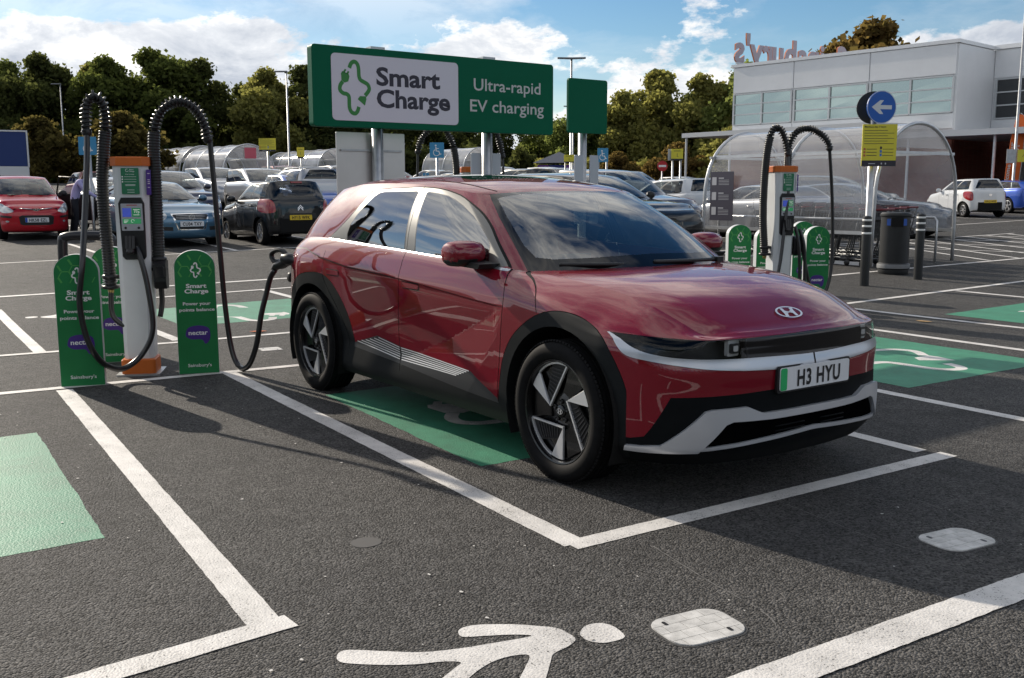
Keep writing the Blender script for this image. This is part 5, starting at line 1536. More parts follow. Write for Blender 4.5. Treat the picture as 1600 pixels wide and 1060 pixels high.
# smaller signs beside it
def blank_sign(y, label, w, z0, z1, zp, plate):
    o = empty('blank_sign', label, 'sign', (sx - .02, y, 0))
    if z1:
        q = MB(); q.prism(rrect(w, z1 - z0, .03, 4, 0, (z0 + z1) / 2), .035, T, 0, -.035, bev=.003); q.build('sign_panel', SG, o)
    q = MB(); q.lathe([(.050, gzs - .02), (.050, zp), (0, zp)], 18, Matrix.Translation((-.10, 0, 0))); q.build('post', STEEL, o)
    if plate:
        for s in (-1, 1):
            q = MB(); q.prism(rrect(plate[0], plate[1], .008, 2, s * plate[2], 1.50), .012, T, 0, -.03); q.build('side_plate', mat('plate_grey', (0.43, 0.46, 0.50), 0.4, 0.2), o)
blank_sign(3.585, 'small blank green sign on a post, right of the large sign', .585, 2.148, 2.765, 2.74, (.13, .80, .115))
for s, yy in ((-1, 2.135), (1, 2.395)):
    q = MB(); q.prism(rrect(.135, .80, .008, 2, yy, 1.50), .012, frame((sx - .20, 0, 0), (0, 1, 0), (0, 0, 1)), 0, 0)
    tag(q.build('back_plate', mat('plate_grey', (0.43, 0.46, 0.50), 0.4, 0.2)), 'grey plate fixed %s the right post of the large sign' % ('left of' if s < 0 else 'right of'), 'sign plate')

# ---------------------------------------------------------------- other vehicles: one builder, many shapes and colours
def gen_grids(s):
    wb, xf, xr, hw, H = s['wb'], s['wb'] + s['fo'], -s['ro'], s['W'] / 2, s['H']
    hf, hc, xc, bb = s['hf'], s['hc'], s['xc'], s['bb']
    tail = s.get('tail', 0.0)
    fr = [0, .13, .28, .44, .60, .74, .86, .95, 1.0]
    dS = [.06, .012, 0, -.004, -.006, 0, .012, .034, .070]
    dF = [.07, .010, 0, .004, .006, .022, .055, .105, .17]
    dR = [.06, .010, 0, .0, .006, .012, .02, .035, .06]
    rd = s.get('round', 1.0)
    pl = [(xf, 0), (xf - .012 * rd, .28), (xf - .06 * rd, .56), (xf - .17 * rd, .79), (xf - .36 * rd, .93)]
    cols = []
    tn = [(0, 1), (-.06, 1), (-.3, 1), (-.85, 1), (-2.2, 1)]
    for (x, f), t in zip(pl, tn):
        l = math.hypot(*t); n = (t[1] / l, -t[0] / l)
        zt = hf + (hc - hf) * .12 * f
        cols.append([(x - n[0] * d * rd, max(0, f * hw - n[1] * d * rd), .19 + (zt - .19) * k) for k, d in zip(fr, dF)])
    xs = [xf - .62 * rd, wb * .5 + (xf - .62) * .5 if False else (xc + xf - .62 * rd) / 2, xc]
    for i, x in enumerate(xs):
        t = (i + 1) / 3
        zt = hf + (hc - hf) * (.25 + .75 * t ** .8)
        cols.append([(x, hw * .985 - d * (1.5 if i < 2 else 1.1), .19 + (zt - .19) * k) for k, d in zip(fr, dS)])
    xm = [xc - .28, wb * .52, wb * .28, .05, xr + .42, xr + .20]
    for i, x in enumerate(xm):
        t = i / 5
        zt = hc + .03 + (bb - hc - .03) * t
        nar = 0 if i < 4 else (.03 if i == 4 else .085)
        cols.append([(x, hw - nar - d * (1 + .25 * t), .19 + (zt - .19) * k) for k, d in zip(fr, dS)])
    for x, f in ((xr + .06, .78), (xr + .012, .52), (xr, .26), (xr, 0)):
        cols.append([(x + d, max(0, f * hw - (d if f > .7 else 0)), .23 + (bb - .23) * k) for k, d in zip(fr, dR)])
    low = np.array(cols)
    B = [(xc + .24, 0, hc), (xc + .22, .34 * hw, hc), (xc + .14, .66 * hw, hc)] + [tuple(c[-1]) for c in cols[7:]]
    xw, xe = s['xw'], s['xe']                             # roof from the screen top to its rear end
    rw = hw * s.get('roofw', .74)
    He = s.get('He', H - .05)
    top_x = [xw + .05, xw + .045, xw + .02, xw - .03, xw - .20, xw * .62 + xe * .38, xw * .35 + xe * .65, xw * .14 + xe * .86, xe + .10, xe + .02]
    def zr(x):
        t = (x - xe) / (xw - xe)
        return He + (H - .035 - He) * min(1, 1.9 * t) - .035 * max(0, (t - .75) / .25) ** 2
    ty = [0, .34 * rw, .68 * rw, rw * .93, rw, rw * 1.02, rw * 1.0, rw * .96, rw * .92, rw * .84]
    T = [(x, y, zr(x) - .04 * (y / rw) ** 2) for x, y in zip(top_x, ty)]
    T += [(xe - .03, rw * .62, He - .01), (xe - .05, rw * .36, He), (xe - .055, rw * .18, He), (xe - .055, 0, He)]
    B, T = np.array(B), np.array(T)
    B = B[:len(T)]
    if len(B) < len(T): B = np.vstack([B, T[len(B):] * 0])
    d = T - B; tg = np.gradient(B, axis=0)
    out = np.cross(tg, d); out /= np.linalg.norm(out, axis=1)[:, None] + 1e-9
    c0 = np.array([(xw + xe) / 2, 0])
    out *= np.sign((out[:, :2] * (B[:, :2] - c0)).sum(1))[:, None]
    out[0] = (.6, 0, .8); out[-1] = (-.8, 0, .6)
    bl = np.r_[.05, .05, .04, .015, .02, .03, .03, .03, .03, .02, .03, .04, .04, .04]
    top = np.array([[B[k] + d[k] * v + out[k] * bl[k] * 4 * v * (1 - v) for v in (0, .2, .4, .6, .8, 1.0)] for k in range(len(B))])
    return low, top
WHEELS = {}
def simple_wheel(parent, c, right, r, style, w=.19):
    key = (round(r, 3), style)
    if key not in WHEELS:
        T0 = frame((0, 0, 0), (1, 0, 0), (0, 0, 1))
        rr = r * .66
        q = MB(); q.lathe([(rr, w * .3), (rr + .012, w * .5), (r * .90, w * .5), (r, w * .36), (r, -w * .36), (r * .9, -w * .5), (rr, -w * .45)], 28, T0); ty = q.build('tyre', mat('tyre_rubber', (0.0085, 0.0085, 0.009), 0.66), None)
        q = MB(); q.lathe([(rr, -w * .4), (rr + .004, w * .44), (rr - .012, w * .46), (rr - .02, w * .2), (.05, w * .12), (0, w * .12)], 28, T0, 1, mis=[0, 0, 0, 1, 1])
        n = {'five': 5, 'seven': 7, 'ten': 10, 'cover': 6}[style]
        for k in range(n):
            a = R(360 * k / n + 90); wd = {'five': .26, 'seven': .17, 'ten': .11, 'cover': .34}[style]
            P = [(.04 * math.cos(a - wd * 2.2), .04 * math.sin(a - wd * 2.2)), ((rr - .008) * math.cos(a - wd * .75), (rr - .008) * math.sin(a - wd * .75)), ((rr - .008) * math.cos(a + wd * .75), (rr - .008) * math.sin(a + wd * .75)), (.04 * math.cos(a + wd * 2.2), .04 * math.sin(a + wd * 2.2))]
            q.prism(P, w * .16, T0, 0, w * .22, bev=.006)
        q.lathe([(.05, w * .3), (.05, w * .42), (0, w * .44)], 14, T0, 0)
        rm = q.build('rim', [mat('alloy_silver', (0.45, 0.45, 0.46), 0.3, 0.85), mat('wheel_dark', (0.02, 0.02, 0.022), 0.5)], None, auto=35)
        WHEELS[key] = (ty.data, rm.data)
        bpy.data.objects.remove(ty); bpy.data.objects.remove(rm)
    e = bpy.data.objects.new('wheel', None); COL.objects.link(e); e.parent = parent; e.location = c; e.rotation_euler = (0, 0, 0 if right else math.pi)
    for nm, me in zip(('tyre', 'rim'), WHEELS[key]):
        o = bpy.data.objects.new(nm, me); COL.objects.link(o); o.parent = e
    return e
def make_car(s, loc, heading, label, paint, group=None, name='parked_car', cat='car'):
    root = empty(name, label, cat, loc, heading, group)
    low, top = gen_grids(s)
    L, Tp = Surf(low), Surf(top)
    for S in (L, Tp): S.flip = bool(S.nrm(np.array([[.5, .45]]))[0][1] < 0)
    far = s.get('far', False)
    nu = 70 if far else 120
    wr = s.get('wr', .30)
    def arch(cx, r, n=22): return np.array([(cx + r * math.cos(R(-40 + 260 * k / n)), wr + r * math.sin(R(-40 + 260 * k / n))) for k in range(n + 1)])
    rg = []
    sd = lambda P, ur=(L.tu[4], L.tu[13]): L.inv(P, (0, 2), ur=ur)
    for cx_ in (s['wb'], 0.0): rg.append((None, sd(arch(cx_, wr + .055))))
    if s.get('arch_trim'):
        for cx_ in (s['wb'], 0.0): rg.append(('lower_trim', sd(arch(cx_, wr + .10))))
    if not far:
        xd = [s['xc'] - .06, s['wb'] * .40, .22]
        for k, x in enumerate(xd):
            if k == 2 and s.get('doors', 4) == 2: continue
            rg.append(('gap', sd(band(np.array([(x + (.10 if k == 2 else 0), 1.2), (x, .7), (x + (.16 if k == 2 else .02), .30)]), .010))))
    fx = lambda P: L.inv(P, (1, 2), ur=(0, L.tu[6]))
    rx = lambda P: L.inv(P, (1, 2), ur=(L.tu[12], 1))
    for key, poly in s.get('front', {}).items(): rg.append((key.split('.')[0].rstrip('~'), fx(dens(smooth_poly(poly, 3) if key.endswith('~') else poly, .06))))
    for key, poly in s.get('rear', {}).items(): rg.append((key.split('.')[0].rstrip('~'), rx(dens(smooth_poly(poly, 3) if key.endswith('~') else poly, .06))))
    for key, poly in s.get('sides', {}).items(): rg.append((key.split('.')[0].rstrip('~'), sd(dens(poly, .08), (L.tu[3], L.tu[15]))))
    if s.get('dark_sill', True): rg.append(('lower_trim', np.array([(-.01, -.01), (1.01, -.01), (1.01, .05), (-.01, .05)])))
    P = cut_surface(L, nu, 16 if far else 22, rg)
    t = Tp.tu
    wi = []
    g = .012
    wi.append(('windscreen', np.array([(-.01, .07), (t[3] - .014, .07), (t[3] - .012, .94), (-.01, .955)])))
    rr_ = lambda a, b, c, d, k=.014: np.array([(a + k, c), (b - k, c), (b, c + .06), (b, d - .09), (b - k, d), (a + k * 1.6, d), (a, d - .10), (a, c + .06)])
    f0 = t[4] + .002
    wi.append(('window.f', np.array([(f0 - .012, .07), (t[6] - .010, .07), (t[6] - .006, .90), (t[5] - .02, .90), (t[4] + .016, .80)])))
    wi.append(('window.r', rr_(t[6] + .010, t[8] + (t[9] - t[8]) * s.get('rq', .4), .07, .90)))
    wi.append(('window_surround', np.array([(f0 - .026, .035), (t[9] - .012, .035), (t[9] - .030, .95), (t[4] + .004, .95)])) if s.get('black_pillars', True) else ('window_surround', np.array([(t[6] - .010, .06), (t[6] + .010, .06), (t[6] + .012, .91), (t[6] - .006, .91)])))
    wi.append(('back_window', np.array([(t[10] + .004, .12), (1.01, .12), (1.01, .88), (t[10] + .014, .88)])))
    Q = cut_surface(Tp, 60 if far else 96, 14 if far else 18, wi)
    m = np.array([1, -1, 1])
    two = lambda D, k: joined(D[k], mirrored(D[k]))
    e = L.ev(np.c_[np.linspace(0, L.tu[2], 6), np.ones(6)]); sE = L.ev(np.c_[np.linspace(L.tu[2], L.tu[7], 14), np.ones(14)]); b = Tp.ev(np.c_[np.linspace(0, t[3], 8), np.zeros(8)])
    hood = Surf(coons(np.vstack([e[::-1] * m, e[1:]]), np.vstack([b[::-1] * m, b[1:]]), sE * m, sE, s.get('hood_crown', .03), (15, 15), .8))
    a = Tp.ev(np.c_[np.linspace(0, t[3], 8), np.ones(8)]); sR = Tp.ev(np.c_[np.linspace(t[3], t[10], 16), np.ones(16)]); bR = Tp.ev(np.c_[np.linspace(t[10], 1, 8), np.ones(8)])
    roof = Surf(coons(np.vstack([a[::-1] * m, a[1:]]), np.vstack([bR * m, bR[::-1][1:]]), sR * m, sR, .035, (15, 17), .6))
    pcs = []
    for S in (hood, roof):
        S.flip = bool(S.nrm(np.array([[.5, .5]]))[0][2] < 0)
        pcs.append(cut_surface(S, 16, 16, [])['body'])
    PM = car_paint(paint[0], paint[1], paint[2] if len(paint) > 2 else .35, .32)
    roofm = car_paint(*s['roof_paint']) if 'roof_paint' in s else PM
    skin('body', joined(two(P, 'body'), two(Q, 'body')), PM, root)
    skin('bonnet', pcs[0], PM, root); skin('roof', pcs[1], roofm, root)
    SIDE = glass('car_side_glass', (0.34, 0.36, 0.36), 1.0, 0, 1.6)
    skin('windscreen', two(Q, 'windscreen'), glass('car_screen_glass', (0.55, 0.60, 0.60), 1.0, 0, 1.65), root)
    if far: skin('window', joined(two(Q, 'window.f'), two(Q, 'window.r')), SIDE, root)
    else:
        for k in ('window.f', 'window.r'):
            for sg in (0, 1): skin('window', mirrored(Q[k]) if sg else Q[k], SIDE, root)
    skin('window_surround', two(Q, 'window_surround'), BLACK, root)
    skin('back_window', two(Q, 'back_window'), glass('car_back_glass', (0.16, 0.17, 0.17), 1.0, 0, 1.6), root)
    if 'gap' in P: skin('panel_gap', two(P, 'gap'), GAP, root)
    if 'lower_trim' in P: skin('lower_trim', two(P, 'lower_trim'), mat('trim_black', (0.02, 0.02, 0.021), 0.5), root)
    LM = {'headlight': mat('lamp_clear', (0.50, 0.52, 0.52), 0.14, 0.35, 1.0), 'tail_lamp': mat('lamp_red', (0.32, 0.01, 0.012), 0.1, coat=1.0), 'grille': mat('grille_black', (0.010, 0.010, 0.011), 0.5), 'chrome': CHROME, 'intake': mat('grille_black'), 'fog_lamp': mat('lamp_clear'), 'black': BLACK, 'reverse_lamp': mat('lamp_clear'), 'brake_light': mat('lamp_red')}
    for k in LM:
        if k in P:
            if k in ('headlight', 'tail_lamp', 'fog_lamp', 'reverse_lamp'):
                for sg in (0, 1): skin(k, mirrored(P[k]) if sg else P[k], LM[k], root, .006)
            else: skin({'chrome': 'chrome_trim', 'black': 'bumper_trim'}.get(k, k), two(P, k), LM[k], root, .003)
    for x in (s['wb'], 0.0):
        for sg in (-1, 1): simple_wheel(root, (x, sg * (s['W'] / 2 - .125), wr), sg < 0, wr, s.get('wheel', 'five'))
    q = MB()
    hw = s['W'] / 2
    q.box((s['wb'] / 2, 0, .34), (s['wb'] - .75, s['W'] * .84, .26)); q.box((s['wb'] / 2, 0, .42), (s['wb'] + s['fo'] * .9 + s['ro'] * .9, s['W'] * .58, .30))
    q.box((s['wb'] + .1, 0, .60), (.9, s['W'] * .60, .32)); q.box((-.05, 0, .62), (.8, s['W'] * .62, .35))
    q.build('underbody', GAP, root)
    if not far:
        q = MB()
        x1 = s['xc'] - .95
        for x in (x1, .35):
            for y in (-.36, .36):
                q.prism(rrect(.5, .15, .06, 3, x + .18, .58), .44, frame((0, y + .22, 0), (1, 0, 0), (0, 0, 1)))
                q.prism(rrect(.13, .58, .06, 3, 0, .28), .42, frame((x - .06, y + .21, .60), (1, 0, 0), (0, 0, 1)) @ Matrix.Rotation(R(15), 4, 'Z'))
                q.prism(rrect(.09, .17, .04, 3, 0, .66), .24, frame((x - .06, y + .12, .60), (1, 0, 0), (0, 0, 1)) @ Matrix.Rotation(R(15), 4, 'Z'))
        q.box((s['xc'] + .02, 0, s['hc'] - .10), (.42, s['W'] * .76, .16))
        q.tube([(s['xc'] - .34 + .05 * math.sin(2 * math.pi * k / 16), -.36 + .17 * math.cos(2 * math.pi * k / 16), s['hc'] - .06 + .15 * math.sin(2 * math.pi * k / 16)) for k in range(17)], .014, 6)
        q.build('seats', mat('cabin_grey', (0.03, 0.03, 0.032), 0.8), root)
        for sg in (-1, 1):
            q = MB()
            q.lathe([(0, -.10), (.05, -.085), (.075, -.04), (.078, .02), (.06, .08), (0, .10)], 14, Matrix.Translation((s['xc'] - .17, sg * (hw + .075), s['hc'] + .06)) @ Matrix.Rotation(R(90), 4, 'X') @ Matrix.Diagonal((.75, 1.0, 1, 1)), 0)
            q.box((s['xc'] - .15, sg * (hw - .02), s['hc'] + .02), (.08, .10, .04), 0, 1)
            q.build('wing_mirror', [BLACK if s.get('dark_mirrors') else PM, BLACK], root)
            for x in ((s['wb'] * .40 + .12, .40) if s.get('doors', 4) == 4 else (s['wb'] * .32,)):
                q = MB(); q.tube([(x - .09, sg * (hw + .004), s['hc'] - .12), (x - .07, sg * (hw + .026), s['hc'] - .115), (x + .07, sg * (hw + .026), s['hc'] - .115), (x + .09, sg * (hw + .004), s['hc'] - .12)], .012, 6); q.build('door_handle', PM, root)
        q = MB(); q.tube([(s['xc'] + .17, .05, s['hc'] + .035), (s['xc'] + .19, -.45, s['hc'] + .03)], .012, 5); q.tube([(s['xc'] + .19, .50, s['hc'] + .03), (s['xc'] + .20, .02, s['hc'] + .035)], .012, 5); q.build('wiper', BLACK, root)
    xf, xr = s['wb'] + s['fo'], -s['ro']
    if s.get('plate_f'): mk_plate(root, frame((xf + .012, 0, s['plate_f'][1]), (0, 1, 0), (0, 0, 1)), .52, .111, s['plate_f'][0], 'w', s['plate_f'][2] if len(s['plate_f']) > 2 else None, .074, .42 if len(s['plate_f']) < 3 else .40)
    if s.get('plate_r'): mk_plate(root, frame((xr - .014, 0, s['plate_r'][1]), (0, -1, 0), (0, 0, 1)), .52, .111, s['plate_r'][0], 'y', None, .074, .42)
    if s.get('extra'): s['extra'](root, s, PM)
    return root
def car_at(s, L, D, heading, label, paint, **k):
    """car whose nearer end stands L metres across and D metres ahead of the entrance kerb"""
    x, y = at(L, D)
    xe = s['wb'] + s['fo'] if s.get('ref', 'front') == 'front' else -s['ro']
    px, py = x - xe * math.cos(heading), y - xe * math.sin(heading)
    mid = ground_z(px + s['wb'] / 2 * math.cos(heading), py + s['wb'] / 2 * math.sin(heading))
    o = make_car(s, (px, py, mid), heading, label, paint, **k)
    dx = 1.3
    sl = (ground_z(px + (s['wb'] / 2 + dx) * math.cos(heading), py + (s['wb'] / 2 + dx) * math.sin(heading)) - ground_z(px + (s['wb'] / 2 - dx) * math.cos(heading), py + (s['wb'] / 2 - dx) * math.sin(heading))) / (2 * dx)
    o.rotation_mode = 'ZYX'
    o.rotation_euler = (0, -math.atan(sl), heading)
    o.location.z = mid - sl * s['wb'] / 2
    return o
PI = math.pi
city = dict(wb=2.38, fo=.66, ro=.52, W=1.60, H=1.54, hf=.80, hc=1.02, xc=1.72, bb=1.06, xw=1.06, xe=-.22, wr=.285, round=.9)
hatch = dict(wb=2.55, fo=.80, ro=.66, W=1.74, H=1.48, hf=.76, hc=.98, xc=1.78, bb=1.04, xw=1.02, xe=-.34, wr=.31)
suv = dict(wb=2.80, fo=.84, ro=.88, W=1.88, H=1.66, hf=.98, hc=1.16, xc=1.92, bb=1.22, xw=1.22, xe=-.62, wr=.365, arch_trim=True, wheel='five', roofw=.72)
mpv = dict(wb=2.70, fo=.88, ro=.74, W=1.80, H=1.64, hf=.84, hc=1.10, xc=1.98, bb=1.10, xw=1.20, xe=-.58, wr=.32, roofw=.78, rq=.7)
saloon = dict(wb=2.85, fo=.86, ro=.86, W=1.86, H=1.44, hf=.76, hc=.98, xc=1.92, bb=1.04, xw=1.12, xe=-.30, He=1.33, wr=.33, roofw=.70, wheel='five')
gl_front = {'headlight~': [(.42, .66), (.60, .72), (.74, .80), (.80, .80), (.82, .70), (.72, .62), (.55, .60)]}
gl_rear = {'tail_lamp': [(.62, .68), (.86, .70), (.88, .98), (.70, .96)]}
def star_badge(root, T, kind):
    q = MB()
    if kind == 'h':
        badge_h(q, T, .14, .075, 0, 0)
    elif kind == 'vw':
        n = 24
        ring = [(math.cos(2 * PI * k / n), math.sin(2 * PI * k / n)) for k in range(n + 1)]
        flat_stroke(q, [(x * .062, y * .062) for x, y in ring], .009, T)
        flat_stroke(q, [(-.030, .048), (0, -.002), (.030, .048)], .011, T); flat_stroke(q, [(-.052, .022), (-.024, -.048), (0, -.006), (.024, -.048), (.052, .022)], .011, T, .001)
    elif kind == 'chev':
        for dz in (0, -.042): flat_stroke(q, [(-.062, -.035 + dz), (0, .035 + dz), (.062, -.035 + dz)], .022, T)
    elif kind == 'ring':
        n = 20; flat_stroke(q, [(.05 * math.cos(2 * PI * k / n), .038 * math.sin(2 * PI * k / n)) for k in range(n + 1)], .010, T); flat_stroke(q, [(-.05, 0), (.05, 0)], .012, T)
    q.build('emblem', CHROME, root)
def at_front(s, z, dx=.02): return frame((s['wb'] + s['fo'] + dx, 0, z), (0, 1, 0), (0, 0, 1))
def at_rear(s, z, dx=.02): return frame((-s['ro'] - dx, 0, z), (0, -1, 0), (0, 0, 1))
# red city car, nose to us
def ex_red(root, s, PM):
    star_badge(root, at_front(s, .735, -.015), 'h')
    q = MB()
    for sg in (-1, 1): q.tube([(s['wb'] + s['fo'] - .012, sg * .09, .745), (s['wb'] + s['fo'] - .035, sg * .36, .770)], .010, 6)
    q.build('chrome_bar', CHROME, root)
red = dict(city, plate_f=('HK58 EZL', .490, 'blue'), wheel='cover', dark_mirrors=True, extra=ex_red,
           front={'headlight~': [(.48, .70), (.60, .80), (.70, .87), (.765, .86), (.77, .74), (.70, .66), (.58, .655)], 'black.slit': [(.0, .745), (.36, .77), (.37, .755), (.08, .715), (.0, .70)],
                  'intake': [(.0, .60), (.32, .60), (.385, .56), (.36, .39), (.30, .365), (.0, .365)], 'black.mould': [(.52, .575), (.74, .60), (.74, .55), (.54, .53)], 'fog_lamp~': [(.58, .455), (.62, .48), (.655, .455), (.62, .43)]})
car_at(red, -11.35, 23.9, R(-1), 'bright red small hatchback facing us, left of the chargers', ('bright_red_paint', (0.42, 0.012, 0.022), .15))
# blue cabriolet-like coupe, nose to us
def ex_eos(root, s, PM):
    star_badge(root, at_front(s, .665, .004), 'vw')
    q = MB()
    for zz in (.70, .665, .63): q.tube([(s['wb'] + s['fo'] + .004 - .10 * y * y, y, zz) for y in np.linspace(-.34, .34, 7)], .005, 5)
    q.build('grille_bar', CHROME, root)
eos = dict(saloon, wb=2.58, fo=.90, ro=.93, W=1.79, H=1.44, hf=.755, hc=.96, xc=1.72, xw=.92, xe=-.25, He=1.33, doors=2, plate_f=('CU04 TXY', .520), wheel='seven', extra=ex_eos, dark_mirrors=False,
           front={'headlight~': [(.50, .70), (.57, .775), (.72, .80), (.83, .79), (.845, .70), (.78, .62), (.66, .60), (.55, .62)], 'grille': [(.0, .725), (.36, .72), (.395, .705), (.33, .605), (.0, .605)], 'chrome.a': [(.0, .745), (.42, .74), (.30, .39), (.0, .385), (.0, .40), (.27, .405), (.37, .60), (.33, .60), (.385, .712), (.0, .73)],
                  'intake': [(.0, .455), (.27, .455), (.245, .39), (.0, .385)], 'black.side': [(.40, .455), (.74, .47), (.76, .39), (.40, .37)], 'fog_lamp~': [(.64, .425), (.68, .455), (.72, .43), (.68, .40)]})
car_at(eos, -6.98, 21.8, R(2), 'steel blue coupe facing us, behind the right hose of the near charger', ('steel_blue_paint', (0.055, 0.145, 0.235), .55))
# black hatch, tail to us
def ex_c1(root, s, PM):
    star_badge(root, at_rear(s, .83, .006), 'chev')
    q = MB(); put_text(q, 'C1', at_rear(s, .80, .004) @ Matrix.Translation((.50, 0, 0)), .05, None, .012); q.build('lettering', CHROME, root)
    q = MB(); q.box((-s['ro'] + .20, 0, s['H'] - .09), (.04, .26, .035)); q.build('brake_light', mat('lamp_red'), root)
c1 = dict(city, W=1.64, H=1.47, bb=1.02, hc=.99, ref='rear', plate_r=('HY15 WFK', .595), wheel='ten', extra=ex_c1,
          rear={'tail_lamp~': [(.56, .74), (.58, .92), (.66, 1.0), (.80, 1.0), (.82, .84), (.78, .72), (.66, .70)], 'black.plate': [(.0, .69), (.36, .69), (.42, .52), (.0, .50)], 'black.low': [(.0, .40), (.70, .42), (.70, .28), (.0, .25)]}, sides={'chrome': [(.45, .325), (1.75, .305), (1.75, .29), (.45, .31)]})
car_at(c1, -4.72, 22.4, R(178), 'black small hatchback with its tail to us, left of the red car', ('charcoal_black_paint', (0.012, 0.013, 0.015), .0))
# silver hatch with its driver's door open, and the dark people carrier beyond
def ex_silver(root, s, PM):
    hx, hy = s['xc'] - .08, -s['W'] / 2
    d = bpy.data.objects.new('open_door', None); COL.objects.link(d); d.parent = root; d.location = (hx, hy, 0); d.rotation_euler = (0, 0, R(48))
    q = MB(); q.prism([(-1.02, .36), (-.03, .32), (0, .55), (-.02, .98), (-1.06, 1.03)], .07, frame((0, .035, 0), (1, 0, 0), (0, 0, 1)), 0, bev=.01); q.build('door_panel', [BLACK], d)
    q = MB(); q.tube([(-.04, 0, .98), (-.50, .05, 1.43), (-.98, .06, 1.44), (-1.05, .02, 1.03)], .024, 6); q.build('door_frame', BLACK, d)
silver = dict(hatch, wheel='seven', extra=ex_silver, front=gl_front)
car_at(silver, -9.15, 25.4, R(3), 'silver hatchback with its door open, half hidden behind the near charger', ('silver_paint', (0.42, 0.42, 0.43), .75))
dm = dict(mpv, front={**gl_front, 'grille': [(.0, .72), (.40, .74), (.38, .64), (.0, .62)], 'intake': [(.0, .48), (.5, .48), (.5, .34), (.0, .34)]}, wheel='seven')
car_at(dm, -8.55, 27.2, R(2), 'dark navy estate facing us, directly behind the steel blue coupe', ('navy_paint', (0.020, 0.024, 0.055), .5))
car_at(dict(dm, far=True), -12.0, 34, R(2), 'dark people carrier in front of the left trolley shelter', ('dark_grey_paint', (0.05, 0.052, 0.056), .5))
car_at(dict(suv, ref='rear', far=True, rear={'tail_lamp': [(.62, .75), (.86, .75), (.86, 1.2), (.74, 1.2)]}), -5.85, 31.5, R(178), 'silver estate with a black tailgate, just beyond the black hatchback', ('silver_paint', (0.42, 0.42, 0.43), .75))
car_at(dict(hatch, far=True, front=gl_front), -5.35, 30.5, R(2), 'bright blue hatchback seen past the tail of the black hatchback', ('mid_blue_paint', (0.04, 0.10, 0.36), .4))
car_at(dict(city, far=True, ref='rear', rear=gl_rear), -15.2, 37, R(179), 'dark red hatchback behind the bright red one', ('dark_red_paint', (0.14, 0.01, 0.015), .3))
# right hand side, beyond the roof of the red car
sv = dict(suv, front={'headlight': [(.55, .84), (.86, .92), (.88, .82), (.60, .78)]}, dark_mirrors=True)
x, y = at(3.62, 18.6)
car_at(sv, 3.05, 17.9, R(1), 'dark grey sports utility car behind the windscreen of the red car', ('gunmetal_paint', (0.014, 0.015, 0.017), .0))
car_at(dict(mpv, H=1.72, far=True), 4.15, 23.5, R(1), 'brown-grey people carrier roof just above the dark sports utility car', ('taupe_paint', (0.16, 0.135, 0.125), .55))
wr_ = dict(hatch, ref='rear', bb=1.06, H=1.52, rear={'tail_lamp~': [(.50, .82), (.60, .90), (.86, .96), (.86, .86), (.70, .80)]}, black_pillars=False)
car_at(wr_, 5.35, 27.0, R(179), 'white hatchback tail beside the left end of the trolley shelter', ('white_paint', (0.66, 0.67, 0.68), .0))
au = dict(saloon, ref='rear', plate_r=('FX70 OUP', .70), rear={'tail_lamp~': [(.40, .78), (.62, .84), (.86, .88), (.88, .80), (.62, .76)], 'black': [(.0, .42), (.70, .42), (.70, .30), (.0, .28)]})
car_at(au, 7.35, 24.2, R(176), 'silver saloon seen through the clear wall of the trolley shelter', ('silver_paint', (0.42, 0.42, 0.43), .75))
car_at(dict(saloon, bb=1.06), 11.6, 26.2, R(20), 'dark blue-grey saloon behind the right half of the trolley shelter', ('slate_paint', (0.045, 0.058, 0.075), .5))
car_at(dict(mpv, far=True), 13.2, 33.5, R(15), 'black people carrier behind the open end of the trolley shelter', ('black_paint', (0.012, 0.012, 0.014), .3))
mi = dict(city, W=1.67, H=1.52, ref='rear', plate_r=('KP12 NVE', .60), wheel='seven', hc=1.0, black_pillars=False, bb=1.04, round=1.1,
          rear={'tail_lamp~': [(.66, .66), (.66, .92), (.72, .99), (.80, .96), (.82, .78), (.76, .65)]}, extra=lambda r_, s, PM: (star_badge(r_, at_rear(s, .84, .004), 'ring'), None))
car_at(mi, 18.25, 38.2, R(152), 'small white hatchback right of the trolley shelter, tail lamps towards us', ('white_paint', (0.66, 0.67, 0.68), .0))
car_at(dict(saloon, ref='rear', far=True), 21.9, 41.5, R(160), 'vivid blue saloon cut off by the right edge, beside the small white hatchback', ('vivid_blue_paint', (0.018, 0.075, 0.42), .3))
car_at(dict(mpv, ref='front', H=1.9, far=True), 17.9, 33.0, R(-100), 'white van nose just showing at the right edge', ('white_paint', (0.66, 0.67, 0.68), .0), name='parked_van', cat='van')

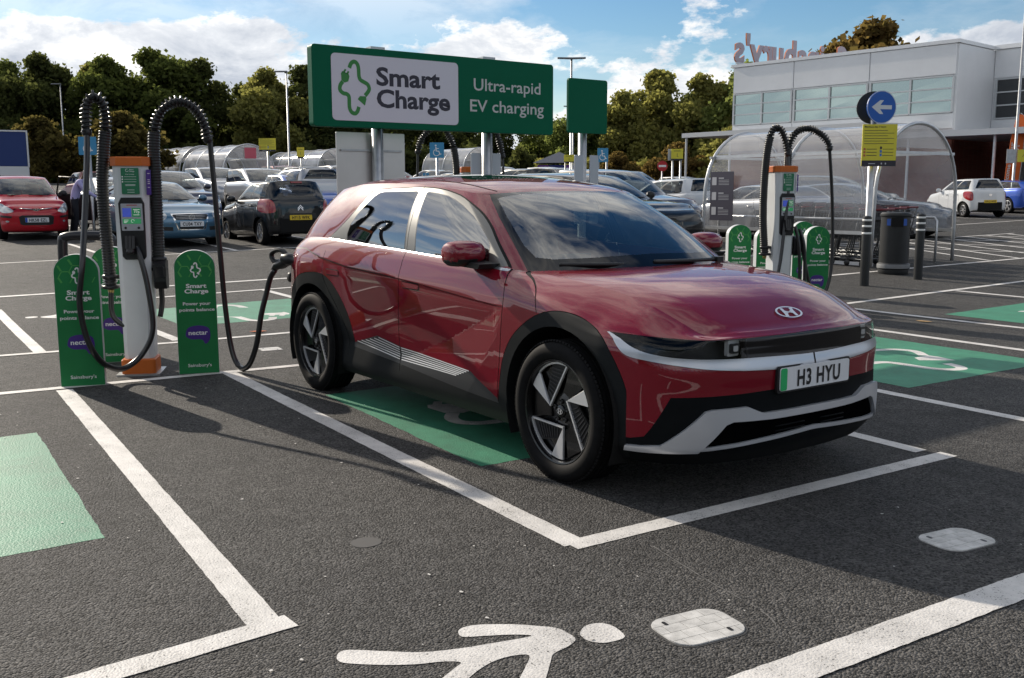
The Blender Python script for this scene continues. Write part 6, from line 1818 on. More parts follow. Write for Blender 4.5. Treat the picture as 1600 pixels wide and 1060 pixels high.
# rows of small parked cars far across the car park
protos = []
for s in (dict(hatch, far=True), dict(saloon, far=True), dict(mpv, far=True)):
    protos.append(s)
FAR = [('white', (0.66, 0.67, 0.68), 0), ('silver', (0.42, 0.42, 0.43), .75), ('black', (0.015, 0.015, 0.017), .3), ('grey', (0.14, 0.145, 0.15), .5), ('blue', (0.03, 0.07, 0.26), .4), ('red', (0.25, 0.012, 0.018), .2)]
KIND = ('hatchback', 'saloon', 'people carrier')
cache, seen = {}, set()
def far_car(L, D, hd, where, wi=None):
    k = rng.randrange(3); c = rng.choice((0, 0, 0, 1, 1, 2, 3, 3, 4, 5)) if wi is None else wi
    lab = 'distant %s %s %s' % (FAR[c][0], KIND[k], where)
    for _ in range(40):                                   # no two alike in one spot
        if lab not in seen: break
        k, c = rng.randrange(3), rng.randrange(6)
        lab = 'distant %s %s %s' % (FAR[c][0], KIND[k], where)
    seen.add(lab)
    x, y = at(L, D); z = ground_z(x, y)
    key = k
    if key not in cache:
        cache[key] = make_car(protos[k], (x, y, z), hd, lab, ('far_' + FAR[c][0] + '_paint', FAR[c][1], FAR[c][2]), 'distant parked cars')
        o = cache[key]
    else:
        o = copy_tree(cache[key]); o.location = (x, y, z); o.rotation_euler = (0, 0, hd); o['label'] = lab
    pm = car_paint('far_' + FAR[c][0] + '_paint', FAR[c][1], FAR[c][2])
    for ch in o.children:
        if ch.name.split('.')[0] in ('body', 'bonnet', 'roof'):
            ch.material_slots[0].link = 'OBJECT'; ch.material_slots[0].material = pm
    return o
for D, L0, L1, where in ((36, -9.6, -4.0, 'between the yellow sign and the big sign'), (42, -13, -4.5, 'below the yellow sign, left of the big sign'), (48, -12.5, -4.5, 'in the rows left of the big sign'), (55, -13, -5, 'in the farthest rows left of the big sign'),
                         (40, -2.0, 3.2, 'seen over the roof of the red car'), (47, -4, 3.5, 'seen beneath the big sign'), (54, -4, 4.5, 'far off beneath the big sign'), (62, -5, 6, 'in the last row beneath the big sign'), (52, 5.2, 9.5, 'beyond the no entry sign')):
    L = L0 + rng.uniform(0, 1)
    while L < L1:
        if rng.random() < .86: far_car(L, D + rng.uniform(-.6, .6), R(rng.choice((0, 180)) + rng.uniform(-2, 2)), where)
        L += rng.uniform(2.4, 3.3)

# ---------------------------------------------------------------- trolley shelters, bin, bollards, signs, lamps
PLEX = glass('clear_plastic', (0.90, 0.91, 0.92), 1.0, 0.03, 1.7, .17)
FRAME = mat('shelter_frame', (0.55, 0.56, 0.57), 0.35, 0.6, noise=(8, 0.08))
def shelter(x0, x1, y0, y1, z, label, hoops=3, h=2.53, notice=True, group='trolley shelters', rz=0.0, gable=True, plastic=None):
    """barrel roofed trolley shelter along X; local origin at the near right foot"""
    L, W = x0 - x1, y1 - y0
    o = empty('trolley_shelter', label, 'trolley shelter', (x0, y0, z), rz, group)
    def prof(n=22):
        P = [(0, 0), (0, .6), (.02, 1.10)]
        for k in range(n + 1):
            a = PI - PI * k / n
            P.append((W / 2 + W / 2 * .985 * math.cos(a), 1.15 + (h - 1.15) * math.sin(a) ** .92))
        return P + [(W - .02, 1.10), (W, .6), (W, 0)]
    pr = prof()
    for i in range(hoops):
        x = -L * i / (hoops - 1)
        q = MB(); q.tube([(x, a, b) for a, b in pr], .034, 8); q.build('hoop', FRAME, o)
    for a, b in ((0, .58), (W, .58), (.30, 2.02), (W - .30, 2.02)):
        q = MB(); q.box((-L / 2, a, b), (L, .045, .06)); q.build('rail', FRAME, o)
    up = [p for p in pr if p[1] > .57]
    up = [(0, .60)] + up[1:-1] + [(W, .60)] if up[0][1] > .6 else up
    for i in range(hoops - 1):
        xa, xb = -L * i / (hoops - 1) - .03, -L * (i + 1) / (hoops - 1) + .03
        n = len(up)
        q = MB(); q.add([(xa, a, b) for a, b in up] + [(xb, a, b) for a, b in up], [(k, k + 1, n + k + 1, n + k) for k in range(n - 1)], 0, True); q.build('clear_panel', plastic or PLEX, o)
    if gable:
        for x, nm in ((-.01, 0), (-L + .01, 1)):
            top = [p for p in pr if p[1] > 2.0]
            q = MB(); q.prism(top, .006, frame((x, 0, 0), (0, 1, 0), (0, 0, 1))); q.build('gable_panel', glass('smoked_plastic', (0.55, 0.56, 0.58), 1.0, .05, 1.45, .12), o)
            q = MB(); q.box((x, W / 2, 2.0), (.05, W - .30, .05)); q.build('crossbar', FRAME, o)
    if notice:
        q = MB(); q.prism(rrect(.62, .98, .01, 2), .01, frame((-L + .52, -.030, 1.22), (1, 0, 0), (0, 0, 1))); nb = q.build('notice', mat('notice_purple', (0.045, 0.042, 0.065), 0.45), o)
        q = MB(); Tn = frame((-L + .52, -.043, 1.22), (1, 0, 0), (0, 0, 1))
        for k, zz in enumerate((.30, 0, -.30)):
            flat_poly(q, rrect(.12, .16, .01, 2, -.20, zz), Tn); flat_stroke(q, [(-.08, zz + .06), (.06, zz + .06)], .022, Tn)
            for dz in (.02, -.01, -.04, -.07): flat_stroke(q, [(-.08, zz + dz), (.20, zz + dz)], .008, Tn)
        q.build('lettering', mat('notice_print', (0.45, 0.45, 0.48), 0.5), nb)
    return o
shelter(-3.74, -7.79, 11.33, 13.88, gz(-5.7, 12.6), 'large clear barrel roofed trolley shelter on the right, full of trolleys')
q = MB(); q.box((0, 0, .18), (.12, .14, .36)); tag(q.build('post_foot', mat('white_post', (0.6, 0.6, 0.6), 0.5), None, loc=(-7.70, 11.22, gz(-7.7, 11.2))), 'white footing box at the left corner of the near trolley shelter', 'footing')
for L_, D_, lb, n, ln in ((-14.8, 51.5, 'far barrel shelter with a pink notice, left of the yellow sign', 4, 6.0), (-19.0, 57.5, 'far barrel shelter half hidden behind another, above the steel blue coupe', 4, 6), (-13.9, 72, 'low silvery barrel shelter far off, left of the big sign', 5, 9), (-3.2, 66, 'farthest barrel shelter, left of the blue wheelchair sign', 3, 5)):
    x, y = at(L_, D_); shelter(x, x - ln, y, y + 2.9, gz(x, y), lb, n, 2.75, False, rz=R(2), gable=(n == 4), plastic=glass('milky_plastic', (0.8, 0.82, 0.84), 1.0, .08, 1.5, .30))
x, y = at(-14.8, 51.5)
q = MB(); q.prism(rrect(.62, .55, .01, 2), .01, frame((0, 0, 0), (0, 1, 0), (0, 0, 1)))
tag(q.build('pink_notice', mat('pink_print', (0.55, 0.10, 0.14), 0.5), None, loc=(x + .06, y + 1.5, gz(x, y) + 2.30)), 'pink notice in the arch of the far barrel shelter', 'notice')
# trolleys nested inside
WIRE = mat('trolley_wire', (0.12, 0.125, 0.13), 0.35, 0.7)
def trolley(loc, rz, label):
    o = empty('shopping_trolley', label, 'trolley', loc, rz, 'trolleys nested in the shelter')
    q = MB()
    def bar(a, b, r=.006): q.tube([a, b], r, 4, caps=False)
    b0, t0 = [(.02, -.20, .46), (.02, .20, .46), (.86, .17, .56), (.86, -.17, .56)], [(-.05, -.27, .98), (-.05, .27, .98), (.92, .22, .90), (.92, -.22, .90)]
    for k in range(4):
        j = (k + 1) % 4
        for f in (0, .25, .5, .75, 1): bar(Vector(b0[k]).lerp(Vector(t0[k]), f), Vector(b0[j]).lerp(Vector(t0[j]), f), .008 if f == 1 else .005)
        n = 7 if k % 2 == 0 else 14
        for i in range(n): bar(Vector(b0[k]).lerp(Vector(b0[j]), i / n), Vector(t0[k]).lerp(Vector(t0[j]), i / n), .005)
    for i in range(1, 8): bar((.02 + .84 * i / 8, -.2, .46 + .1 * i / 8), (.02 + .84 * i / 8, .2, .46 + .1 * i / 8), .005)
    q.build('basket', WIRE, o)
    q = MB()
    for s in (-1, 1): q.tube([(-.12, s * .26, 1.02), (-.02, s * .25, .60), (.06, s * .26, .26), (.10, s * .28, .13), (.88, s * .20, .16), (.90, s * .19, .13)], .013, 6)
    q.tube([(.10, -.28, .14), (.10, .28, .14)], .012, 6); q.build('chassis', WIRE, o)
    q = MB(); q.tube([(-.12, -.28, 1.03), (-.12, .28, 1.03)], .020, 8); q.build('handle', mat('trolley_red', (0.16, 0.015, 0.022), 0.4), o)
    q = MB(); q.prism([(-.05, .85), (.13, .80), (.17, 1.02), (.0, 1.07)], .40, frame((0, .2, 0), (1, 0, 0), (0, 0, 1)), bev=.02); q.build('child_seat', mat('trolley_seat', (0.022, 0.018, 0.02), 0.5), o)
    for x_, y_ in ((.10, -.28), (.10, .28), (.88, -.20), (.88, .20)):
        q = MB(); q.lathe([(0, -.016), (.055, -.016), (.06, 0), (.055, .016), (0, .016)], 12, frame((x_, y_, .062), (1, 0, 0), (0, 0, 1))); q.build('wheel', BLACK, o)
    return o
tp = None
ordn = ('nearest', 'second', 'third', 'fourth', 'fifth', 'sixth', 'seventh', 'eighth')
for row, yy in enumerate((11.80, 12.55, 13.30)):
    for k in range(8 if row else 7):
        lb = '%s trolley from the open end in the %s row of the shelter' % (ordn[k], ('front', 'middle', 'back')[row])
        x = -3.95 - .32 * k - .25 * row
        loc = (x, yy, gz(x, yy))
        if tp is None: tp = trolley(loc, R(180), lb)
        else:
            c = copy_tree(tp); c.location = loc; c['label'] = lb
o = empty('trolley_rail', 'grey tubular guide rail standing inside the near trolley shelter', 'rail', (-3.9, 11.52, gz(-3.9, 11.5)))
q = MB()
q.tube([(0, .02, 0), (0, .02, .80), (-.05, .02, .86), (-3.6, .02, .86), (-3.65, .02, .80), (-3.65, .02, 0)], .024, 8); q.build('rail_tube', FRAME, o); q = MB()
q.tube([(0, 2.05, 0), (0, 2.05, .80), (-.05, 2.05, .86), (-3.6, 2.05, .86)], .024, 8); q.build('rail_tube', FRAME, o)
q = MB(); q.box((-1.8, .02, .06), (3.7, .05, .06)); q.build('kick_rail', mat('white_post', (0.6, 0.6, 0.6), 0.5), o)
# bin and bollards
o = empty('litter_bin', 'black round litter bin between the two bollards', 'litter bin', (-3.059, 10.985, gz(-3.06, 10.98)), R(-50))
BIN = mat('bin_black', (0.016, 0.017, 0.018), 0.42, noise=(5, 0.2))
q = MB(); q.lathe([(0, 0), (.235, 0), (.245, .03), (.245, .08), (.262, .10), (.262, .17), (.240, .19), (.235, .95), (.25, .97), (.25, 1.00), (.22, 1.03), (0, 1.035)], 28); q.build('bin_body', BIN, o, auto=30)
q = MB(); q.lathe([(.264, .10), (.266, .12), (.266, .155), (.264, .17)], 28); q.build('base_ring', GREY, o)
q = MB(); q.prism(rrect(.20, .15, .02, 3), .02, frame((.228, 0, .87), (0, 1, 0), (0, 0, 1))); q.build('bin_mouth', GAP, o)
for s, c in ((-1, (0.03, 0.10, 0.40)), (1, (0.03, 0.10, 0.40))):
    q = MB(); q.prism(rrect(.08, .11, .01, 2), .012, frame((.205 , s * .115, .87), (-s * .5, .87, 0), (0, 0, 1))); q.build('bin_sticker', mat('sticker_blue', c, 0.5), o)
for (x, y), lb in (((-2.22, 9.01), 'black bollard with white bands, left of the litter bin'), ((-2.283, 10.50), 'black bollard with white bands, right of the litter bin')):
    o = empty('bollard', lb, 'bollard', (x, y, ground_z(x, y)), 0, 'black banded bollards')
    q = MB(); q.lathe([(.0, -.02), (.068, -.02), (.068, 1.0), (.064, 1.03), (.045, 1.045), (0, 1.05)], 20); q.build('bollard_post', BIN, o, auto=35)
    for zz in (.985, .895, .79):
        q = MB(); q.lathe([(.0685, zz - .014), (.0700, zz - .012), (.0700, zz + .012), (.0685, zz + .014)], 20); q.build('white_band', WHITE, o)
# posts carrying signs
ALONG = (0.57788, 0.81612, 0)
def sign_post(L, D, label, plates, top, r=.038, n=1, group=None, cat='sign', foot=0.0):
    x, y = at(L, D)
    o = empty('sign_post', label, cat, (x, y, ground_z(x, y)), math.atan2(ALONG[1], ALONG[0]), group)
    for k in range(n):
        q = MB(); q.lathe([(r, -.05), (r, top), (0, top)], 12, Matrix.Translation(((k - (n - 1) / 2) * .28, .04 + r, 0))); q.build('post', STEEL, o)
    for kind, dx, w, z0, z1 in plates:
        T = frame((dx, 0, (z0 + z1) / 2), (1, 0, 0), (0, 0, 1)); h = z1 - z0
        if kind == 'yellow':
            q = MB(); q.prism(rrect(w, h, .01, 2), .02, T); p = q.build('sign_plate', YELLOW, o)
            q = MB(); q.prism([(-w / 2, -h / 2), (w / 2, -h / 2), (w / 2, -h / 2 + h * .14), (-w / 2, -h / 2 + h * .14)], .002, T, 0, .0205); q.build('sign_foot', DARK_PRINT, p)
            q = MB()
            if w > .5:
                put_text(q, 'Maximum stay 3 hours', T @ Matrix.Translation((-w / 2 + .03, h * .42, 0)), .030, w * .62, .02, 0, .022, align='l')
                for k in range(6): flat_stroke(q, [(-w / 2 + .03, h * (.35 - .062 * k)), (w / 2 - (.05 if k % 2 else .16), h * (.35 - .062 * k))], .008, T, .022)
                for k in range(3): flat_stroke(q, [(-w / 2 + .08, -h * (.09 + .075 * k)), (-.04, -h * (.09 + .075 * k))], .010, T, .022); flat_stroke(q, [(.06, -h * (.09 + .075 * k)), (w / 2 - .05, -h * (.09 + .075 * k))], .008, T, .022)
            else:
                flat_stroke(q, [(-w * .3, h * .32), (w * .3, h * .32)], .02, T, .022); flat_stroke(q, [(0, h * .1), (0, -h * .2), (w * .12, -h * .2)], .016, T, .022)
            q.build('lettering', DARK_PRINT, p)
            if w > .5:
                q = MB()
                for k in range(3): flat_poly(q, rrect(.035, .035, .004, 1, -w / 2 + .045, -h * (.09 + .075 * k)), T, .0225, 0); flat_poly(q, rrect(.035, .045, .004, 1, .03, -h * (.06 + .085 * k)), T, .0225, 1 if k else 2)
                q.build('symbol', [mat('print_red2', (0.45, 0.10, 0.06), 0.5), mat('print_blue', (0.05, 0.18, 0.5), 0.5), DARK_PRINT], p)
                q = MB()
                flat_stroke(q, [(-w * .30, -h * .435), (-w * .10, -h * .435)], .014, T, .0235)
                for k in range(2): flat_poly(q, rrect(.022, .03, .004, 1, .05 + .07 * k, -h * .435), T, .0235)
                q.build('lettering', mat('notice_print', (0.45, 0.45, 0.48), 0.5), p)
        elif kind == 'wheelchair':
            q = MB(); q.prism(rrect(w, h, .02, 3), .015, T); p = q.build('sign_plate', mat('disabled_blue', (0.05, 0.26, 0.46), 0.45), o)
            q = MB(); k = h / .48; S = T @ Matrix.Diagonal((k, k, 1, 1))
            flat_poly(q, [(-.035 + .030 * math.cos(R(30 * a)), .145 + .030 * math.sin(R(30 * a))) for a in range(12)], S, .017)
            flat_stroke(q, [(-.03, .10), (-.02, -.03), (.06, -.03), (.10, -.13), (.14, -.115)], .034, S, .017); flat_stroke(q, [(-.028, .05), (.06, .05)], .024, S, .0174)
            flat_stroke(q, [(-.01 + .10 * math.cos(R(a)), -.075 + .10 * math.sin(R(a))) for a in range(115, 335, 12)], .024, S, .0178)
            q.build('wheelchair_symbol', WHITE, p)
        elif kind == 'noentry':
            q = MB(); q.prism([(w / 2 * math.cos(R(15 * a)), w / 2 * math.sin(R(15 * a))) for a in range(24)], .015, T); p = q.build('sign_disc', mat('sign_red', (0.45, 0.02, 0.025), 0.45), o)
            q = MB(); flat_poly(q, rrect(w * .72, w * .2, .01, 2), T, .016); q.build('white_bar', WHITE, p)
        elif kind == 'arrow':
            q = MB(); q.prism([(w / 2 * math.cos(R(10 * a)), w / 2 * math.sin(R(10 * a))) for a in range(36)], .018, T @ Matrix.Rotation(R(12), 4, 'Y')); p = q.build('sign_disc', mat('arrow_blue', (0.012, 0.10, 0.42), 0.4), o)
            q = MB(); S = T @ Matrix.Rotation(R(12), 4, 'Y')
            flat_stroke(q, [(.225 * math.cos(R(10 * a)) * w / .56 * 1.21, .225 * math.sin(R(10 * a)) * w / .56 * 1.21) for a in range(37)], .008, S, .0192)
            flat_poly(q, [(.19, .034), (-.03, .034), (.035, .115), (-.035, .115), (-.19, 0), (-.035, -.115), (.035, -.115), (-.03, -.034), (.19, -.034)], S, .0195)
            q.build('white_arrow', mat('arrow_white', (0.62, 0.64, 0.66), 0.5), p)
        elif kind == 'discback':
            q = MB(); q.prism([(w / 2 * math.cos(R(10 * a)), w / 2 * math.sin(R(10 * a))) for a in range(36)], .05, T @ Matrix.Translation((0, 0, -.20)) @ Matrix.Rotation(R(-10), 4, 'Y')); q.build('sign_disc', mat('disc_black', (0.012, 0.012, 0.013), 0.5), o)
        elif kind == 'back':
            q = MB(); q.prism(rrect(w, h, .01, 2), .02, T @ Matrix.Translation((0, 0, -.10))); q.build('back_plate', STEEL, o)
    return o
sign_post(6.22, 17.35, 'blue left arrow disc over a yellow parking notice, behind the left bollard', [('discback', .02, .55, 2.52, 3.06), ('arrow', .09, .55, 2.51, 3.06), ('yellow', .085, .59, 1.79, 2.50)], 2.98, .052)
sign_post(-10.15, 42, 'yellow notice on a white post before the dark trees, left', [('yellow', 0, .70, 2.26, 2.80)], 2.3, .05)
sign_post(-2.37, 32, 'blue wheelchair sign framed by a charger hose under the big sign', [('wheelchair', 0, .45, 1.96, 2.44)], 2.0, .04)
sign_post(-10.91, 26, 'blue wheelchair sign behind the left hose of the near charger', [('wheelchair', 0, .46, 2.03, 2.49)], 2.1, .04)
sign_post(3.07, 34, 'blue wheelchair sign just right of the small blank green sign', [('wheelchair', 0, .36, 1.91, 2.37)], 1.95, .035, 2)
sign_post(5.9, 36, 'yellow notice on twin posts, right of the no entry sign', [('yellow', 0, .42, 2.05, 2.45), ('back', -.1, .42, 2.05, 2.45)], 2.4, .035, 2)
sign_post(2.27, 40, 'small yellow notice beyond the roof of the red car, beside the purple stall', [('yellow', 0, .40, 1.88, 2.19)], 1.9, .03, 2)
sign_post(6.73, 45, 'round red no entry sign before the autumn trees', [('noentry', 0, .46, 1.67, 2.13)], 1.9, .03)
sign_post(-11.5, 55, 'tiny yellow notice by the lamp post left of the big sign', [('yellow', 0, .40, 2.0, 2.6)], 2.2, .03)
sign_post(-2.3, 27, 'small blue notice low under the big sign', [('wheelchair', 0, .16, 1.38, 1.55)], 1.4, .02)
x, y = at(21.75, 44)
def lamp(L, D, h, label, lean=0.0, head=1, plates=()):
    x, y = at(L, D)
    o = empty('lamp_post', label, 'lamp post', (x, y, gz(x, y)), math.atan2(ALONG[1], ALONG[0]), 'tall grey lamp posts')
    q = MB(); q.tube([(0, 0, -.05), (0, 0, 1.3), (0, 0, 1.32), (0, 0, h)], [.085, .085, .062, .042], 10); q.build('post', STEEL, o)
    q = MB()
    if head == 1: q.prism([(-.75, -.03), (.05, -.03), (.05, .05), (-.70, .05)], .22, frame((0, .11, h), (1, 0, 0), (0, 0, 1)), bev=.02)
    else:
        for s in (-1, 1): q.prism([(0, -.02), (s * .62, .0), (s * .62, .06), (0, .05)], .20, frame((0, .10, h), (1, 0, 0), (0, 0, 1)), bev=.015)
    q.build('lantern', GREY, o)
    for kind, dx, w, z0, z1 in plates:
        q = MB(); q.prism(rrect(w, z1 - z0, .01, 2), .02, frame((dx, -.10, (z0 + z1) / 2), (1, 0, 0), (0, 0, 1))); p = q.build('sign_plate', YELLOW if kind == 'yellow' else STEEL, o)
        if kind == 'yellow':
            q = MB(); flat_stroke(q, [(dx - .03, (z0 + z1) / 2 - .05), (dx + .06, (z0 + z1) / 2 + .07), (dx + .06, (z0 + z1) / 2 - .06)], .016, frame((0, -.122, 0), (1, 0, 0), (0, 0, 1))); q.build('lettering', DARK_PRINT, p)
    return o
lamp(-37.64, 85, 8.2, 'lamp post before the trees at the far left, above the near charger'); lamp(-29.5, 95, 8.3, 'lamp post between the two hose arches of the near charger', 0, 2)
lamp(-13.67, 62, 7.2, 'lamp post before the dark trees, just left of the big sign', 0, 1); lamp(2.64, 45, 6.4, 'lamp post rising beside the small blank green sign', 0, 2)
lamp(21.95, 44, 12.0, 'tall lamp post at the far right with a yellow notice, before the store', 0, 2, [('yellow', .28, .46, 2.15, 2.68), ('back', -.22, .40, 2.1, 2.7)])
lamp(-30.9, 60, 4.3, 'short lamp post at the very left edge above the blue trailer'); lamp(4.0, 66, 5.6, 'slim lamp post behind the small blank green sign', 0, 2)
# parked trailer, stall and banner
x, y = at(-25.9, 48)
o = empty('lorry_trailer', 'blue and white box trailer at the far left behind the red hatchback', 'trailer', (x, y, gz(x, y)), R(80))
q = MB(); q.box((0, 0, 2.45), (5.2, 2.4, 1.62)); q.build('upper_box', mat('trailer_blue', (0.008, 0.030, 0.14), 0.45), o)
q = MB(); q.box((0, 0, 1.10), (5.24, 2.42, 1.06)); q.build('lower_box', mat('trailer_white', (0.60, 0.61, 0.62), 0.45), o)
for (cx_, dx, cz, dz) in ((2.62, .07, 2.45, 1.66), (-2.62, .07, 2.45, 1.66)):
    q = MB(); q.box((cx_, 0, cz), (dx, 2.46, dz)); q.build('edge_trim', FRAME, o)
q = MB(); q.box((0, 0, 3.28), (5.3, 2.46, .07)); q.build('roof', FRAME, o)
q = MB(); flat_stroke(q, [(.2, 1.20), (1.4, 1.20)], .06, frame((0, -1.215, 0), (1, 0, 0), (0, 0, 1))); q.build('lettering', GREY, o)
for xx in (-1.3, -.2):
    for s in (-1, 1):
        q = MB(); q.lathe([(0, -.12), (.40, -.12), (.42, 0), (.40, .12), (0, .12)], 20, frame((xx, s * 1.05, .42), (1, 0, 0), (0, 0, 1))); q.build('wheel', RUBBER, o)
x, y = at(3.4, 72)
o = empty('market_stall', 'small purple and blue stall under a dark canopy, far beyond the red car roof', 'stall', (x, y, gz(x, y)), R(40))
q = MB(); q.box((0, 0, .9), (2.6, 2.4, 1.8)); q.build('side_curtain', mat('stall_blue', (0.02, 0.03, 0.20), 0.6), o)
q = MB(); q.box((-.9, -1.23, .95), (.8, .04, 1.7)); q.box((.95, -1.23, .95), (.6, .04, 1.7)); q.build('banner', mat('stall_purple', (0.13, 0.03, 0.24), 0.6), o)
q = MB(); q.add([(-1.6, -1.5, 1.95), (1.6, -1.5, 1.95), (1.6, 1.5, 1.95), (-1.6, 1.5, 1.95), (0, 0, 2.75)], [(0, 1, 4), (1, 2, 4), (2, 3, 4), (3, 0, 4), (3, 2, 1, 0)]); q.build('canopy', mat('stall_canopy', (0.05, 0.06, 0.09), 0.5), o)
x, y = at(22.9, 46)
o = empty('feather_banner', 'tall orange feather banner with white lettering before the store', 'banner', (x, y, gz(x, y)), math.atan2(ALONG[1], ALONG[0]) + R(4))
OR = mat('banner_orange', (0.72, 0.135, 0.02), 0.6)
prf = [(-.42, .55), (.22, .55), (.36, 2.2), (.42, 3.4), (.40, 3.95), (.30, 4.28), (.12, 4.30), (-.04, 4.05), (-.20, 3.2), (-.34, 1.9)]
q = MB(); q.prism(prf, .012, frame((0, 0, 0), (1, 0, 0), (0, 0, 1))); fl = q.build('flag', OR, o)
q = MB(); q.tube([(.26, .02, 0), (.27, .02, .6), (.42, .02, 2.3), (.46, .02, 3.6), (.40, .02, 4.2), (.2, .02, 4.36)], .018, 6); q.build('pole', STEEL, o)
q = MB()
Tb = frame((-.07, -.014, 1.95), (.10, 0, 1), (-1, 0, .10))
put_text(q, 'Welcome to your', Tb @ Matrix.Translation((.0, .07, 0)), .20, 2.2, .02, 0, .001); put_text(q, "new-look Sainsbury's", Tb @ Matrix.Translation((-.05, -.19, 0)), .14, 2.1, .012, 0, .001)
q.build('lettering', WHITE, fl)
# person in a lilac shirt leaning into the silver car
def person(loc, rz, label, joints, radii, edges, skin_m, top_m, leg_m, hair_m, waist=.92, neck=1.30):
    o = empty('person', label, 'person', loc, rz)
    me = bpy.data.meshes.new('figure'); me.from_pydata(joints, edges, [])
    ob = bpy.data.objects.new('figure', me); COL.objects.link(ob)
    sk = ob.modifiers.new('skin', 'SKIN'); ob.modifiers.new('sub', 'SUBSURF').levels = 2
    ob.modifiers['sub'].render_levels = 2
    for v, r in zip(me.skin_vertices[0].data, radii): v.radius = (r, r * .8) if not hasattr(r, '__len__') else r
    me.skin_vertices[0].data[0].use_root = True
    bpy.context.view_layer.update()
    m2 = bpy.data.meshes.new_from_object(ob.evaluated_get(bpy.context.evaluated_depsgraph_get()))
    bpy.data.objects.remove(ob)
    for mm in (leg_m, top_m, skin_m, hair_m, BLACK): m2.materials.append(mm)
    for p in m2.polygons:
        c = p.center; p.use_smooth = True
        p.material_index = 4 if c.z < .09 else 0 if c.z < waist else 1 if c.z < neck and not (abs(c.y) > .16 and c.z < .86) else 2
        if c.z >= neck and (c.x < joints[5][0] - .01 or c.z > joints[5][2] + .07): p.material_index = 3
    b = bpy.data.objects.new('body', m2); COL.objects.link(b); b.parent = o
    return o
J = [(0, 0, .95), (.05, 0, 1.12), (.14, 0, 1.30), (.20, 0, 1.42), (.25, 0, 1.49), (.29, 0, 1.58), (.31, 0, 1.66),
     (.13, -.19, 1.36), (.28, -.24, 1.14), (.46, -.18, 1.02), (.52, -.16, .99), (.13, .19, 1.36), (.28, .24, 1.14), (.46, .18, 1.02), (.52, .16, .99),
     (0, -.10, .90), (.03, -.11, .50), (-.02, -.11, .08), (.10, -.12, .03), (0, .10, .90), (-.04, .11, .50), (-.12, .11, .08), (0, .12, .03)]
RAD = [.15, .15, .16, .07, .055, .095, .075, .075, .055, .042, .035, .075, .055, .042, .035, .10, .072, .05, .04, .10, .072, .05, .04]
EDG = [(0, 1), (1, 2), (2, 3), (3, 4), (4, 5), (5, 6), (2, 7), (7, 8), (8, 9), (9, 10), (2, 11), (11, 12), (12, 13), (13, 14), (0, 15), (15, 16), (16, 17), (17, 18), (0, 19), (19, 20), (20, 21), (21, 22)]
x, y = at(-10.95, 25.1)
person((x, y, ground_z(x, y)), R(75), 'person in a lilac shirt and dark trousers leaning in at the open car door', J, RAD, EDG, mat('skin_tone', (0.42, 0.24, 0.17), 0.6), mat('lilac_shirt', (0.36, 0.33, 0.56), 0.8), mat('dark_trousers', (0.012, 0.013, 0.02), 0.8), mat('brown_hair', (0.10, 0.05, 0.03), 0.7), .96, 1.43)

# ---------------------------------------------------------------- the store
ax, ay, bx_, by_ = -35.9, 42.9, -22.2, 44.2
gs = .62
o = empty('store', 'grey panelled store with a band of windows, brick ground floor and roof letters', 'building', (0, 0, 0))
CLADG = mat('store_cladding', (0.70, 0.71, 0.72), 0.45, 0.1, noise=(0.5, 0.05))
ROOFT = mat('store_trim', (0.72, 0.73, 0.74), 0.45, 0.1)
d1 = Vector((bx_ - ax, by_ - ay, 0)); L1 = d1.length; d1.normalize()
n1 = Vector((d1.y, -d1.x, 0))                             # out of the front wall, towards us
Tw = frame((ax, ay, 0), d1, (0, 0, 1))
zt = 8.85
q = MB()
def quadw(T, x0, x1, z0, z1, depth=.25, mi=0): q.prism([(x0, z0), (x1, z0), (x1, z1), (x0, z1)], depth, T, mi, -depth)
core = [(ax, ay), (bx_, by_), (bx_ - .45, by_ + 4.2), (6, 49.5), (6, 75), (ax - 1.2, 70)]
q.prism([(a, b) for a, b in core], zt - gs - .02, Matrix.Translation((0, 0, gs - .02)), 0)
sc = [(x + (0 if False else 0), y) for x, y in core]
q.build('wall_core', CLADG, o)
def wall_bits(T, spans, z0, z1, name, mtl, push=.06, gapw=.03):
    for a, b in spans:
        w_ = MB(); w_.prism([(a + gapw, z0), (b - gapw, z0), (b - gapw, z1), (a + gapw, z1)], push, T, 0, .0, bev=.012); w_.build(name, mtl, o)
js = [0.0, 4.25, 9.0, L1]
wall_bits(Tw, list(zip(js[:-1], js[1:])), 7.30, zt - .05, 'wall_panel', CLADG)
wall_bits(Tw, list(zip(js[:-1], js[1:])), 4.60, 5.36, 'wall_panel', CLADG)
MULL = mat('window_frame', (0.50, 0.52, 0.53), 0.4, 0.2)
PANE = mat('pane_green', (0.46, 0.56, 0.52), 0.03, 0.92)
DARKP = mat('pane_dark', (0.015, 0.018, 0.022), 0.05, 0.0, 0.5, spec=0.6)
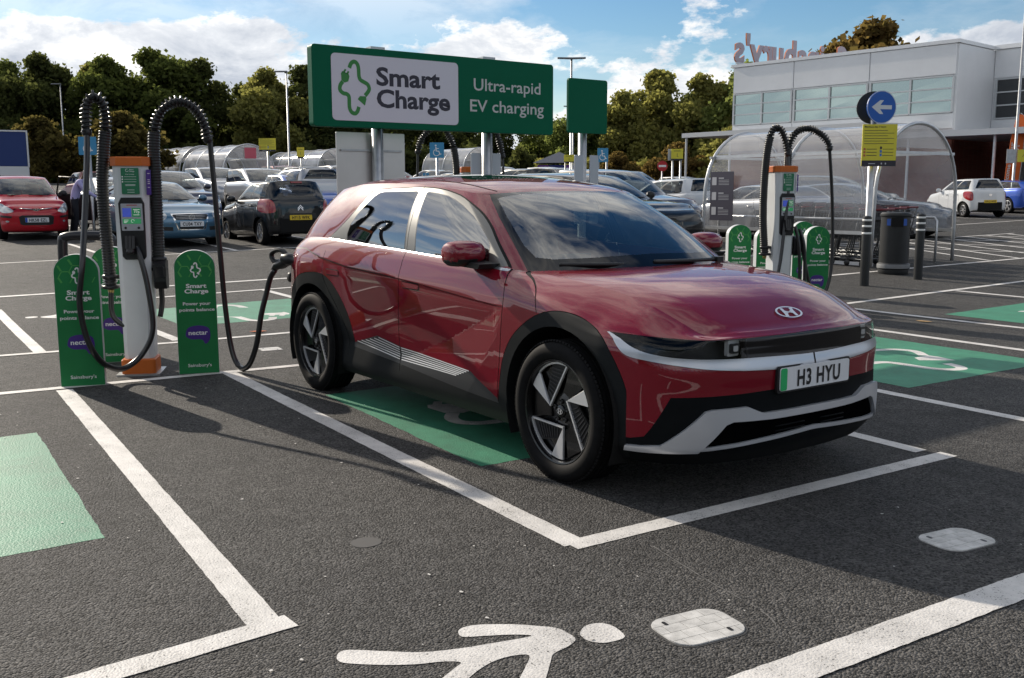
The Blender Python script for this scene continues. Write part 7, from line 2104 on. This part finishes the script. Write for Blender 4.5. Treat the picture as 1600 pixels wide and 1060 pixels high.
def glazing(T, x0, x1, z0, z1, nx, nz, pm):
    w_ = MB()
    for i in range(nx + 1): x = x0 + (x1 - x0) * i / nx; w_.prism([(x - .05, z0), (x + .05, z0), (x + .05, z1), (x - .05, z1)], .10, T, 0, .005)
    for k in range(nz + 1):
        z = z0 + (z1 - z0) * k / nz
        for i in range(nx):
            a, b = x0 + (x1 - x0) * i / nx + .05, x0 + (x1 - x0) * (i + 1) / nx - .05
            w_.prism([(a, z - .035), (b, z - .035), (b, z + .035), (a, z + .035)], .09, T, 0, .005)
    f = w_.build('window', MULL, o)
    for i in range(nx):
        for k in range(nz):
            a, b = x0 + (x1 - x0) * i / nx + .05, x0 + (x1 - x0) * (i + 1) / nx - .05
            c, d = z0 + (z1 - z0) * k / nz + .035, z0 + (z1 - z0) * (k + 1) / nz - .035
            p = MB(); tl = [rng.uniform(-.005, .005) for _ in range(4)]
            p.add([T @ Vector((a, c, .02 + tl[0])), T @ Vector((b, c, .02 + tl[1])), T @ Vector((b, d, .02 + tl[2])), T @ Vector((a, d, .02 + tl[3]))], [(0, 1, 2, 3)])
            p.build('pane', pm, f)
for a, b in zip(js[:-1], js[1:]): glazing(Tw, a + .10, b - .10, 5.42, 7.22, 2, 3, PANE)
q = MB(); q.prism([(-.12, zt - .02), (L1 + .12, zt - .02), (L1 + .12, zt + .16), (-.12, zt + .16)], .30, Tw, 0, -.18); q.build('parapet', ROOFT, o)
# return wall and set-back wing
T2 = frame((bx_, by_, 0), (-.45, 4.2, 0), (0, 0, 1)); L2 = math.hypot(.45, 4.2)
wall_bits(T2, [(0, L2)], 4.2, zt - .05, 'wall_panel', CLADG, .05)
q = MB(); q.prism([(-.05, zt - .02), (L2, zt - .02), (L2, zt + .16), (-.05, zt + .16)], .25, T2, 0, -.15); q.build('parapet', ROOFT, o)
c0 = Vector((bx_ - .45, by_ + 4.2, 0)); d3 = Vector((6, 49.5, 0)) - c0; L3 = d3.length
T3 = frame(c0, d3, (0, 0, 1))
wall_bits(T3, [(0.06, 6.4), (6.4, 13), (13, L3)], 7.35, zt - .05, 'wall_panel', CLADG, .05)
wall_bits(T3, [(0.06, 6.4), (6.4, 13), (13, L3)], 4.2, 5.18, 'wall_panel', CLADG, .05)
glazing(T3, .25, 6.2, 5.25, 7.28, 2, 3, DARKP); glazing(T3, 6.6, 12.8, 5.25, 7.28, 2, 3, DARKP)
q = MB(); q.prism([(0, zt - .02), (L3, zt - .02), (L3, zt + .20), (0, zt + .20)], .30, T3, 0, -.15); q.build('parapet', ROOFT, o)
# brick ground floor
def brick_mat():
    m = bpy.data.materials.new('red_brick'); m.use_nodes = True
    nt = m.node_tree; b = nt.nodes['Principled BSDF']
    t = nt.nodes.new('ShaderNodeTexCoord'); br = nt.nodes.new('ShaderNodeTexBrick'); mp = nt.nodes.new('ShaderNodeMapping')
    mp.inputs['Rotation'].default_value = (R(90), 0, 0)
    br.inputs['Scale'].default_value = 4.4; br.inputs['Color1'].default_value = (0.16, 0.038, 0.022, 1); br.inputs['Color2'].default_value = (0.22, 0.06, 0.035, 1); br.inputs['Mortar'].default_value = (0.18, 0.14, 0.12, 1); br.inputs['Mortar Size'].default_value = .012
    nt.links.new(t.outputs['Object'], mp.inputs[0]); nt.links.new(mp.outputs[0], br.inputs['Vector']); nt.links.new(br.outputs['Color'], b.inputs['Base Color'])
    b.inputs['Roughness'].default_value = .85
    return m
BR = brick_mat()
q = MB(); q.prism([(.02, gs), (L1, gs), (L1, 4.5), (.02, 4.5)], .08, Tw, 0, 0); q.build('brick_wall', BR, o)
q = MB(); q.prism([(0, gs), (L2, gs), (L2, 4.15), (0, 4.15)], .06, T2, 0, 0); q.build('brick_wall', BR, o)
q = MB(); q.prism([(.08, gs), (L3, gs), (L3, 4.15), (.08, 4.15)], .06, T3, 0, 0); q.build('brick_wall', BR, o)
CAN = mat('canopy_white', (0.58, 0.59, 0.60), 0.5)
q = MB(); q.prism([(-36.9, 39.6), (-24.3, 40.2), (-23.6, 44.0), (-35.9, 42.75)], .26, Matrix.Translation((0, 0, 4.62))); q.build('canopy', CAN, o)
q = MB(); q.prism([(-23.2, 40.6), (6, 43.2), (6, 49.3), (bx_ - .3, by_ + 3.9), (bx_ + .12, by_ + .0)], .28, Matrix.Translation((0, 0, 4.02))); q.build('canopy', CAN, o)
for x, y, h in ((-36.7, 39.8, 4.62), (-33.4, 40.0, 4.62), (-29.5, 40.15, 4.62), (-22.6, 41.0, 4.02), (-18.4, 41.4, 4.02), (-14.2, 41.8, 4.02), (-10, 42.2, 4.02)):
    q = MB(); q.lathe([(.07, gz(x, y) - .05), (.07, h)], 12, Matrix.Translation((x, y, 0))); q.build('canopy_post', ALU, o)
for x0, x1, z0, z1, nm, m_ in ((1.2, 3.6, 1.1, 3.1, 'poster', mat('poster_grey', (0.36, 0.35, 0.34), 0.5)), (3.9, 4.9, 1.0, 3.1, 'poster', mat('poster_dark', (0.06, 0.07, 0.09), 0.4)), (6.3, 9.5, 1.0, 3.3, 'entrance', DARKP), (6.3, 9.5, 3.33, 3.8, 'fascia', mat('fascia_red', (0.35, 0.02, 0.03), 0.5))):
    q = MB(); q.prism([(x0, gs + z0 - .6), (x1, gs + z0 - .6), (x1, gs + z1 - .6), (x0, gs + z1 - .6)], .05, T3, 0, .07); q.build(nm, m_, o)
# roof letters, facing away from us along the end wall
Tl = frame((ax - .15, ay + 5.5, zt + .38), (0, -1, 0), (0, 0, 1))
lt = empty('roof_lettering', "tall roof letters seen from behind, reading backwards, on the store's end wall", 'sign', (0, 0, 0))
word = "Sainsbury's"
wid = {'S': 1.25, 'a': 1.12, 'i': .55, 'n': 1.2, 's': 1.05, 'b': 1.22, 'u': 1.2, 'r': .82, 'y': 1.12, "'": .45}
tot = sum(wid[c] for c in word); xx = -tot / 2
for c in word:
    V, F = text_mesh(c, .03)
    w_ = wid[c]
    q = MB()
    n = len(V); sc_ = 1.72
    P = [Tl @ Vector((v[0] * sc_ + xx + w_ / 2, v[1] * sc_, z_)) for z_ in (0, -.10) for v in V]
    cnt = {}
    for f in F:
        for a, b in zip(f, f[1:] + f[:1]): cnt[(a, b)] = 1
    side_f = [(a, n + a, n + b, b) for (a, b) in cnt if (b, a) not in cnt]
    q.add(P, F, 1); b_ = 0
    q.f += [tuple(n + i for i in f[::-1]) for f in F]; q.m += [0] * len(F); q.sm += [False] * len(F)
    q.f += side_f; q.m += [1] * len(side_f); q.sm += [False] * len(side_f)
    q.build('letter', [mat('letter_back', (0.33, 0.29, 0.33), 0.5), mat('letter_orange', (0.55, 0.16, 0.05), 0.5)], lt)
    xx += w_
q = MB(); q.box(Tl @ Vector((0, -.12, -.30)), (.08, tot, .10))
for k in range(9): q.box(Tl @ Vector((-tot / 2 + tot * (k + .5) / 9, -.25, -.30)), (.06, .06, .42))
q.build('letter_frame', STEEL, lt)

# ---------------------------------------------------------------- trees
def leaf_mat(name, col, col2):
    m = bpy.data.materials.new(name); m.use_nodes = True
    nt = m.node_tree; nt.nodes.clear()
    out = nt.nodes.new('ShaderNodeOutputMaterial'); df = nt.nodes.new('ShaderNodeBsdfDiffuse'); tl = nt.nodes.new('ShaderNodeBsdfTranslucent'); mx = nt.nodes.new('ShaderNodeMixShader'); mx.inputs[0].default_value = .5
    ge = nt.nodes.new('ShaderNodeNewGeometry'); rp = nt.nodes.new('ShaderNodeValToRGB')
    rp.color_ramp.elements[0].color = (*col, 1); rp.color_ramp.elements[1].color = (*col2, 1)
    t = nt.nodes.new('ShaderNodeTexCoord'); n = nt.nodes.new('ShaderNodeTexNoise'); n.inputs['Scale'].default_value = .55; n.inputs['Detail'].default_value = 3
    ad = nt.nodes.new('ShaderNodeMath'); ad.operation = 'MULTIPLY_ADD'; ad.inputs[1].default_value = .45
    m2 = nt.nodes.new('ShaderNodeMath'); m2.operation = 'MULTIPLY_ADD'; m2.inputs[1].default_value = 1.5; m2.inputs[2].default_value = -.48
    nt.links.new(t.outputs['Object'], n.inputs['Vector']); nt.links.new(n.outputs['Fac'], m2.inputs[0])
    nt.links.new(ge.outputs['Random Per Island'], ad.inputs[0]); nt.links.new(m2.outputs[0], ad.inputs[2]); nt.links.new(ad.outputs[0], rp.inputs[0])
    tv = nt.nodes.new('ShaderNodeMix'); tv.data_type = 'RGBA'; tv.blend_type = 'MULTIPLY'; tv.inputs['Factor'].default_value = 1; tv.inputs['B'].default_value = (2.0, 2.0, 1.5, 1)   # light passing through a leaf is yellower
    nt.links.new(rp.outputs[0], df.inputs[0]); nt.links.new(rp.outputs[0], tv.inputs['A']); nt.links.new(tv.outputs['Result'], tl.inputs[0])
    nt.links.new(df.outputs[0], mx.inputs[1]); nt.links.new(tl.outputs[0], mx.inputs[2]); nt.links.new(mx.outputs[0], out.inputs[0])
    return m
LEAF = {'green': leaf_mat('leaf_green', (0.044, 0.060, 0.018), (0.110, 0.125, 0.040)), 'olive': leaf_mat('leaf_olive', (0.100, 0.108, 0.036), (0.250, 0.230, 0.080)), 'bright': leaf_mat('leaf_bright', (0.085, 0.112, 0.036), (0.205, 0.228, 0.080)), 'rust': leaf_mat('leaf_rust', (0.075, 0.066, 0.024), (0.170, 0.105, 0.042)), 'autumn': leaf_mat('leaf_autumn', (0.052, 0.048, 0.018), (0.115, 0.088, 0.034)), 'dark': leaf_mat('leaf_dark', (0.036, 0.046, 0.016), (0.085, 0.092, 0.036))}
BARK = mat('bark', (0.06, 0.048, 0.038), 0.9, noise=(6, 0.3))
def tree_mesh(seed, n, spread=.36, low=.12, leaf=.024):
    """crown and trunk meshes of a tree one unit tall"""
    r_ = random.Random(seed); nr = np.random.RandomState(seed)
    lobes = []
    for k in range(26):
        t = r_.uniform(low, .92)
        w = spread * (math.sin(math.pi * min(1, max(0, (t - low + .12) / (1.02 - low))) ** .8) ** .7)
        a = r_.uniform(0, 2 * PI); q_ = w * math.sqrt(r_.random())
        lobes.append((q_ * math.cos(a), q_ * math.sin(a), t, r_.uniform(.10, .185) * (1.15 - .5 * t)))
    lobes.append((0, 0, .90, .09)); lobes.append((.02, .03, .55, .2))
    wts = np.array([l[3] ** 2 for l in lobes]); wts /= wts.sum()
    idx = nr.choice(len(lobes), n, p=wts)
    C = np.array([l[:3] for l in lobes])[idx]; rad = np.array([l[3] for l in lobes])[idx]
    d = nr.normal(size=(n, 3)); d /= np.linalg.norm(d, axis=1)[:, None]
    rr = rad * (nr.uniform(.2, 1, n) ** .55) * (1 + nr.uniform(0, .55, n) * (nr.uniform(size=n) > .80))
    P = C + d * rr[:, None] * [1, 1, .85]
    P[:, 2] = np.clip(P[:, 2], low * .55, 1.0)
    s = leaf * nr.uniform(.6, 1.3, n)
    a = nr.normal(size=(n, 3)); a /= np.linalg.norm(a, axis=1)[:, None]
    b = np.cross(a, nr.normal(size=(n, 3))); b /= np.linalg.norm(b, axis=1)[:, None]
    V = np.empty((n, 4, 3))
    for k, (i, j) in enumerate(((-1, -.2), (.1, -.55), (1, .2), (-.1, .55))): V[:, k] = P + a * (s * i * .6)[:, None] + b * (s * j)[:, None]
    me = bpy.data.meshes.new('crown')
    me.vertices.add(4 * n); me.vertices.foreach_set('co', V.ravel())
    me.loops.add(4 * n); me.loops.foreach_set('vertex_index', np.arange(4 * n))
    me.polygons.add(n); me.polygons.foreach_set('loop_start', np.arange(0, 4 * n, 4)); me.polygons.foreach_set('loop_total', np.full(n, 4))
    me.update(calc_edges=True)
    q = MB()
    q.tube([(0, 0, -.01), (.004, 0, low * .8), (.0, .01, low + .25), (.01, .0, .70)], [.024, .018, .012, .004], 8)
    for l in lobes[:14]:
        z0 = max(low * .7, l[2] - .22)
        q.tube([(0, 0, z0), (l[0] * .55, l[1] * .55, (z0 + l[2]) / 2 + .01), (l[0], l[1], l[2])], [.010, .006, .002], 5)
    t = q.build('trunk', BARK, None); tm = t.data; bpy.data.objects.remove(t)
    return me, tm
TM = [tree_mesh(11, 17000, .38, .10, .027), tree_mesh(23, 20000, .34, .08, .025), tree_mesh(37, 21000, .43, .12, .026), tree_mesh(51, 10000, .46, .30, .042), tree_mesh(64, 20000, .40, .05)]
def tree(L, D, h, wide, kind, leaf, label, rz=None, group='trees around the car park'):
    x, y = at(L, D); z = gz(x, y)
    o = empty('tree', label, 'tree', (x, y, z), rng.uniform(0, 6) if rz is None else rz, group)
    for nm, me in zip(('crown', 'trunk'), TM[kind]):
        c = bpy.data.objects.new(nm, me); COL.objects.link(c); c.parent = o; c.scale = (h * wide, h * wide, h)
        if nm == 'crown':
            if not me.materials: me.materials.append(LEAF['green'])
            c.material_slots[0].link = 'OBJECT'; c.material_slots[0].material = LEAF[leaf]
    return o
left = [(-52, 92, 11.6, 1.0, 0, 'dark', 'dark tree at the left edge above the blue trailer'), (-47.5, 96, 11.5, 1.0, 1, 'green', 'tall tree second from the left edge'), (-43.5, 94, 12.0, .95, 2, 'dark', 'dark round tree behind the leftmost lamp post'), (-40.5, 99, 11.2, 1.0, 0, 'olive', 'olive tree behind the left hose arch of the near charger'),
        (-37, 93, 11.6, 1.0, 1, 'green', 'green tree with a domed crown between the hose arches'), (-33.2, 94, 12.4, 1.15, 2, 'green', 'broad tree with the highest crown of the left group'), (-29.4, 96, 11.2, 1.0, 0, 'dark', 'dark tree sloping down to the gap of sky'), (-26.2, 99, 9.6, 1.0, 4, 'dark', 'lower dark tree at the gap in the left group'),
        (-22.6, 94, 10.6, 1.0, 2, 'olive', 'olive tree left of the big sign'), (-19.6, 96, 10.6, 1.0, 0, 'dark', 'dark tree touching the left edge of the big sign'), (-15.5, 96, 8.6, 1.1, 1, 'dark', 'dark tree behind the left post of the big sign'), (-11, 95, 7.6, 1.2, 4, 'dark', 'low dark tree beneath the big sign'), (-6, 96, 7.0, 1.2, 2, 'dark', 'low dark tree above the distant cars under the big sign'), (-1.5, 95, 6.6, 1.2, 0, 'dark', 'low dark tree behind the right post of the big sign'), (2.6, 96, 6.9, 1.1, 4, 'bright', 'dark tree in the gap between the two green signs'), (6.4, 90, 7.9, 1.0, 2, 'bright', 'green tree right beside the small blank green sign'),
        (9.6, 88, 8.9, 1.05, 1, 'olive', 'olive tree behind the no entry sign'), (13, 90, 10.6, 1.05, 0, 'olive', 'tall yellowing tree with an open crown, right of the signs'), (16.4, 88, 10.4, 1.05, 2, 'olive', 'green tree left of the store, second from its wall'), (19.8, 86, 11.2, 1.05, 1, 'bright', 'green tree touching the left wall of the store'), (23.5, 92, 10.8, 1.0, 4, 'bright', 'dark tree behind the store end wall')]
for a in left: tree(*a)
for k, (L, D, h) in enumerate(((-50, 108, 12), (-42, 108, 11), (-35, 109, 11.4), (-28, 109, 9.5), (-20, 108, 9.6), (-12, 108, 7.0), (-4, 109, 6.5), (4, 108, 6.5), (11, 104, 9), (18, 102, 10))):
    tree(L, D, h, 1.45, 4, 'dark', 'dark tree of the back row %s' % ('far left', 'behind the leftmost lamp post', 'behind the hose arches', 'below the gap of sky', 'left of the big sign', 'behind the big sign, left half', 'behind the big sign, right half', 'between the two green signs', 'behind the no entry sign', 'left of the store')[k])
for L, D, h, lf, lb in ((-26.2, 56, 4.3, 'autumn', 'small olive autumn tree left of the near charger'), (-22.0, 57, 4.6, 'autumn', 'small autumn tree between the hoses of the near charger'), (12.2, 74, 3.9, 'rust', 'low rust coloured tree under the store canopy'), (8.2, 78, 3.2, 'rust', 'low orange tree behind the blue wheelchair sign, right'), (16.0, 72, 5.0, 'olive', 'short olive tree beside the canopy post')):
    tree(L, D, h, 1.15, 3, lf, lb)
tree(34.9, 98, 16.6, 1.3, 2, 'rust', 'tall autumn oak rising behind the store roof'); tree(31.0, 97, 13.8, 1.0, 0, 'rust', 'smaller autumn tree behind the roof letters')
# hedge bank closing the bottom of the wood
def hedge(L0, L1, D, h, n, label, leaf):
    nr = np.random.RandomState(int(abs(D) * 7 + h * 10))
    t = nr.uniform(0, 1, n); Ls = L0 + (L1 - L0) * t; Ds = D + nr.uniform(-1.6, 1.6, n)
    zz = nr.uniform(0, 1, n) ** .8 * h * (.75 + .25 * np.sin(Ls * 1.3) + .15 * np.sin(Ls * 3.1))
    P = np.array([(*at(a, b), 0) for a, b in zip(Ls, Ds)]); P[:, 2] = [gz(p[0], p[1]) for p in P]; P[:, 2] += zz
    s = .34 * nr.uniform(.6, 1.3, n)
    a = nr.normal(size=(n, 3)); a /= np.linalg.norm(a, axis=1)[:, None]; b = np.cross(a, nr.normal(size=(n, 3))); b /= np.linalg.norm(b, axis=1)[:, None]
    q = MB()
    V = np.stack([P - a * s[:, None], P + b * s[:, None] * .5, P + a * s[:, None], P - b * s[:, None] * .5], 1).reshape(-1, 3)
    me = bpy.data.meshes.new('undergrowth'); me.vertices.add(4 * n); me.vertices.foreach_set('co', V.ravel()); me.loops.add(4 * n); me.loops.foreach_set('vertex_index', np.arange(4 * n)); me.polygons.add(n); me.polygons.foreach_set('loop_start', np.arange(0, 4 * n, 4)); me.polygons.foreach_set('loop_total', np.full(n, 4)); me.update(calc_edges=True)
    me.materials.append(LEAF[leaf])
    o = bpy.data.objects.new('undergrowth', me); COL.objects.link(o)
    tag(o, label, 'undergrowth', kind='stuff')
hedge(-70, 2, 88, 3.0, 26000, 'dense dark undergrowth along the foot of the trees', 'dark'); hedge(2, 30, 82, 2.4, 12000, 'mixed green and brown undergrowth left of the store', 'olive')

# unseen wood added behind the camera to darken what bodywork and lamps mirror
hedge(-80, 80, -48, 15, 60000, 'dense dark unseen woodland added behind the camera for reflections', 'dark')
